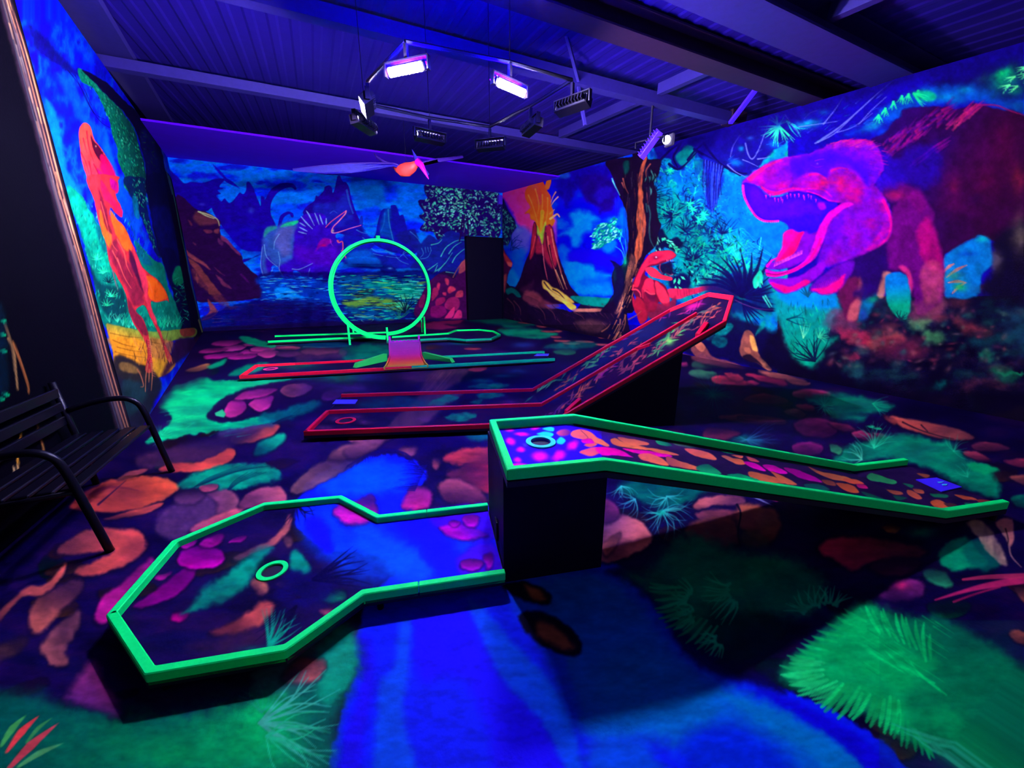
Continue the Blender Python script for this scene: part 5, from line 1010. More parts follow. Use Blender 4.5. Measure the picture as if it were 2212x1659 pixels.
# distant giants and ridges on the left
NVY = (20, 0, 150)
bp_(xE('20,260 60,270 130,330 200,400 300,380 400,400 560,350 660,350 600,430 640,460 580,480 620,520 560,540 600,590 560,590 540,640 440,720 200,720 60,640 20,500'), NVY, 1.4, 1, 1.5)
bp_(xE('525,185 560,210 620,270 680,340 700,350 760,390 830,460 790,440 720,410 660,370 640,330 580,270'), (20, 0, 170), 1, 1, .5); bp_(xE('540,560 570,570 620,610 660,575 720,625 800,540 830,505 870,520 900,480 910,400 940,385 980,440 1010,520 1040,600 1070,660 1070,550 1110,560 1120,580 1180,480 1270,410 1360,395 1440,410 1475,460 1460,480 1420,450 1340,460 1260,510 1200,600 1180,680 1190,760 1230,850 1260,900 1280,800 1310,750 1380,722 1430,740 1445,780 1420,785 1390,750 1330,790 1310,860 1300,900 1280,1200 1060,1210 900,1290 860,1290 880,1260 1000,1240 1100,1180 860,1150 640,900 560,780 500,640'), (22, 0, 150), 1.1, 1, 1)
b.spray(*xE('960,710')[0], 9, 7, (40, 60, 190), .7); b.spray(*xE('980,900')[0], 9, 7, (36, 50, 180), .5); b.spray(*xE('400,640')[0], 9, 4, (60, 60, 210), .5)
bp_(xE('640,900 1060,880 1100,1100 1060,1220 860,1160 740,1060'), (14, 0, 170), 6, .5, 4)
# spire behind the horned one, and the second spire
bp_(xE('1580,680 1680,600 1700,540 1730,550 1790,480 1800,440 1850,420 1880,450 1895,510 1920,430 1940,330 1970,315 2000,380 2040,390 2080,460 2110,600 2150,720 2200,840 2212,1000 1900,960 1700,900 1560,760'), (26, 0, 140), 1, 1, 1)
bp_(xE('1680,640 1850,620 1960,600 2010,520 2060,560 2100,700 2120,820 1960,900 1800,860 1700,760'), (20, 34, 170), 5, .8, 3, tex=.25); b.line(xE('2050,480 2080,620 2120,740'), 5, (30, 90, 190), .7, 3)
for s in ('1860,740 1900,715 1940,740', '1980,1020 2060,970 2110,970', '2080,1130 2140,1080 2170,1020'): b.line(xE(s), 2, (50, 90, 220), .7, 1)
bp_(xG('590,960 610,860 640,740 680,690 750,690 760,655 810,650 840,700 860,765 900,760 930,860 950,960 1000,1020 1060,1090 1040,1200 860,1200 700,1160 560,1080'), (14, 10, 150), 1, 1, 1)
bp_(xG('700,700 760,700 760,900 800,1060 700,1000 640,980 650,860'), (0, 70, 170), 5, .8, 3); b.line(xG('730,700 740,840 770,980 790,1060'), 3, (40, 130, 200), .7, 1.5); b.line(xG('690,740 680,860 640,960'), 3, (20, 100, 190), .6, 2); bp_(xG('400,830 430,765 445,820 440,900 480,940 420,920'), (16, 30, 160), 1, .9, 1)
bp_(xG('260,820 340,820 400,860 460,940 560,1040 600,1080 560,1180 1100,1260 1100,1360 240,1330 240,900'), (16, 10, 150), 3, .85, 3)
bp_(xG('820,1000 960,930 1040,940 1100,1080 1180,990 1240,1010 1290,1040 1340,960 1460,930 1600,940 1640,1400 1000,1400 1060,1200'), (16, 20, 130), 2, .9, 2)
for s in ('370,930 430,960 490,970', '440,1020 500,1060 560,1080', '540,1140 600,1180 700,1180 780,1200', '820,1240 880,1290 960,1320', '870,1230 910,1200 960,1170', '1110,1140 1130,1200 1090,1250', '1150,1130 1160,1190', '1180,1130 1190,1180', '1210,1130 1220,1170', '1100,1260 1180,1240 1220,1160', '980,950 1040,1000 1110,1080', '250,1140 300,1100 380,1100', '560,1200 700,1230 860,1250', '700,1160 760,1200 820,1220', '940,1150 900,1200 950,1260'): b.line(xG(s), 2.0, (50, 130, 210), .75, 1)
for s in ('1220,1100 1300,1080 1340,1040', '1330,1230 1380,1140 1440,1090 1520,1050 1610,1045', '1420,1200 1480,1120 1560,1070', '1460,1300 1500,1230 1580,1160 1640,1130', '1240,1420 1300,1380 1370,1320 1460,1190', '1180,1390 1250,1340 1290,1310', '1260,1410 1290,1330', '1300,1400 1340,1350 1370,1310'): b.line(xG(s), 2.6, (60, 190, 180), .85, 1)
bp_(xG('570,1240 620,1260 680,1215 720,1250 760,1330 800,1360 830,1400 660,1410 640,1330 600,1290'), (10, 20, 140), 1.5, .9, 2); bp_(xG('640,1330 740,1290 780,1360 760,1420 660,1420'), (8, 24, 150), 3, .9, 2)
for s in ('240,1330 500,1340 660,1340', '240,1260 420,1240 600,1260'): b.line(xG(s), 4, (0, 110, 220), .5, 3)
bp_(xG('300,1180 500,1160 600,1240 640,1330 400,1330 260,1300'), (0, 90, 200), 6, .75, 4); bp_(xG('820,1370 1040,1370 1120,1390 1100,1420 900,1420'), (0, 90, 200), 3, .8, 2); b.spray(*xG('750,1368')[0], 6, 2.5, (90, 160, 240), .9)
# brown crag on the left
bp_(xE('100,560 200,570 320,690 440,720 590,810 610,890 620,990 720,1080 850,1220 870,1290 960,1390 1040,1460 1060,1560 1090,1700 200,1700 60,1000'), (34, 4, 64), 1.4, 1, 2)
bp_(xE('330,730 440,730 560,800 600,830 600,890 560,860 440,880 360,860 300,800'), (90, 36, 60), 4, .9, 3)
for s in ('360,722 440,745 520,775 580,815 600,880', '380,730 450,770 540,800'): b.line(xE(s), 3, (190, 200, 150), .85, 1.5)
for s, cc in (('420,930 500,930 520,960 460,970', (110, 40, 70)), ('540,930 600,920 590,970 540,960', (120, 50, 70)), ('240,820 290,860 280,880', (110, 40, 66)), ('620,990 680,1030 760,1120 840,1210 800,1200 700,1100 620,1040', (120, 40, 96)), ('580,1020 640,1060 640,1110 590,1080', (90, 30, 90)), ('220,1160 300,1220 420,1300 500,1380 420,1340 260,1240', (150, 64, 74)), ('240,1250 330,1300 440,1420 520,1540 620,1659 540,1640 440,1540 330,1400', (140, 60, 60)), ('540,1350 640,1440 660,1450 600,1420', (110, 40, 84)), ('560,1440 680,1540 740,1600 640,1560', (120, 44, 84)), ('340,1420 360,1500 350,1540 330,1480', (150, 70, 70)), ('300,1070 340,1090 330,1110', (100, 40, 80)), ('480,1590 560,1659 480,1659', (130, 60, 60)), ('860,1430 940,1530 900,1510 840,1440', (70, 10, 96))):
    bp_(xE(s), cc, 2, .85, 2, tex=.2)
bp_(xF('220,440 300,430 350,360 330,320 270,260 290,360'), (150, 60, 66), 2.5, .9, 2); bp_(xF('130,10 240,40 300,120 420,260 480,350 400,320 300,220 180,120'), (110, 44, 60), 4, .7, 4, tex=.4, ts=(6, 6))
b.line(xF('220,440 280,420 340,390 360,360'), 2.5, (210, 110, 80), .9, 1)
# horned dinosaur
BD = (60, 90, 190)
bp_(xE('1100,1000 1120,930 1180,890 1260,885 1340,850 1420,825 1490,820 1560,760 1640,740 1760,740 1820,800 1810,900 1860,900 2040,715 2035,740 1900,930 1910,965 2200,875 2210,885 1940,970 1940,1040 2000,1060 2010,1150 2040,1240 1980,1300 1900,1360 1880,1420 1860,1560 1780,1560 1780,1440 1700,1480 1640,1540 1560,1560 1520,1420 1440,1400 1450,1500 1530,1590 1350,1600 1340,1480 1280,1380 1260,1340 1200,1340 1180,1440 1200,1560 1100,1560 1100,1460 1070,1340 1080,1160'), (44, 4, 180), 1.2, 1, 1)
bp_(xE('1100,1000 1120,930 1180,890 1260,885 1340,850 1420,825 1490,830 1490,900 1440,1000 1440,1200 1400,1280 1260,1340 1160,1240 1120,1340 1180,1440 1200,1560 1110,1560 1100,1460 1075,1340 1085,1160'), (40, 96, 180), 5, .85, 3, tex=.2)
bp_(xE('1340,860 1480,820 1495,850 1440,880 1380,890 1300,900'), (20, 190, 130), 2, .95, 1.5); bp_(xE('1120,930 1180,890 1260,890 1240,920 1160,960 1110,1010'), (30, 150, 140), 3, .85, 2)
bp_(xE('1270,930 1340,890 1440,890 1450,960 1400,1060 1420,1180 1340,1240 1290,1180 1230,1100 1230,1000'), (90, 84, 180), 6, .8, 3, tex=.3)
bp_(xE('1700,1160 1740,1060 1800,1020 1880,1060 1840,1100 1780,1120 1700,1170'), (130, 0, 150), 3, .9, 2); bp_(xE('1480,1100 1700,1160 1900,1100 1980,1200 1900,1340 1760,1340 1560,1300 1460,1240'), (80, 0, 180), 8, .6, 4); b.spray(*xE('1790,1110')[0], 9, 4, (190, 0, 110), .8)
for s in ('1590,715 1620,760 1680,880', '1685,740 1710,800 1735,870', '1740,760 1760,820 1780,870', '1815,800 1815,870', '1530,780 1590,850 1660,920', '1515,850 1580,890', '1510,900 1600,945', '1500,950 1590,975'): b.line(xE(s), 1.6, (120, 160, 245), .95, 1, mid=3.2)
for s in ('1100,1560 1100,1460 1070,1340 1080,1200 1090,1120', '1110,1100 1140,1240 1260,1350', '1350,1560 1340,1480 1280,1380 1290,1280 1270,1180', '1190,1560 1180,1460 1210,1360', '1560,1560 1520,1420', '1650,1540 1610,1460 1630,1370', '1480,1510 1440,1430', '1430,1375 1500,1380 1580,1350 1660,1310', '1280,980 1230,1060 1220,1150'): b.line(xE(s), 2.2, (110, 170, 225), .75, 1.2)
b.line(xE('1810,900 1880,830 2040,715'), 1.5, (255, 70, 130), 1, 2); b.line(xE('2042,715 2030,750 1960,830 1900,890 1875,950 1900,965 1960,955 2080,915 2210,878'), 2.6, (255, 120, 150), 1, 1.2); b.spray(*xE('1890,940')[0], 3, 4, (180, 190, 150), .9)
b.line(xE('1940,1050 1960,1075 2000,1065 2005,1150 1990,1170 2020,1200 2040,1250'), 2.2, (255, 90, 110), 1, 1.6); b.spray(*xE('1950,1060')[0], 3, 3, (255, 90, 90), .9); b.line(xE('1995,1200 2020,1215 2035,1240'), 2, (255, 80, 120), .9, 1)
b.line(xE('1880,1410 1920,1470'), 2.4, (200, 180, 200), .8, 1); b.line(xE('1860,1040 1870,1080 1890,1110'), 1.6, (180, 60, 200), .7, .8)
# swamp water
bp_([(562, 592), (700, 588), (930, 585), (1012, 600), (1012, 700), (440, 720), (430, 690), (500, 660), (566, 640)], (6, 0, 90), 3, .8, 3)
bp_(xF('720,80 1280,90 1380,140 1400,300 1000,330 760,280 730,180'), (0, 60, 200), 6, .7, 4); bp_(xF('840,180 960,160 1040,220 1100,260 900,270'), (0, 140, 250), 3, .9, 3)
bp_(xP('220,390 500,380 640,400 900,420 930,480 860,640 620,760 420,760 260,660 210,520'), (0, 70, 130), 8, .85, 5)
bp_(xP('460,440 620,400 720,450 860,470 900,560 700,560 560,480 440,470'), (0, 170, 130), 7, .7, 4); bp_(xP('240,600 400,560 520,560 640,580 800,640 720,680 560,640 400,640 280,640'), (110, 160, 30), 5, .8, 4, tex=.3, ts=(8, 3)); bp_(xP('340,540 420,490 500,500 480,540 380,560'), (20, 50, 50), 4, .7, 3)
for k in range(620):
    x = rng.uniform(560, 925); y = rng.uniform(594, 706)
    if x < 735: cc = [(0, 130, 250), (60, 170, 240), (6, 0, 96), (0, 90, 220), (10, 0, 80), (60, 190, 200)][k % 6]
    else: cc = [(0, 170, 150), (20, 230, 150), (6, 0, 70), (0, 110, 170), (8, 10, 60), (120, 170, 60)][k % 6]
    if y > 650 and x < 700 and k % 3: cc = (10, 0, 80)
    L = rng.uniform(6, 26); b.line([(x, y), (x + L / 2, y + rng.uniform(-1, 1)), (x + L, y)], .8, cc, .7, .6, .6, False, 2.2)
for k in range(40):
    x = rng.uniform(850, 912); y = rng.uniform(604, 665); L = rng.uniform(10, 30); b.line([(x - L / 2, y), (x + L / 2, y)], 1.2, (70, 240, 180), .8, 1.2, .6, False)
for k in range(90):
    x = rng.uniform(440, 620); y = rng.uniform(655, 712); b.line([(x, y), (x + rng.uniform(8, 30), y - 1)], 1.2, [(120, 60, 96), (70, 30, 90), (20, 4, 60), (60, 60, 120)][k % 4], .6, .6)
bp_([(560, 650), (700, 655), (730, 690), (700, 712), (560, 712), (500, 690)], (14, 0, 84), 10, .7, 4)
b.fan(875, 675, 44, -170, -40, 16, 2.4, (4, 20, 50), .9, .3); b.fan(862, 688, 40, -150, -20, 12, 1.8, (20, 110, 100), .8, .3)
for s in ('400,760 430,780 480,770 500,750', '340,720 420,730 500,720'): b.line(xP(s), 2.6, (90, 210, 190), .8, 1.4)
# red stones right of the loop
bp_(xP('860,640 920,520 980,420 1060,360 1140,335 1200,380 1260,260 1320,200 1330,720 1240,760 1000,780 860,720'), (60, 6, 74), 1.5, 1, 2)
for s, cc in (('1110,400 1140,410 1140,460 1120,450', (200, 50, 90)), ('1050,440 1070,450 1060,500 1040,480', (190, 40, 90)), ('1150,470 1180,470 1200,500 1150,530 1135,500', (205, 50, 90)), ('1010,490 1050,490 1050,540 1000,590', (170, 30, 90)), ('1220,510 1260,510 1260,560 1200,560', (190, 50, 90)), ('1040,580 1100,560 1110,600 1040,640', (150, 20, 90)), ('1140,570 1210,560 1240,620 1200,680 1110,650', (150, 24, 96)), ('1090,520 1120,520 1120,545 1095,540', (190, 40, 90)), ('1000,640 1100,640 1120,700 1060,740 990,720', (120, 10, 96)), ('1170,660 1190,650 1180,720 1120,760 1110,740', (236, 40, 120)), ('1210,680 1250,680 1250,740 1180,750', (215, 40, 120)), ('1070,750 1200,740 1240,760 1100,775', (190, 30, 110)), ('1240,270 1300,240 1310,300 1230,360', (150, 60, 80)), ('900,560 940,540 930,640 890,640', (120, 20, 84))): bp_(xP(s), cc, 1.8, .9, 1.5)
bp_(xP('1060,360 1140,335 1200,370 1180,400 1120,370'), (20, 10, 60), 2, .8, 1); b.line(xP('1120,345 1190,355'), 2, (80, 190, 170), .8, 1); b.line(xP('1180,390 1230,300 1310,210'), 3, (160, 84, 90), .7, 2)
# leafy tree above the doorway
TC = xG('1155,410 1300,420 1600,450 1960,500 2000,600 2000,980 1900,1010 1640,1000 1560,1000 1540,960 1400,950 1300,1040 1240,960 1100,940 1120,880 1160,850 1080,770 1140,740 1090,660 1080,600 1140,590 1180,560 1150,500')
bp_(TC, (24, 0, 90), 1.2, 1, 2.5); l_ = b.leaves(TC, 430, 8, 3.4, [(60, 170, 150), (100, 200, 190), (30, 130, 120), (70, 140, 160), (20, 70, 110)], (-80, 80), .95)
b.leaves(xG('1250,430 1500,460 1640,600 1760,760 1600,900 1300,860 1200,620'), 110, 8, 3.8, [(60, 210, 160), (110, 220, 190)], (-70, 70), .95)
for s in ('1600,760 1590,860 1600,1000', '1570,820 1560,930', '1630,800 1640,900 1640,1000', '1560,960 1540,1060'): b.line(xG(s), 3, (30, 4, 70), .9, 3)
b.line(xG('1610,850 1590,960'), 1.2, (110, 140, 180), .7)
bp_(xG('2000,560 2050,600 2120,700 2120,1100 2040,1100 2020,900'), (24, 10, 90), 2, .95, 2)
bp_([(330, 716), (1120, 690), (1120, 770), (330, 770)], (16, 4, 60), 3, .9, 2)

b.grain(.13, 12, 7, 8.0)
# ================================================================== left wall: orange raptor; and the dark wall end with its tree
LEFT = Canvas(0, 40, 470, 990, 2.0, (0, 40, 240))
l = LEFT
yA, yB = Z(0, 0, 3.95), Z(0, 380, 3.95)
def lp(p, col, f=1.0, al=1.0, w=1.5, **k): l.poly(p, col, f, al, w, **k)
l.fnoise((0, 40, 470, 990), 26, 60, [(8, 0, 210), (0, 20, 245), (0, 70, 255), (10, 0, 230)], 1, 3.3)
lp(yA('380,860 440,900 520,1100 560,1400 600,1500 700,1659 600,1659 520,1500 450,1200'), (0, 110, 255), 6, .9, 3)
lp(yA('480,620 620,700 700,900 780,1040 900,1100 940,1300 880,1300 760,1100 660,1000 560,800'), (0, 70, 240), 8, .8, 4)
lp(yA('900,1080 960,1300 1040,1600 1060,1700 960,1600 880,1200'), (0, 100, 255), 5, .8, 3)
lp(yB('960,0 1080,60 1160,200 1200,400 1260,560 1180,500 1080,400 1000,300'), (0, 84, 250), 6, .8, 4)
lp(yA('240,200 400,330 620,560 700,640 640,640 480,560 300,420'), (8, 0, 110), 8, .9, 4)
for s in ('580,600 700,760 800,960 900,1020', '640,640 760,900 860,1040 940,1090', '720,760 780,900'): l.line(yA(s), 1.6, (6, 0, 90), .9, .8)
# vine column of leaves
VC = yA('660,590 700,590 800,700 900,800 1000,900 1080,1000 1140,1090 1190,1250 1230,1400 1250,1560 1240,1659 1140,1659 1060,1600 1060,1500 1010,1380 1000,1260 960,1150 940,1060 880,900 800,760 700,700')
lp(VC, (0, 120, 96), 1.5, 1, 2, grad=((4, 60, 70), yA('940,1100')[0], yA('1140,1050')[0]))
l.leaves(VC, 420, 7, 2.2, [(0, 170, 120), (0, 110, 90), (60, 190, 150), (0, 60, 80)], (50, 90), .85)
lp(yB('1050,30 1130,0 1250,40 1250,200 1280,400 1330,560 1370,700 1320,640 1240,440 1180,300 1130,200'), (4, 20, 90), 2, .9, 2)
l.leaves(yB('1120,0 1240,20 1260,220 1220,260 1140,180'), 60, 7, 2.4, [(0, 170, 130), (80, 200, 170), (0, 70, 90)], (50, 90)); l.leaves(yB('1200,280 1270,380 1360,700 1320,640 1240,440'), 40, 6, 2, [(0, 150, 120), (60, 180, 150)], (50, 90))
lp(yB('1130,180 1170,200 1190,360 1150,340'), (0, 120, 160), 1.5, .8, 1)
# dark trunk at the corner
lp(yA('700,590 900,700 1060,860 1180,960 1300,1040 1400,1170 1570,1150 1570,1200 1380,1190 1400,1400 1440,1659 1260,1659 1240,1400 1180,1180 1100,1010 900,800 760,660'), (8, 0, 50), 1.5, 1, 2)
lp(yA('1200,1120 1290,1130 1330,1300 1370,1400 1350,1659 1270,1659 1260,1500 1210,1300'), (16, 10, 110), 5, .7, 3)
lp(yB('1260,0 1430,0 1480,200 1540,500 1600,800 1660,1060 1740,1340 1700,1340 1520,1300 1480,1000 1400,760 1340,600 1280,300'), (8, 4, 66), 2, 1, 2)
lp(yB('1280,300 1430,260 1480,460 1540,760 1440,860 1380,640'), (10, 10, 130), 6, .7, 4); lp(yB('1370,640 1460,620 1530,740 1560,900 1480,980 1420,840'), (8, 0, 80), 3, .9, 2)
lp(yB('1470,850 1500,780 1545,770 1580,840 1560,920 1490,930'), (0, 160, 110), 2.5, .95, 1.5)
l.leaves(yB('1460,880 1580,900 1640,1240 1540,1260 1480,1060'), 60, 14, 3, [(0, 150, 120), (4, 20, 50), (0, 90, 90), (40, 190, 150)], (-70, 60), .85)
lp(yB('1400,0 1450,0 1510,200 1570,560 1620,900 1700,1200 1740,1400 1660,1400 1600,1100 1540,760 1480,400'), (6, 0, 40), 1.2, 1, 1)
l.line(yA('1365,1190 1400,1350 1430,1500 1470,1659'), 1.6, (90, 130, 160), .8, 1.8); l.line(yB('1440,0 1480,160 1520,360 1555,540 1590,700 1630,900 1680,1120 1725,1330'), 2.0, (80, 150, 140), .85, 2.2); l.line(yB('1695,1230 1725,1330'), 3.4, (170, 170, 110), .9, 3)
l.leaves(yA('1180,1120 1300,1120 1340,1500 1260,1450'), 22, 10, 2.6, [(30, 60, 80), (40, 90, 80)], (-30, 60), .7)
# jungle low
lp(yB('560,100 620,100 700,170 760,280 830,400 900,520 960,700 1060,860 1180,760 1150,560 1240,640 1300,700 1400,780 1440,960 1500,1080 1540,1320 1240,1340 900,1300 800,900 700,520 620,300'), (0, 120, 110), 2, 1, 3)
lp(yB('570,100 620,110 700,190 780,330 860,520 940,700 900,800 780,680 700,480 620,300'), (0, 150, 130), 2.5, .95, 2)
lp(yB('800,400 840,420 940,640 960,700 880,640'), (0, 80, 110), 3, .8, 2); lp(yB('1130,450 1180,560 1260,680 1300,760 1200,720'), (0, 80, 140), 3, .7, 2)
lp(yB('760,760 840,900 960,940 1060,980 1080,1200 920,1200 820,980'), (0, 40, 60), 4, .8, 3)
for k in range(520):
    x = rng.uniform(150, 385); y = rng.uniform(440, 718)
    if not (x > 140 + (y - 400) * .27 and x < 300 + (y - 560) * .5 + 20 * (y < 560)): continue
    l.leaf(x, y, rng.uniform(5, 13), 2.0, rng.uniform(-110, -60), [(0, 170, 130), (0, 200, 140), (0, 60, 80), (60, 210, 170), (0, 100, 100)][k % 5], .75)
for (x, y) in ((222, 590), (235, 610), (210, 560), (240, 640), (232, 660)): l.fan(x, y, 18, -170, -10, 8, 2.2, [(40, 230, 160), (4, 20, 50)][int(x) % 2], .9)
for k in range(30): 
    x = rng.uniform(230, 385); l.fan(x, 700 + rng.uniform(-8, 12), 22, -120, -60, 4, 1.8, [(0, 180, 130), (60, 210, 170)][k % 2], .8)
# sandy ground
lp(yB('905,1270 1000,1280 1160,1310 1300,1330 1540,1310 1660,1300 1680,1340 1640,1380 1500,1400 1400,1450 1500,1600 1400,1700 1200,1760 1000,1700 960,1480'), (225, 150, 40), 2, 1, 2, grad=((120, 150, 60), yB('1100,1420')[0], yB('1150,1290')[0]))
lp(yB('920,1380 1200,1400 1280,1500 1300,1600 1040,1640 960,1480'), (255, 150, 30), 4, .8, 3); lp(yB('1280,1380 1400,1400 1480,1420 1440,1520 1340,1560 1260,1480'), (190, 110, 60), 4, .8, 3); lp(yB('1540,1310 1640,1300 1668,1320 1650,1360 1560,1370'), (150, 50, 50), 2, .9, 1.5)
for s in ('960,1400 1060,1440 1160,1460', '980,1500 1100,1530 1240,1550', '1000,1460 1120,1490 1220,1500', '1040,1570 1160,1610 1260,1620', '940,1340 1080,1370 1200,1380', '1300,1420 1400,1440'): l.line(yB(s), 1.8, (110, 60, 20), .75, .8)
lp([(250, 770), (300, 785), (330, 800), (350, 830), (330, 880), (300, 960), (260, 980), (240, 860)], (30, 24, 44), 5, .95, 3); lp([(262, 782), (290, 790), (305, 805), (280, 806), (258, 795)], (170, 120, 60), 3, .7, 2); lp([(270, 820), (310, 830), (315, 860), (280, 900), (265, 860)], (26, 60, 74), 5, .7, 3)
lp(yB('1500,1400 1640,1380 1720,1360 1740,1420 1480,1620 1420,1700 1380,1700 1440,1560'), (50, 14, 60), 5, .9, 3)
# raptor
O1, O2 = (255, 96, 30), (255, 64, 60)
lp(yA('672,1120 690,1070 722,1045 770,1080 800,1180 860,1260 920,1360 960,1440 1000,1560 1010,1600 980,1659 800,1659 770,1600 700,1380 680,1240'), O2, 1.2, 1, 1, grad=((255, 40, 90), yA('700,1200')[0], yA('960,1560')[0]))
lp(yA('770,1150 800,1200 860,1270 910,1370 880,1400 830,1340 790,1260'), (60, 0, 40), 1.5, .95, 1); l.spray(207, 316, 2, 2.6, (255, 190, 170), 1); l.leaves(yA('840,1240 880,1280 930,1390 900,1390'), 12, 5, 1.6, [(250, 110, 90)], (40, 80))
for s in ('740,1120 760,1260 800,1380', '710,1180 740,1300', '760,1380 780,1500 760,1600', '800,1400 840,1480 860,1560 920,1659', '690,1300 730,1380 760,1480'): l.line(yA(s), 3, (170, 10, 50), .75, 1)
lp(yA('860,1320 920,1360 970,1440 1000,1560 960,1590 900,1520 860,1440'), (255, 0, 100), 3, .85, 2); lp(yA('830,1440 900,1520 960,1600 1010,1600 980,1659 900,1659'), (190, 0, 120), 3, .85, 2)
lp(yB('740,0 1000,0 1005,40 1010,90 980,130 1000,200 1030,250 1045,330 1030,350 980,310 940,270 940,340 1000,380 1060,430 1100,520 1140,600 1180,700 1220,780 1280,840 1340,880 1400,960 1430,1020 1440,1080 1420,1060 1340,1080 1290,1070 1300,1160 1340,1260 1360,1300 1400,1420 1440,1500 1470,1560 1440,1590 1400,1480 1350,1340 1280,1200 1230,1100 1160,1150 1220,1220 1260,1330 1280,1440 1300,1659 1240,1659 1260,1500 1220,1380 1140,1260 1100,1150 1070,1000 1000,860 940,760 900,560 850,420 800,200'), (205, 40, 60), 1.1, 1, 1)
lp(yB('860,440 900,560 940,620 1000,660 960,560 940,440 870,300 850,300'), O1, 2, .95, 1.5)
lp(yB('940,290 1000,370 1060,430 1110,540 1130,620 1080,640 1010,540 960,420'), O1, 2, .95, 1.5); lp(yB('1240,860 1290,860 1360,910 1410,990 1425,1040 1340,1070 1280,1040 1250,960'), (255, 92, 16), 2, 1, 1.5)
lp(yB('860,30 960,180 1040,280 1045,330 1020,340 940,240 880,180'), (250, 20, 90), 2, .95, 1); lp(yB('940,20 1000,60 990,120 950,100'), (200, 0, 160), 2, .9, 1)
lp(yB('960,560 1000,560 1060,700 1120,760 1160,880 1230,1060 1140,1100 1080,960 980,780 930,660'), (120, 20, 60), 4, .8, 3); lp(yB('1100,620 1180,760 1260,960 1220,1000 1160,860 1120,760'), (50, 4, 60), 3, .85, 2)
lp(yB('1130,600 1180,700 1260,900 1260,1040 1340,1240 1320,1250 1240,1050 1190,860'), (240, 50, 90), 2, .9, 1.5); lp(yB('840,100 900,260 930,400 960,500 900,440 860,260'), (100, 10, 50), 2.5, .8, 1.5)
lp(yB('1090,1040 1150,1140 1220,1230 1260,1340 1230,1360 1140,1240 1100,1150'), (110, 20, 56), 3, .85, 2)
for s in ('1000,700 1060,860 1120,960', '960,640 1020,760', '1060,640 1080,760 1130,860', '1270,900 1300,1000', '860,220 900,360 950,560 1000,640', '1000,540 1060,660 1080,740'): l.line(yB(s), 2.4, (255, 100, 90), .7, 1)
for s in ('940,720 980,880 1010,980', '960,800 990,940'): l.line(yB(s), 2, (130, 60, 90), .8, 1)
for k in range(16):
    t = k / 15; x = (1262 + 36 * t) / 3.95; y = 380 + (1400 + 300 * t) / 3.95; l.line([(x, y), (x + 7, y + 3)], 1.6, (250, 120, 110), .7, 1)
    x = (1362 + 80 * t) / 3.95; y = 380 + (1330 + 230 * t) / 3.95; l.line([(x, y), (x + 5, y + 2)], 1.4, (255, 110, 100), .7, .8)
for s in ('1262,1600 1246,1700 1240,1840', '1290,1600 1300,1700 1290,1830', '1275,1650 1270,1760', '1440,1560 1450,1600', '1455,1540 1470,1600', '1170,1650 1200,1700 1225,1790 1200,1800'): l.line(yB(s), 3, (200, 110, 84), .9, 1.4)
for k in range(70):
    x = rng.uniform(290, 372); y = rng.uniform(735, 790); l.line([(x, y), (x + rng.uniform(-6, 6), y - rng.uniform(6, 20))], 1.2, [(190, 110, 80), (60, 24, 40), (220, 140, 84)][k % 3], .8, .6)
# --- near wall, almost black, painted tree on its far end
l.grain(.16, 8, 16, 2.0)
NEAR = Canvas(-700, -300, 330, 1500, 1.0, (1, 0, 9))
n_ = NEAR
EG = [(25, 0), (60, 120), (100, 270), (139, 420), (190, 600), (243, 800), (291, 960)]
def edge(dx): return [(x + dx, y) for x, y in [(-15, -140), (7, -60)] + EG]
n_.poly(edge(2) + edge(-30)[::-1], (44, 24, 50), 4, .8, 3, False, tex=.3, ts=(8, 40))
for dx, w, cc, al in ((-3, 3, (230, 150, 110), .8), (-9, 2.5, (190, 120, 90), .8), (-15, 3, (90, 70, 90), .8), (-22, 2, (60, 70, 90), .7), (-6, 2, (20, 4, 30), .9), (-18, 2, (130, 96, 90), .6)):
    p = edge(dx); n_.line([(x + rng.uniform(-2, 2), y) for x, y in p], w, cc, al, w, .9)
for k in range(60):
    i = rng.integers(0, 8); t = rng.random(); a, b = edge(0)[i], edge(0)[i + 1]; x = a[0] + (b[0] - a[0]) * t - rng.uniform(2, 20); y = a[1] + (b[1] - a[1]) * t
    n_.line([(x, y), (x + 9, y + 34)], 2.2, [(240, 170, 120), (60, 40, 60), (16, 6, 30), (120, 110, 120)][k % 4], .7, .6)
for s, cc in (('18,730 30,760 34,800 38,840', (150, 110, 70)), ('28,740 44,780 60,830 62,848', (150, 84, 44)), ('48,918 44,950 38,990 40,1000', (235, 160, 50)), ('78,905 86,940 94,970 92,990', (150, 100, 50)), ('30,1010 32,1028', (190, 150, 110)), ('38,1005 40,1022', (220, 170, 110)), ('10,700 24,740 32,800', (96, 70, 50))): n_.line(Q(s), 5, cc, .9, 4, 1.2)
for x, y in ((5, 692), (4, 722), (6, 758), (0, 860), (10, 850)): n_.leaf(x - 6, y, 18, 9, 10, (0, 200, 120), .9)
n_.poly(Q('-60,640 4,660 14,760 12,860 -60,880'), (0, 24, 50), 8, .7, 5, tex=.4)
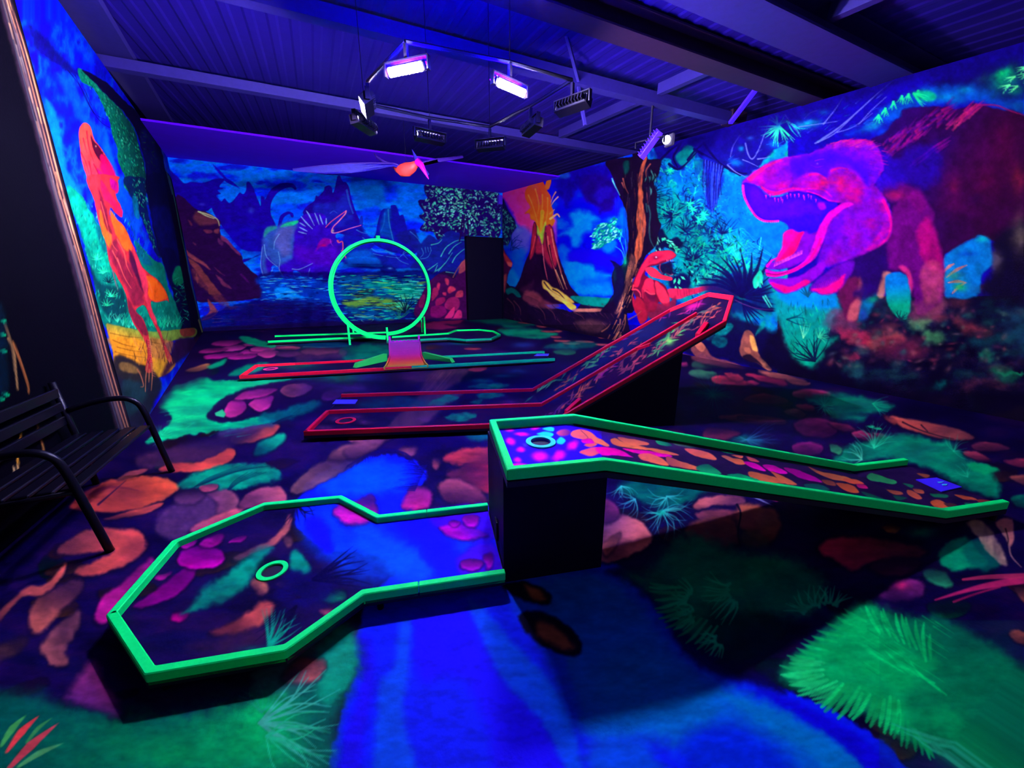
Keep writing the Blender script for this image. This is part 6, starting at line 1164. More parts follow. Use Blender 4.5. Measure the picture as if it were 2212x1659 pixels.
# ------------------------------------------------------------------ the room shell
XR, YB = 7.08, 15.5
LA, LB = np.array([-1.88, 4.96]), np.array([-3.55, 15.5])
def roof_z(y): return 3.87 + 0.079 * y
M_floor = paint_mat('floor_paint', 0.55, 0.02)
M_wall = paint_mat('mural_paint', 0.8, 0.03)
M_deckp = paint_mat('lane_paint', 0.6, 0.02)
M_deckroof = mat('roof_sheet', (24, 4, 104), 0.6, 0.2, 0.0, 0.1, 9.0, 0.12)
M_bulk = mat('ceiling_board', (96, 0, 255), 0.85, 0.1, 0.0, 0.05, 3.0, 0.06)
M_steel = mat('beam_steel', (36, 24, 100), 0.55, 0.35, 0.0, 0.1, 14.0, 0.2)
M_steeld = mat('dark_steel', (40, 16, 44), 0.55, 0.3, 0.0, 0.1, 14.0, 0.3)
M_black = mat('black_board', (4, 0, 26), 0.55, 0.1, 0.0, 0.1, 30.0, 0.2)
M_blackm = mat('black_metal', (5, 4, 12), 0.38, 0.2)
M_vlit = mat('violet_lit_metal', (70, 30, 220), 0.5, 0.3)  # violet lamp light on housing and brace put into the colour
M_trunkc = mat('dark_corner', (12, 10, 30), 0.7, 0.2)

ax = np.concatenate([lines(-4.0, -1.9, lambda t: .03), lines(-1.9, 3.4, lambda t: .0042)[1:], lines(3.4, 7.12, lambda t: .0125)[1:]])
ay = np.concatenate([np.array([-1.5, -.5]), lines(0.2, 15.56, lambda t: max(.0036, t * t / 1500.0))])
me, P = grid_mesh('floor', ax, ay, lambda a, b: np.stack([a, b, 0 * a], -1))
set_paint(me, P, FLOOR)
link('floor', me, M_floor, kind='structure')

ay = lines(-1.5, YB, lambda t: .05 if t < 1.0 else (.0085 + .0016 * max(0, t - 1)))
az = np.linspace(0, 1, 470)
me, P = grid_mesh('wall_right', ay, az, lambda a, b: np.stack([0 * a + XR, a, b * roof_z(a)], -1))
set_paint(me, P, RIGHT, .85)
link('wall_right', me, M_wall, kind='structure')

ax = lines(-3.7, XR, lambda t: .0145)
az = np.linspace(0, 5.12, 350)
me, P = grid_mesh('wall_back', ax, az, lambda a, b: np.stack([a, 0 * a + YB, b], -1))
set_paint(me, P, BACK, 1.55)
link('wall_back', me, M_wall, kind='structure')

at_ = np.linspace(0, 1, 520)
az = np.linspace(0, 1, 560)
me, P = grid_mesh('wall_left', at_, az, lambda a, b: np.stack([LA[0] + (LB[0] - LA[0]) * a, LA[1] + (LB[1] - LA[1]) * a, b * roof_z(LA[1] + (LB[1] - LA[1]) * a)], -1))
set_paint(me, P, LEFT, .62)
link('wall_left', me, M_wall, kind='structure')

ay = lines(-1.5, LA[1], lambda t: .05 if t < 2.2 else .012)
az = np.linspace(0, 1, 330)
me, P = grid_mesh('wall_left_near', ay, az, lambda a, b: np.stack([0 * a + LA[0], a, b * roof_z(a)], -1))
set_paint(me, P, NEAR)
link('wall_front_left', me, M_wall, kind='structure')

# black doorway panel standing in front of the back wall
def box_bm(bm, x0, x1, y0, y1, z0, z1, M=None):
    vs = [bm.verts.new((x, y, z)) for z in (z0, z1) for y in (y0, y1) for x in (x0, x1)]
    if M is not None:
        for v in vs: v.co = M @ v.co
    for f in ((0, 1, 3, 2), (4, 5, 7, 6), (0, 1, 5, 4), (2, 3, 7, 6), (0, 2, 6, 4), (1, 3, 7, 5)):
        bm.faces.new([vs[i] for i in f])
    return vs
def bev(bm, w, seg=2):
    bmesh.ops.bevel(bm, geom=bm.edges[:], offset=w, segments=seg, affect='EDGES', clamp_overlap=True)
bm = bmesh.new()
pl, pr = at_y(1012, 690, 15.3), at_y(1088, 690, 15.3)
pt = at_y(1050, 512, 15.3)[2]
box_bm(bm, pl[0], pl[0] + .05, 15.28, YB, 0, pt)
box_bm(bm, pr[0] - .05, pr[0], 15.28, YB, 0, pt)
box_bm(bm, pl[0], pr[0], 15.28, YB, pt - .05, pt)
o = from_bm('door_1', bm, M_black, kind='structure')
bm = bmesh.new()
box_bm(bm, pl[0] + .05, pr[0] - .05, 15.34, 15.4, 0, pt - .05)
from_bm('leaf', bm, M_black, o)

# corrugated roof sheets, sloping up towards the back wall
bm = bmesh.new()
per, dep = 0.25, 0.011
x = -6.2
prof = []
while x < XR + 1.8:
    prof += [(x, 0), (x + per * .30, 0), (x + per * .42, dep), (x + per * .88, dep)]
    x += per
UPR = .30
ra = [bm.verts.new((p[0], -1.5, roof_z(-1.5) + UPR + p[1])) for p in prof]
rb = [bm.verts.new((p[0], YB + .4, roof_z(YB + .4) + UPR + p[1])) for p in prof]
for i in range(len(prof) - 1): bm.faces.new((ra[i], ra[i + 1], rb[i + 1], rb[i]))
from_bm('ceiling', bm, M_deckroof, kind='structure')
for nme, xx in (('leak_stop_1', -4.8), ('leak_stop_2', 8.5)):  # outer wall strips added to keep world light out of the roof gap
    bm = bmesh.new()
    box_bm(bm, xx - .05, xx + .05, -1.5, YB + .4, 3.0, 6.0)
    from_bm(nme, bm, M_bulk if nme == 'leak_stop_1' else M_steeld, kind='structure')  # violet on the left strip stands for blue light falling there
bm = bmesh.new()
box_bm(bm, -6.0, 8.5, YB + .3, YB + .4, 4.0, 6.2)
from_bm('leak_stop_3', bm, M_steeld, kind='structure')  # back strip added behind the wall, closing the same gap
# smooth ceiling board over the back strip of the room
bm = bmesh.new()
vs = []
for (yy) in (11.2, YB):
    for xx in (-3.6, XR):
        vs.append(bm.verts.new((xx, yy, roof_z(yy) - .03)))
        vs.append(bm.verts.new((xx, yy, roof_z(yy) - .07)))
for f in ((0, 2, 6, 4), (1, 3, 7, 5), (0, 1, 3, 2), (4, 5, 7, 6), (0, 1, 5, 4), (2, 3, 7, 6)): bm.faces.new([vs[i] for i in f])
from_bm('ceiling_board', bm, M_bulk, kind='structure')

# beams across the room
def beam(name, p, q, w, h, mt, label=None, cat='beam', flange=0.0, group=None):
    p, q = Vector(p), Vector(q)
    d = (q - p); L = d.length; d.normalize()
    side = d.cross(Vector((0, 0, 1)))
    if side.length < 1e-3: side = Vector((1, 0, 0))
    side.normalize(); up = side.cross(d)
    M = Matrix((side, d, up)).transposed().to_4x4(); M.translation = p
    bm = bmesh.new()
    if flange > 0:
        box_bm(bm, -w / 2, w / 2, 0, L, -h, -h + flange, M)
        box_bm(bm, -w / 2, w / 2, 0, L, -flange, 0, M)
        box_bm(bm, -flange * .5, flange * .5, 0, L, -h + flange, -flange, M)
    else:
        box_bm(bm, -w / 2, w / 2, 0, L, -h, 0, M)
    return from_bm(name, bm, mt, label=label, cat=cat, group=group)
def wt(y): return roof_z(y)
beam('roof_beam', (-4.6, 8.5, wt(8.5) + .14), (XR + .5, 8.3, wt(8.3) + .14), .15, .14, M_steel, 'slim grey steel chord crossing the hall behind the ring of floodlights')
beam('roof_beam', (-2.6, 5.55, wt(5.5) + .16), (6.95, 5.40, wt(5.4) + .16), .15, .16, M_steel, 'slim grey steel chord crossing above the two bright floodlights, braced at its right end')
beam('roof_beam', (-2.6, 4.12, wt(4.1) + .26), (XR + .9, 4.10, wt(4.1) + .26), .28, .26, M_steeld, 'dark brownish roof beam crossing just in front of the braced chord', flange=.02)
beam('roof_beam', (-2.6, 3.16, wt(3.1) + .28), (XR + 1.2, 3.16, wt(3.1) + .28), .42, .28, M_steel, 'broad grey roof beam, widest and nearest of the cross beams', flange=.025)
beam('eaves_beam', (-1.85, 5.0, wt(5) + .29), (-3.2, 15.3, wt(15.3) + .29), .42, .12, M_steel, 'grey steel eaves beam running along above the orange raptor wall')
for a_, b_, lb in ((4.26, 5.32, 'short roof purlin between the dark beam and the braced chord'), (5.5, 8.2, 'roof purlin spanning from the braced chord to the rear chord'), (1.0, 2.95, 'roof purlin running from the broad grey beam towards the viewer')):
    beam('purlin', (5.17, a_, wt(a_) + .26), (5.17, b_, wt(b_) + .26), .1, .15, M_steel, lb)
beam('hanger_rod', tuple(at_y(1215, 40, 4.9)), tuple(at_y(1250, 172, 5.35)), .04, .04, M_steel, 'thin leaning strut from roof sheet to braced chord')
beam('hanger_rod', tuple(at_y(1252, 186, 5.46)), tuple(at_y(1266, 270, 5.44)), .04, .04, M_steel, 'thin strut hanging below the braced chord beside the pink-glowing floodlight')
beam('corner_brace', tuple(at_y(1578, 262, 5.3)), tuple(at_y(1640, 180, 4.6)), .07, .05, M_vlit, 'violet-lit diagonal brace at the right end of the chord')
# ------------------------------------------------------------------ black-light floods on their ring
M_house = mat('flood_housing', (26, 20, 40), 0.4, 0.4, 0.3)
M_glow = mat('flood_panel', (240, 235, 255), 0.4, 0.3, emit=LIGHT, estr=FLOOD * 40)
M_addspill = mat('added_spill_glow', (60, 30, 255), 0.4, 0.3, emit=ADD_SPILL, estr=4500.0)  # glow added to light the ceiling, not a part of the lamp
M_tube = mat('ring_tube', (8, 5, 20), 0.5, 0.35)
M_glowd2 = mat('flood_panel_dim', (240, 235, 255), 0.4, 0.3, emit=LIGHT, estr=FLOOD * 9)
M_glowf = mat('flood_panel_far', (240, 235, 255), 0.4, 0.3, emit=LIGHT, estr=FLOOD * 190)
RC = Vector((1.40, 4.06, 3.1))
def flood(loc, az, tilt, label, group=None, w=.295, h=.046, hang=.3, glow=None, power=True, name='floodlight', roll=0, house=None):
    """housing, finned back, glowing panel in two strips, yoke; faces azimuth az, tilted down"""
    r = empty(name, loc, label=label, cat='floodlight', group=group)
    M = Matrix.Rotation(az, 4, 'Z') @ Matrix.Rotation(radians(roll), 4, 'Y') @ Matrix.Rotation(radians(tilt), 4, 'X')   # local -Y is the lit face
    bm = bmesh.new()
    box_bm(bm, -w / 2 - .012, w / 2 + .012, .0, .05, -h / 2 - .01, h / 2 + .01, M)
    bev(bm, .008, 1)
    for i in range(9):
        x = -w / 2 + w * (i + .5) / 9
        box_bm(bm, x - .006, x + .006, .05, .085, -h / 2, h / 2, M)
    from_bm('housing', bm, house or M_house, r)
    bm = bmesh.new()
    for s in (-1, 1):
        box_bm(bm, -w / 2, w / 2, -.012, 0, s * h * .26 - h * .22, s * h * .26 + h * .22, M)
        for i in range(9):       # little lens bumps along the strip
            x = -w / 2 + w * (i + .5) / 9
            box_bm(bm, x - .008, x + .008, -.014, 0, s * h * .5 - .006, s * h * .5 + .006, M)
    from_bm('light_panel', bm, glow or M_glow, r)
    bm = bmesh.new()
    box_bm(bm, -w / 2, w / 2, .03, .10, .046, .05, Matrix.Rotation(az, 4, 'Z'))
    if power == 2: from_bm('added_spill', bm, M_addspill, r)  # added plate glowing upwards to turn the ceiling blue
    else: bm.free()
    if power != 2:
        bm = bmesh.new()
        for s in (-1, 1):
            box_bm(bm, s * (w / 2 + .017) - .004, s * (w / 2 + .017) + .004, -.045, .045, -h / 2 - .018, h / 2 + .018, M)
            box_bm(bm, -w / 2 - .02, w / 2 + .02, -.045, .045, s * (h / 2 + .015) - .004, s * (h / 2 + .015) + .004, M)
        from_bm('hood', bm, house or M_house, r)
    bm = bmesh.new()
    Z = Matrix.Rotation(az, 4, 'Z')
    for s in (-1, 1): box_bm(bm, s * (w / 2 + .04) - .006, s * (w / 2 + .04) + .006, .0, .04, -.02, .07, Z)
    box_bm(bm, -w / 2 - .046, w / 2 + .046, .0, .04, .064, .074, Z)
    if hang > .08: box_bm(bm, -.012, .012, .005, .035, .074, hang, Z)
    from_bm('yoke', bm, M_house, r)
    return r
Z31 = 3.1
lamps = [((876, 150), 'bright blown-out floodlight, larger and left of the two glaring lamps', 36),
         ((1105, 190), 'bright blown-out floodlight, right-hand one of the two glaring lamps', 36),
         ((792, 227), 'small steeply seen lit floodlight facing the raptor wall', 36),
         ((785, 270), 'black floodlight housing directly below the small lit one', 8),
         ((928, 298), 'black floodlight housing seen from behind above the hanging pterosaur', 8),
         ((1060, 315), 'black floodlight housing seen from behind, lowest in the ring', 8),
         ((1150, 275), 'dim black floodlight housing between the lowest one and the pink-glowing one', 8),
         ((1238, 228), 'black floodlight with a pink glowing edge facing the tyrannosaur wall', 20)]
ringp = []
for (px, lab, tl) in lamps:
    p = at_z(px[0], px[1], Z31)
    d = Vector((p[0] - RC.x, p[1] - RC.y))
    if px[0] == 1238: d = Vector((.93, .38))
    az = math.atan2(d.y, d.x) + pi / 2
    flood(tuple(p), az, tl, lab, hang=.172, power=2 if px[0] in (876, 1105) else 1, glow=M_glowf if px[0] in (928, 1060, 785, 1150) else (M_glowd2 if px[0] == 1238 else None))
    ringp.append(Vector((p[0] - .03 * d.x, p[1] - .03 * d.y, Z31 + .19)))
rg = empty('light_ring', (RC.x, RC.y, Z31 + .19), label='grey octagonal tube frame that carries the ring of floodlights', cat='frame')
ordr = sorted(ringp, key=lambda v: math.atan2(v.y - RC.y, v.x - RC.x))
def tube(bm, pts, r, seg=8, closed=False):
    """round tube through points"""
    P = [Vector(p) for p in pts]
    n = len(P); rings = []
    ref = Vector((0, 0, 1))
    for i in range(n):
        a = P[(i - 1) % n] if (closed or i > 0) else P[i]
        b = P[(i + 1) % n] if (closed or i < n - 1) else P[i]
        d = (b - a).normalized()
        s = d.cross(ref)
        if s.length < .15: s = d.cross(Vector((1, 0, 0)))
        s.normalize(); u = s.cross(d)
        if rings:
            pass
        rr = r[i] if isinstance(r, (list, tuple)) else r
        rings.append([bm.verts.new(P[i] + (s * cos(2 * pi * k / seg) + u * sin(2 * pi * k / seg)) * rr) for k in range(seg)])
    R = range(n) if closed else range(n - 1)
    for i in R:
        A, B = rings[i], rings[(i + 1) % n]
        for k in range(seg): bm.faces.new((A[k], A[(k + 1) % seg], B[(k + 1) % seg], B[k]))
    if not closed:
        bm.faces.new(rings[0]); bm.faces.new(rings[-1])
bm = bmesh.new()
for i in range(len(ordr)):
    a, b = ordr[i] - Vector(rg.location), ordr[(i + 1) % len(ordr)] - Vector(rg.location)
    tube(bm, [a, b], .015, 6)
from_bm('ring_tube', bm, M_tube, rg)
for v in ordr:
    zt_ = roof_z(v.y) + UPR - .01 if v.y > 4.4 else wt(3.2) + .004
    if not (v.y > 4.4 or (v.y < 3.4 and v.x < 2)): continue
    bm = bmesh.new()
    a = v - Vector(rg.location)
    tube(bm, [a, Vector((a.x, a.y, zt_ - rg.location.z))], .004, 5)
    from_bm('suspension_rod', bm, M_tube, rg)

# flood hanging from the braced chord, lighting the jungle wall
fl = at_y(1404, 312, 5.46)
r = flood(tuple(fl), radians(112), 30, 'violet-lit floodlight hanging low on a pole by the tree, facing the jungle wall', w=.40, h=.075, hang=wt(5.4) - fl[2], power=False, glow=M_glowd2, roll=48, house=M_vlit)
# white dome light behind it
M_dome = mat('dome_glow', (250, 255, 245), 0.3, 0.3, emit=(0.85, 1.0, 0.9), estr=2.2)
M_grey = mat('grey_panel', (92, 84, 104), 0.8, 0.1)
dm = at_x(1440, 302, XR - .12)
r = empty('emergency_light', tuple(dm), label='small round white emergency light glowing on its grey panel above the tree', cat='lamp')
bm = bmesh.new()
bmesh.ops.create_uvsphere(bm, u_segments=16, v_segments=10, radius=.085)
from_bm('dome', bm, M_dome, r, smooth=True)
bm = bmesh.new()
box_bm(bm, .05, .12, -.11, .11, -.11, .11)
bev(bm, .01, 2)
from_bm('backplate', bm, M_grey, r)
gp = [at_x(*q, XR - .03) for q in [(1388, 345), (1470, 283), (1475, 288), (1445, 330), (1430, 348)]]
# wall-top bracket where the braced chord meets the right wall
bm = bmesh.new()
c = at_x(1600, 272, XR - .25)
box_bm(bm, 6.9, XR + .2, 5.3, 5.52, wt(5.4) + .0, wt(5.4) + .2)
from_bm('chord_bracket', bm, M_steeld, label='dark steel bracket where the braced chord meets the jungle wall', cat='bracket')
sp = at_y(1080, 432, 15.25)
bm = bmesh.new()
box_bm(bm, -.09, .09, -.07, .07, -.17, .17, Matrix.Translation(sp))
bev(bm, .02, 2)
from_bm('speaker', bm, mat('speaker_case', (70, 30, 200), .5, .3), label='small violet speaker box high in the corner above the doorway', cat='speaker')

# ------------------------------------------------------------------ lanes
M_green = mat('green_rail', (0, 255, 100), 0.6, 0.08, 0.0, 0.15, 60.0, 0.06)
M_green2 = mat('teal_rail', (0, 150, 96), 0.6, 0.08, 0.0, 0.1, 60.0, 0.06)
M_red = mat('red_rail', (190, 8, 40), 0.4, 0.15, 0.0, 0.15, 60.0, 0.08)
M_redb = mat('bright_red_rail', (255, 24, 50), 0.5, 0.1)
M_board = mat('lane_board', (12, 8, 26), 0.5, 0.3)
def sweep(bm, pts, w, h, side):
    """rail: pts are the outer top edge (x,y,z); body goes w towards `side` (+1 = left of travel) and h down"""
    P = [Vector(p) for p in pts]
    n = len(P); rings = []
    for i in range(n):
        dirs = []
        if i > 0: dirs.append((P[i] - P[i - 1]).to_2d().normalized())
        if i < n - 1: dirs.append((P[i + 1] - P[i]).to_2d().normalized())
        nn = [Vector((-d.y, d.x)) * side for d in dirs]
        if len(nn) == 2:
            b = (nn[0] + nn[1]).normalized()
            off = b * (w / max(.35, b.dot(nn[0])))
        else: off = nn[0] * w
        o = Vector((off.x, off.y, 0)); dz = Vector((0, 0, -h))
        rings.append([bm.verts.new(P[i]), bm.verts.new(P[i] + o), bm.verts.new(P[i] + o + dz), bm.verts.new(P[i] + dz)])
    for i in range(n - 1):
        for k in range(4): bm.faces.new((rings[i][k], rings[i][(k + 1) % 4], rings[i + 1][(k + 1) % 4], rings[i + 1][k]))
    bm.faces.new(rings[0]); bm.faces.new(rings[-1][::-1])
def rail(parent, pts, w, h, mt, side, name='rail', bv=.004, **k):
    bm = bmesh.new()
    sweep(bm, pts, w, h, side)
    bmesh.ops.recalc_face_normals(bm, faces=bm.faces)
    if bv: bmesh.ops.bevel(bm, geom=[e for e in bm.edges], offset=bv, segments=1, affect='EDGES', clamp_overlap=True)
    return from_bm(name, bm, mt, parent, **k)
def in_poly(x, y, P):
    c = np.zeros(x.shape, bool)
    n = len(P)
    for i in range(n):
        ax, ay = P[i][:2]; bx, by = P[(i + 1) % n][:2]
        if ay != by: c ^= ((ay > y) != (by > y)) & (x < (bx - ax) * (y - ay) / (by - ay) + ax)
    return c
def deck_top(parent, outline, zf, org, ang, step, cv, gain=1.0, name='playing_surface', hole=None):
    """painted top: fine grid in the lane's own frame, trimmed to the outline (the rails cover the trim)"""
    u = np.array([cos(ang), sin(ang)]); v = np.array([-sin(ang), cos(ang)])
    O = np.asarray(outline)[:, :2]
    R = O - np.array(org)
    s = R @ u; t = R @ v
    A = np.arange(s.min(), s.max() + step, step); B = np.arange(t.min(), t.max() + step, step)
    aa, bb = np.meshgrid(A, B)
    XY = np.array(org) + aa.ravel()[:, None] * u + bb.ravel()[:, None] * v
    z = zf(XY[:, 0], XY[:, 1])
    P = np.column_stack([XY, z])
    ins = in_poly(XY[:, 0], XY[:, 1], O)
    if hole is not None: ins &= (np.hypot(XY[:, 0] - hole[0], XY[:, 1] - hole[1]) > hole[2])
    na, nb = len(A), len(B)
    idx = np.arange(na * nb).reshape(nb, na)
    q = np.stack([idx[:-1, :-1], idx[:-1, 1:], idx[1:, 1:], idx[1:, :-1]], -1).reshape(-1, 4)
    q = q[ins[q].all(1)]
    used = np.unique(q); mp = -np.ones(len(P), int); mp[used] = np.arange(len(used))
    P = P[used]; q = mp[q]
    me = bpy.data.meshes.new(name)
    me.vertices.add(len(P)); me.vertices.foreach_set('co', P.astype(np.float32).ravel())
    me.loops.add(q.size); me.loops.foreach_set('vertex_index', q.astype(np.int32).ravel())
    me.polygons.add(len(q))
    me.polygons.foreach_set('loop_start', np.arange(0, q.size, 4, dtype=np.int32))
    me.polygons.foreach_set('loop_total', np.full(len(q), 4, np.int32))
    me.update(calc_edges=True)
    set_paint(me, P, cv, gain)
    return link(name, me, M_deckp, parent)
def slab(parent, outline, th, name='board', mt=None):
    """board under the painted top; outline has its own z at each corner (split into lane quads by the caller)"""
    bm = bmesh.new()
    t = [bm.verts.new(p) for p in outline]
    b = [bm.verts.new((p[0], p[1], p[2] - th)) for p in outline]
    n = len(t)
    bm.faces.new(t); bm.faces.new(b[::-1])
    for i in range(n): bm.faces.new((t[i], b[i], b[(i + 1) % n], t[(i + 1) % n]))
    return from_bm(name, bm, mt or M_board, parent)
def ring_part(parent, c, r0, r1, mt, h=.006, slope=None, name='cup_ring', **k):
    bm = bmesh.new()
    N = 40; vs = []
    for i in range(N):
        a = 2 * pi * i / N
        for rr, zz in ((r1, 0), (r1, h), (r0, h), (r0, -.03)):
            vs.append(bm.verts.new((c[0] + cos(a) * rr, c[1] + sin(a) * rr, c[2] + zz)))
    for i in range(N):
        for j in range(3):
            a, b = i * 4 + j, ((i + 1) % N) * 4 + j
            bm.faces.new((vs[a], vs[b], vs[b + 1], vs[a + 1]))
    return from_bm(name, bm, mt, parent, **k)
def cup_floor(parent, c, r, z, mt, name='cup'):
    bm = bmesh.new()
    N = 32
    top = [bm.verts.new((c[0] + cos(2 * pi * i / N) * r, c[1] + sin(2 * pi * i / N) * r, c[2])) for i in range(N)]
    bot = [bm.verts.new((c[0] + cos(2 * pi * i / N) * r, c[1] + sin(2 * pi * i / N) * r, z)) for i in range(N)]
    bm.faces.new(bot)
    for i in range(N): bm.faces.new((top[i], top[(i + 1) % N], bot[(i + 1) % N], bot[i]))
    return from_bm(name, bm, mt, parent)
M_cup = mat('cup_violet', (70, 60, 190), .5, .3)
M_cupd = mat('cup_dark', (26, 20, 90), .5, .3)
RW = .036

# --- green lower lane (octagonal head) in the foreground
A1 = radians(-14.3)
U1 = np.array([-cos(A1), -sin(A1)]); N1 = np.array([-sin(A1), cos(A1)])
G0 = np.array([.685, 1.489])
def g1(s, n, z=.12):
    q = G0 + U1 * s + N1 * n
    return (q[0], q[1], z)
r = empty('golf_lane', (g1(.9, .33, 0)), label='low green-railed golf lane with a wide octagonal head in the foreground', cat='golf lane')
rl = Vector(r.location)
def sh(pts, root): return [tuple(Vector(p) - Vector(root.location)) for p in pts]
OUT = [(0, 0), (.684, 0), (.946, -.24), (1.431, -.24), (1.788, .107), (1.824, .63), (1.469, .962), (.977, .955), (.691, .663), (0, .663)]
rail(r, sh([g1(0, 0), g1(.43, 0)], r), RW, .06, M_green, -1)
rail(r, sh([g1(.433, 0), g1(.684, 0), g1(.946, -.24), g1(1.431, -.24), g1(1.788, .107)], r), RW, .06, M_green, -1)
rail(r, sh([g1(1.788, .107), g1(1.824, .63), g1(1.469, .962), g1(.977, .955), g1(.691, .663), g1(.4, .663)], r), RW, .06, M_green, -1)
rail(r, sh([g1(.397, .663), g1(.0, .663)], r), RW, .06, M_green, -1)
slab(r, sh([g1(*p, .078) for p in OUT], r), .03)
hc = g1(1.189, .303, .08)
ob = deck_top(None, [g1(*p) for p in OUT], lambda x, y: 0 * x + .082, G0, A1, .0055, FLOORDECK, hole=(hc[0], hc[1], .052))
ob.parent = r; ob.location = -rl
ring_part(r, Vector(hc) - rl + Vector((0, 0, .002)), .05, .073, M_green)
cup_floor(r, Vector(hc) - rl, .05, .0 + .035 - 0, M_cupd)
for s_, n_ in ((.62, .03), (1.4, -.2), (.2, .63), (1.7, .5)):
    bm = bmesh.new()
    q = Vector(g1(s_, n_, 0)) - rl
    tube(bm, [q, q + Vector((0, 0, .05))], .016, 10)
    from_bm('foot', bm, M_blackm, r)

# --- green raised lane: platform, ramp and landing
r = empty('golf_lane', (1.0, 1.7, 0), label='raised green-railed golf lane with a ramp falling from its dark box to the right', cat='golf lane')
rl = Vector(r.location)
NB = [(.667, 1.429, .729), (1.134, 1.31, .729), (3.431, .725, .144), (3.946, .593, .144)]
FB = [(.842, 2.058, .735), (1.365, 1.925, .735), (3.676, 1.335, .146), (4.176, 1.208, .146)]
rail(r, sh([NB[3], NB[2], NB[1], NB[0], FB[0], FB[1], FB[2], FB[3]], r), RW + .002, .056, M_green, -1)
dz = .05
for i in range(3):
    q = [NB[i], NB[i + 1], FB[i + 1], FB[i]]
    slab(r, sh([(p[0], p[1], p[2] - dz - .012) for p in q], r), .03)
def zup(x, y):
    # lane coordinate along the near edge direction
    u = np.array([cos(A1), sin(A1)])
    s = (x - NB[0][0]) * u[0] + (y - NB[0][1]) * u[1]
    return np.interp(s, [-.1, .505, 2.868, 3.6], [.729, .729, .145, .145]) - dz + .004
hc = at_z(1168, 955, .685)
ob = deck_top(None, NB + FB[::-1], zup, NB[0][:2], A1, .0065, UPPER, hole=(hc[0], hc[1], .054))
ob.parent = r; ob.location = -rl
ring_part(r, Vector(hc) - rl + Vector((0, 0, .0)), .056, .083, mat('turquoise_ring', (10, 226, 200), .45, .3), label='turquoise cup ring')
cup_floor(r, Vector(hc) - rl, .052, .655, M_cup)
# dark box below the platform
bq = [(.705, 1.555), (1.244, 1.422), (1.38, 1.95), (.84, 2.085)]
bm = bmesh.new()
t = [bm.verts.new((p[0] - rl.x, p[1] - rl.y, .65)) for p in bq]; b = [bm.verts.new((p[0] - rl.x, p[1] - rl.y, 0)) for p in bq]
bm.faces.new(t); bm.faces.new(b)
for i in range(4): bm.faces.new((t[i], t[(i + 1) % 4], b[(i + 1) % 4], b[i]))
from_bm('pedestal_box', bm, M_black, r)
bm = bmesh.new()
d_ = Vector((.84 - .70, 2.085 - 1.555, 0)).normalized()
c_ = Vector((.70, 1.555, 0)) + d_ * .2 - rl
Mx = Matrix.Translation(c_ + Vector((-.004, 0, .19))) @ Matrix.Rotation(math.atan2(d_.y, d_.x), 4, 'Z')
box_bm(bm, -.03, .03, -.004, .004, -.06, .06, Mx)
from_bm('ball_exit', bm, mat('slot', (2, 2, 6), .8), r)
bm = bmesh.new()
tube(bm, [Vector((3.9, .63, 0)) - rl, Vector((3.9, .63, .07)) - rl], .016, 10)
from_bm('foot', bm, M_blackm, r)
bm = bmesh.new()
tube(bm, [Vector((3.5, .78, 0)) - rl, Vector((3.5, .78, .07)) - rl], .016, 10)
from_bm('foot', bm, M_blackm, r)

# violet scoring mat on the landing
def flat_quad(name, px, z, mt, th=.006, **k):
    """thin mat lying at height z with its corners at the given spots"""
    P = [at_z(p[0], p[1], z) for p in px]
    c = sum(P) / 4
    bm = bmesh.new()
    t = [bm.verts.new(tuple(p - c + np.array([0, 0, th]))) for p in P]
    b = [bm.verts.new(tuple(p - c)) for p in P]
    bm.faces.new(t); bm.faces.new(b)
    for i in range(4): bm.faces.new((t[i], t[(i + 1) % 4], b[(i + 1) % 4], b[i]))
    o = from_bm(name, bm, mt, **k)
    o.location = tuple(c)
    return o
M_mat = mat('tee_mat', (62, 34, 210), .8, .1)
M_matd = mat('tee_mat_faded', (66, 62, 168), .8, .1)
o = flat_quad('tee_mat', [(1978, 1037), (2023, 1033), (2077, 1053), (2034, 1063)], .101, M_mat, label='violet tee mat lying on the landing of the raised green lane', cat='mat')
bm = bmesh.new()
for q in ([(2024, 1041), (2040, 1040.5), (2033, 1043), (2027, 1043.5)], [(2034, 1046), (2047, 1045.5), (2044, 1049), (2036, 1049)]):
    vs = [bm.verts.new(tuple(at_z(p[0], p[1], .109) - np.array(o.location))) for p in q]
    bm.faces.new(vs)
    r_ = bmesh.ops.extrude_face_region(bm, geom=bm.faces[-1:])
    for v in r_['geom']:
        if isinstance(v, bmesh.types.BMVert): v.co.z += .002
from_bm('printed_mark', bm, mat('teal_print', (60, 190, 210), .6, .2), o)

# --- red lane with the doubled ramp
A2 = radians(-19.5)
U2 = np.array([cos(A2), sin(A2)]); N2 = np.array([-sin(A2), cos(A2)])
def zr(s): return .12 + .577 * max(0.0, s - .85)
def g2(s, n, dz=0.0):
    q = U2 * s + N2 * n
    return (q[0], q[1], zr(s) + dz)
r = empty('golf_lane', g2(.8, 4.4, 0)[:2] + (0,), label='red-railed double golf lane climbing a steep ramp on a dark wedge', cat='golf lane')
rl = Vector(r.location)
nn, nm, nf = 3.757, 4.428, 5.095
rail(r, sh([g2(.85, nn), g2(-1.66, nn)], r), RW, .055, M_red, -1)
rail(r, sh([g2(-1.66, nn), g2(-1.667, nm)], r), RW, .055, M_red, -1)
rail(r, sh([g2(-1.667, nm), g2(.85, nm)], r), RW, .055, M_red, -1)
rail(r, sh([g2(-1.70, nf), g2(.85, nf)], r), RW, .055, M_red, -1)
rail(r, sh([g2(.85, nn), g2(2.66, nn)], r), RW, .055, M_red, 1)
rail(r, sh([g2(.85, nm), g2(2.72, nm)], r), RW, .055, M_red, -1)
rail(r, sh([g2(.85, nf), g2(2.72, nf - .05)], r), RW, .055, M_red, -1)
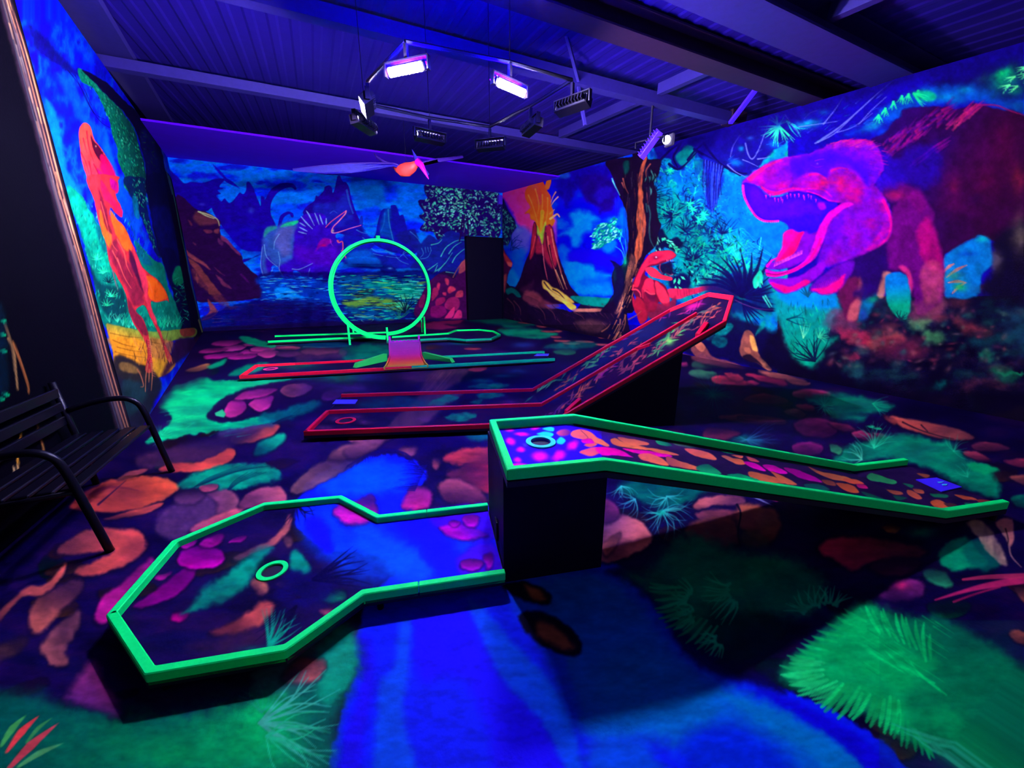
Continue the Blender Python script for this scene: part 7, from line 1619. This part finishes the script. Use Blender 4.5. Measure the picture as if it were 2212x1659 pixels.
rail(r, sh([g2(2.66, nn), g2(3.06, 4.25), g2(3.10, 4.77), g2(2.72, nf - .05)], r), RW, .055, M_redb, 1, label='bright scarlet end rail')
for (s0, n0, s1, n1) in ((1.02, nn + .05, 1.2, nn + .15), (2.0, nm - .03, 2.12, nm - .12), (2.42, nn + .05, 2.6, nn + .2)):
    rail(r, sh([g2(s0, n0, -.004), g2(s1, n1, -.004)], r), .05, .05, M_red, 1, name='deflector')
O2a = [g2(-1.66, nn), g2(.85, nn), g2(.85, nf), g2(-1.7, nf)]
O2b = [g2(.85, nn), g2(2.66, nn), g2(3.06, 4.25), g2(3.10, 4.77), g2(2.72, nf - .05), g2(.85, nf)]
for O_ in (O2a, O2b): slab(r, sh([(p[0], p[1], p[2] - .047) for p in O_], r), .03)
hc = at_z(747, 909, .08)
def z2(x, y):
    s = x * U2[0] + y * U2[1]
    return .12 + .577 * np.maximum(0, s - .85) - .042
ob = deck_top(None, O2a[:2] + O2b[1:-1] + O2a[2:], z2, (0, 0), A2, .011, FLOORDECK2, hole=(hc[0], hc[1], .07))
ob.parent = r; ob.location = -rl
ring_part(r, Vector(hc) - rl, .072, .105, M_red)
cup_floor(r, Vector(hc) - rl, .07, .035, M_cupd)
bm = bmesh.new()
prf = [(1.0, 0), (2.245, 0), (2.245, zr(2.245) - .085), (1.0, zr(1.0) - .085)]
va = [bm.verts.new(Vector((*(U2 * s + N2 * 3.80), z)) - rl) for s, z in prf]
vb = [bm.verts.new(Vector((*(U2 * s + N2 * 5.05), z)) - rl) for s, z in prf]
bm.faces.new(va); bm.faces.new(vb)
for i in range(4): bm.faces.new((va[i], va[(i + 1) % 4], vb[(i + 1) % 4], vb[i]))
from_bm('ramp_box', bm, M_black, r)
for s_, n_ in ((-1.5, 3.9), (-1.5, 4.95), (.2, 3.9), (.2, 4.95)):
    bm = bmesh.new()
    q = Vector(g2(s_, n_)) - rl; q.z = 0
    tube(bm, [q, q + Vector((0, 0, .045))], .02, 10)
    from_bm('foot', bm, M_blackm, r)
flat_quad('tee_mat', [(718, 873), (726, 864), (773, 864), (767, 873)], .081, M_matd, label='faded blue tee mat at the open end of the red double lane', cat='mat')

# --- far straight lane, red half and green half, with the rainbow ramp
A3 = radians(-10.3)
U3 = np.array([cos(A3), sin(A3)]); N3 = np.array([-sin(A3), cos(A3)])
def g3(s, n, z=.1):
    q = U3 * s + N3 * n
    return (q[0], q[1], z)
r = empty('golf_lane', g3(0, 7.3, 0), label='narrow straight golf lane, half red and half teal railed, crossing mid-hall', cat='golf lane')
rl = Vector(r.location)
rail(r, sh([g3(.07, 6.9), g3(-2.6, 6.9)], r), .05, .055, M_red, -1, label='red side rail')
rail(r, sh([g3(-2.6, 6.9), g3(-2.66, 7.82), g3(-2.0, 7.82)], r), .05, .055, M_redb, -1)
rail(r, sh([g3(-2.0, 7.82), g3(-.3, 7.80)], r), .05, .055, M_red, -1, label='red side rail')
rail(r, sh([g3(.07, 6.9), g3(2.8, 6.91)], r), .05, .055, M_green2, 1, label='teal side rail')
rail(r, sh([g3(.3, 7.78), g3(2.88, 7.76)], r), .05, .055, M_green2, -1, label='teal side rail')
O3 = [g3(-2.6, 6.9), g3(2.75, 6.91), g3(2.83, 7.76), g3(-2.66, 7.82)]
slab(r, sh([(p[0], p[1], .057) for p in O3], r), .03)
hc = at_z(585, 797, .06)
ob = deck_top(None, O3, lambda x, y: 0 * x + .061, (0, 0), A3, .02, FLOORDECK, hole=(hc[0], hc[1], .07))
ob.parent = r; ob.location = -rl
ring_part(r, Vector(hc) - rl, .075, .115, mat('pink_ring', (235, 50, 120), .4, .3), label='pink cup ring')
cup_floor(r, Vector(hc) - rl, .07, .03, M_cupd)
for s_ in (-2.4, -.8, 1.0, 2.6):
    for n_ in (7.0, 7.7):
        bm = bmesh.new()
        q = Vector(g3(s_, n_, 0)) - rl
        tube(bm, [q, q + Vector((0, 0, .03))], .02, 8)
        from_bm('foot', bm, M_blackm, r)
flat_quad('tee_mat', [(1153, 769), (1160, 764.5), (1186, 764.5), (1184, 769)], .064, M_matd, label='faded blue tee mat near the teal end of the straight lane', cat='mat')

# rainbow quarter-pipe jump across that lane
r = empty('jump_ramp', g3(-.02, 7.35, .064), A3, label='curved rainbow-painted jump ramp, yellow foot to magenta lip, across the straight lane', cat='ramp')
prof = []
for i in range(15):
    t = i / 14
    prof.append((-.46 + .86 * t, .005 + .36 * t ** 2.1))
def ramp_w(t): return .36 - .085 * min(1, t * 1.8)
mt = bpy.data.materials.new('rainbow_paint'); mt.use_nodes = True
nt = mt.node_tree
tc = nt.nodes.new('ShaderNodeTexCoord'); sx = nt.nodes.new('ShaderNodeSeparateXYZ'); mr = nt.nodes.new('ShaderNodeMapRange'); cr = nt.nodes.new('ShaderNodeValToRGB')
nt.links.new(tc.outputs['Object'], sx.inputs[0]); nt.links.new(sx.outputs['Y'], mr.inputs['Value'])
mr.inputs['From Min'].default_value = -.46; mr.inputs['From Max'].default_value = .40
nt.links.new(mr.outputs['Result'], cr.inputs['Fac'])
e = cr.color_ramp
e.elements[0].position = 0; e.elements[0].color = tuple(s2l((136, 136, 21))) + (1,)
e.elements[1].position = 1; e.elements[1].color = tuple(s2l((86, 0, 93))) + (1,)
for p_, c_ in ((.2, (162, 129, 21)), (.34, (183, 72, 21)), (.5, (162, 18, 50)), (.68, (126, 0, 93))):
    x_ = e.elements.new(p_); x_.color = tuple(s2l(c_)) + (1,)
nt.links.new(cr.outputs['Color'], nt.nodes['Principled BSDF'].inputs['Base Color'])
nt.nodes['Principled BSDF'].inputs['Roughness'].default_value = .5
bm = bmesh.new()
rows = []
for i, (y, z) in enumerate(prof):
    w = ramp_w(i / 14)
    rows.append([bm.verts.new((-w, y, z)), bm.verts.new((w, y, z)), bm.verts.new((w, y, 0)), bm.verts.new((-w, y, 0))])
for i in range(14):
    a, b = rows[i], rows[i + 1]
    for k in range(4): bm.faces.new((a[k], a[(k + 1) % 4], b[(k + 1) % 4], b[k]))
bm.faces.new(rows[0]); bm.faces.new(rows[-1])
from_bm('curved_face', bm, mt, r)
M_mag = mat('magenta_post', (130, 0, 130), .5, .3)
for s in (-1, 1):
    bm = bmesh.new()
    for i in range(14):
        pass
    rowl = []
    for i, (y, z) in enumerate(prof):
        w = ramp_w(i / 14) * s
        rowl.append([bm.verts.new((w, y, z + .002)), bm.verts.new((w + .022 * s, y, z + .002)), bm.verts.new((w + .022 * s, y, z + .05)), bm.verts.new((w, y, z + .05))])
    for i in range(14):
        a, b = rowl[i], rowl[i + 1]
        for k in range(4): bm.faces.new((a[k], a[(k + 1) % 4], b[(k + 1) % 4], b[k]))
    bm.faces.new(rowl[0]); bm.faces.new(rowl[-1])
    from_bm('side_lip', bm, mt, r)
    bm = bmesh.new()
    box_bm(bm, s * .275 - .02, s * .275 + .02, .38, .42, .0, .47)
    bev(bm, .005, 1)
    from_bm('corner_post', bm, M_mag, r)
bm = bmesh.new()
box_bm(bm, -.27, .27, .385, .41, .32, .375)
for i in range(7):
    box_bm(bm, -.23 + i * .07, -.2 + i * .07, .385, .41, .375, .39)
from_bm('back_lip', bm, M_mag, r)
# low green deflector wings either side
M_greenw = mat('wing_green', (30, 170, 60), .5, .3)
for s, lab in ((-1, 'low green deflector board slanting away left of the rainbow ramp'), (1, 'low green deflector board slanting away right of the rainbow ramp')):
    w = empty('deflector_board', g3(-.02 + s * .36, 7.5, .064), A3, label=lab, cat='board')
    bm = bmesh.new()
    p0, p1 = Vector((0, .22, 0)), Vector((s * .52, -.28, 0))
    d = (p1 - p0).normalized(); nrm = Vector((-d.y, d.x, 0)) * .03
    ts = [(p0, .14), (p1 - d * .05, .075), (p1, .0)]
    L_ = [(bm.verts.new(p + nrm), bm.verts.new(p - nrm), bm.verts.new(p - nrm * 2.2 + Vector((0, 0, h_))), bm.verts.new(p + nrm * .6 + Vector((0, 0, h_)))) for p, h_ in ts]
    for i in range(2):
        for k in range(4): bm.faces.new((L_[i][k], L_[i][(k + 1) % 4], L_[i + 1][(k + 1) % 4], L_[i + 1][k]))
    bm.faces.new(L_[0]); bm.faces.new(L_[-1])
    from_bm('board', bm, M_greenw, w)

# --- looping lane at the far end
r = empty('golf_lane', g3(0, 11.2, 0), label='far green golf lane with a full vertical loop and a pointed end', cat='golf lane')
rl = Vector(r.location)
def px_pts(L_, z=.12): return [tuple(at_z(x, y, z)) for x, y in L_]
nearL = px_pts([(578, 736.5), (735, 729), (838, 725)])
farL = px_pts([(594, 724), (760, 718.5), (838, 716)])
rail(r, sh(nearL, r), .05, .055, M_green, 1)
rail(r, sh(farL, r), .05, .055, M_green, -1)
nearR = px_pts([(835, 736), (966, 729.5), (1006, 733), (1062, 730.5), (1082, 722)])
farR = px_pts([(846, 726), (966, 718.5), (984, 712), (1034, 710.5), (1067, 714), (1082, 722)])
rail(r, sh(nearR, r), .05, .055, M_green2, 1, label='darker teal rail')  # darker material than the far rail
rail(r, sh(farR, r), .05, .055, M_green, -1)
for O_ in (nearL + farL[::-1], nearR + farR[::-1][1:]):
    slab(r, sh([(p[0], p[1], .07) for p in O_], r), .035)
    ob = deck_top(None, O_, lambda x, y: 0 * x + .074, (0, 0), A3, .03, FLOORDECK)
    ob.parent = r; ob.location = -rl
C0 = at_y(827, 632, 10.85)
NC = 72; R0 = 1.225; zc = .13 + R0
sC = C0[0] * U3[0] + C0[1] * U3[1]; nC = C0[0] * N3[0] + C0[1] * N3[1]
def hel(th, rad, off):
    n_ = nC + .30 - .78 * th / (2 * pi) + off
    q = U3 * (sC + sin(th) * rad) + N3 * n_
    return Vector((q[0], q[1], zc - cos(th) * rad)) - rl
bm = bmesh.new(); rows = []
for i in range(NC + 1):
    th = 2 * pi * i / NC
    rows.append([bm.verts.new(hel(th, R0, -.13)), bm.verts.new(hel(th, R0, .13)), bm.verts.new(hel(th, R0 - .02, .13)), bm.verts.new(hel(th, R0 - .02, -.13))])
for i in range(NC):
    for k in range(4): bm.faces.new((rows[i][k], rows[i][(k + 1) % 4], rows[i + 1][(k + 1) % 4], rows[i + 1][k]))
bm.faces.new(rows[0]); bm.faces.new(rows[-1])
from_bm('loop_band', bm, M_green, r, smooth=False)
for off in (-.14, .14):
    bm = bmesh.new(); rows = []
    for i in range(NC + 1):
        th = 2 * pi * i / NC
        rows.append([bm.verts.new(hel(th, R0 + .012, off - .02)), bm.verts.new(hel(th, R0 + .012, off + .02)), bm.verts.new(hel(th, R0 - .055, off + .02)), bm.verts.new(hel(th, R0 - .055, off - .02))])
    for i in range(NC):
        for k in range(4): bm.faces.new((rows[i][k], rows[i][(k + 1) % 4], rows[i + 1][(k + 1) % 4], rows[i + 1][k]))
    bm.faces.new(rows[0]); bm.faces.new(rows[-1])
    from_bm('loop_rail', bm, M_green, r)
def post(px, py, top, w=.05):
    b = Vector(at_z(px, py, 0)) - rl
    z = .0
    bb, zt = Vector(at_z(px, py, 0)), 0
    d = ray(px, top); t = (bb.x * d[0] + bb.y * d[1]) / (d[0] ** 2 + d[1] ** 2)
    zt = (CP + d * t)[2]
    bm = bmesh.new()
    box_bm(bm, b.x - w / 2, b.x + w / 2, b.y - w / 2, b.y + w / 2, 0, zt)
    from_bm('support_post', bm, M_green, r)
post(756, 745, 700); post(764, 724, 702); post(838, 739, 707); post(918, 722, 684, .05); post(912, 718, 690, .04)
bm = bmesh.new()
tube(bm, [hel(pi, R0 + .02, 0), hel(pi, R0 + .09, 0)], .05, 8)
from_bm('top_clamp', bm, M_green, r)

# ------------------------------------------------------------------ bench against the dark wall
r = empty('bench', (-1.6, 3.35, 0), label='dark slatted metal bench with tubular arms against the unlit wall', cat='bench')
rl = Vector(r.location)
y0, y1, xf, xb = 2.80, 3.90, -1.34, -1.80
for yy in (y0, y1):
    bm = bmesh.new()
    pts = [(xf + .04, yy, 0), (xf, yy, .30), (xf - .04, yy, .56), (xf - .08, yy, .64), (xf - .16, yy, .675), (xf - .30, yy, .665), (xb, yy, .62)]
    P_ = smooth_pts([(p[0], p[2]) for p in pts], 4, False)
    tube(bm, [Vector((p[0], yy, p[1])) - rl for p in P_], .021, 10)
    from_bm('arm', bm, M_blackm, r, smooth=True)
    bm = bmesh.new()
    tube(bm, [Vector(p) - rl for p in [(xb + .03, yy, 0), (xb + .0, yy, .42), (xb - .04, yy, .84)]], .021, 10)
    from_bm('leg', bm, M_blackm, r, smooth=True)
    bm = bmesh.new()
    tube(bm, [Vector(p) - rl for p in [(xf - .02, yy, .41), (xb, yy, .40)]], .016, 8)
    from_bm('seat_bearer', bm, M_blackm, r, smooth=True)
for i in range(5):
    bm = bmesh.new()
    x = xf - .05 - i * .095
    box_bm(bm, x - .036 - rl.x, x + .036 - rl.x, y0 - rl.y + .0, y1 - rl.y - .0, .415, .435)
    bev(bm, .006, 1)
    from_bm('seat_slat', bm, M_blackm, r)
for i in range(3):
    bm = bmesh.new()
    z = .55 + i * .105
    box_bm(bm, xb - .035 - rl.x, xb - .015 - rl.x, y0 - rl.y, y1 - rl.y, z - .035, z + .035)
    bev(bm, .006, 1)
    from_bm('back_slat', bm, M_blackm, r)

# ------------------------------------------------------------------ hanging pterosaur
M_pb = mat('pterosaur_body', (255, 70, 60), .5, .3, 0, .2, 30, .25)
M_pw = mat('pterosaur_wing', (22, 0, 130), .55, .3, 0, .2, 12, .35)
M_pd = mat('pterosaur_dark', (48, 14, 110), .55, .3)
M_pp = mat('pterosaur_beak', (215, 0, 180), .5, .3)
PY = 9.0
pc = Vector(at_y(878, 366, PY))
r = empty('hanging_pterosaur', tuple(pc), label='pterosaur model with spread wings and glowing pink belly hanging from the roof', cat='model')
def pp(x, y, dy=0.0): return Vector(at_y(x, y, PY + dy)) - pc
bm = bmesh.new()
pts = [pp(850, 361, .3), pp(858, 365, .2), pp(868, 368, .08), pp(880, 366, -.02), pp(892, 360, -.12), pp(900, 352, -.2)]
tube(bm, pts, [.02, .07, .12, .135, .095, .05], 14)
from_bm('body', bm, M_pb, r, smooth=True)
bm = bmesh.new()
tube(bm, [pp(897, 352, -.16), pp(903, 350, -.24), pp(910, 357, -.3), pp(926, 387, -.42)], [.04, .075, .06, .006], 10)
from_bm('beak', bm, M_pp, r, smooth=True)
bm = bmesh.new()
def thin(bm, P_, th):
    a = [bm.verts.new(p) for p in P_]
    b = [bm.verts.new(p + Vector((0, th, 0))) for p in P_]
    bm.faces.new(a); bm.faces.new(b)
    for i in range(len(a)): bm.faces.new((a[i], a[(i + 1) % len(a)], b[(i + 1) % len(a)], b[i]))
thin(bm, [pp(890, 322, -.2), pp(902, 340, -.24), pp(912, 352, -.27), pp(927, 376, -.34), pp(924, 381, -.34), pp(904, 358, -.26), pp(896, 346, -.23)], .03)
from_bm('crest', bm, M_pw, r)
def wing(P_, name, mt):
    """membrane between a leading edge and trailing edge, with a finger bone"""
    bm = bmesh.new()
    le, te = P_
    rows = []
    for a, b in zip(le, te):
        row = []
        for k in range(5):
            t = k / 4
            p = a.lerp(b, t) + Vector((0, 0, -.03 * math.sin(pi * t)))
            row.append((bm.verts.new(p), bm.verts.new(p + Vector((0, .0, -.008)))))
        rows.append(row)
    for i in range(len(rows) - 1):
        for k in range(4):
            for j in (0, 1):
                bm.faces.new((rows[i][k][j], rows[i][k + 1][j], rows[i + 1][k + 1][j], rows[i + 1][k][j]))
    for i in range(len(rows) - 1):
        for k in (0, 4):
            bm.faces.new((rows[i][k][0], rows[i + 1][k][0], rows[i + 1][k][1], rows[i][k][1]))
    o = from_bm(name, bm, mt, r, smooth=True)
    bm = bmesh.new()
    tube(bm, le, [.022 - .018 * i / (len(le) - 1) for i in range(len(le))], 6)
    from_bm('wing_bone', bm, M_pd, o, smooth=True)
wing(([pp(868, 360), pp(850, 353, .1), pp(800, 352, .2), pp(750, 353, .3), pp(690, 358, .4), pp(632, 364, .5)],
      [pp(868, 363), pp(850, 358, .1), pp(800, 367, .2), pp(760, 374, .3), pp(708, 377, .4), pp(634, 366, .5)]), 'wing', M_pw)
wing(([pp(890, 358), pp(915, 350, -.1), pp(945, 343, -.1), pp(975, 340, 0), pp(1000, 336, .1)],
      [pp(890, 366), pp(918, 356, -.1), pp(948, 349, -.1), pp(976, 344, 0), pp(1001, 338, .1)]), 'wing', M_pd)
bm = bmesh.new()
tube(bm, [pp(845, 356, .2), pp(830, 350, .25), pp(815, 340, .35), pp(808, 332, .4)], [.04, .033, .027, .01], 8)
from_bm('tail', bm, M_pd, r, smooth=True)
bm = bmesh.new()
top = Vector((0, 0, roof_z(PY) + UPR - .02 - pc.z))
tube(bm, [Vector((0, 0, .08)), top], .004, 5)
from_bm('suspension_wire', bm, M_blackm, r)
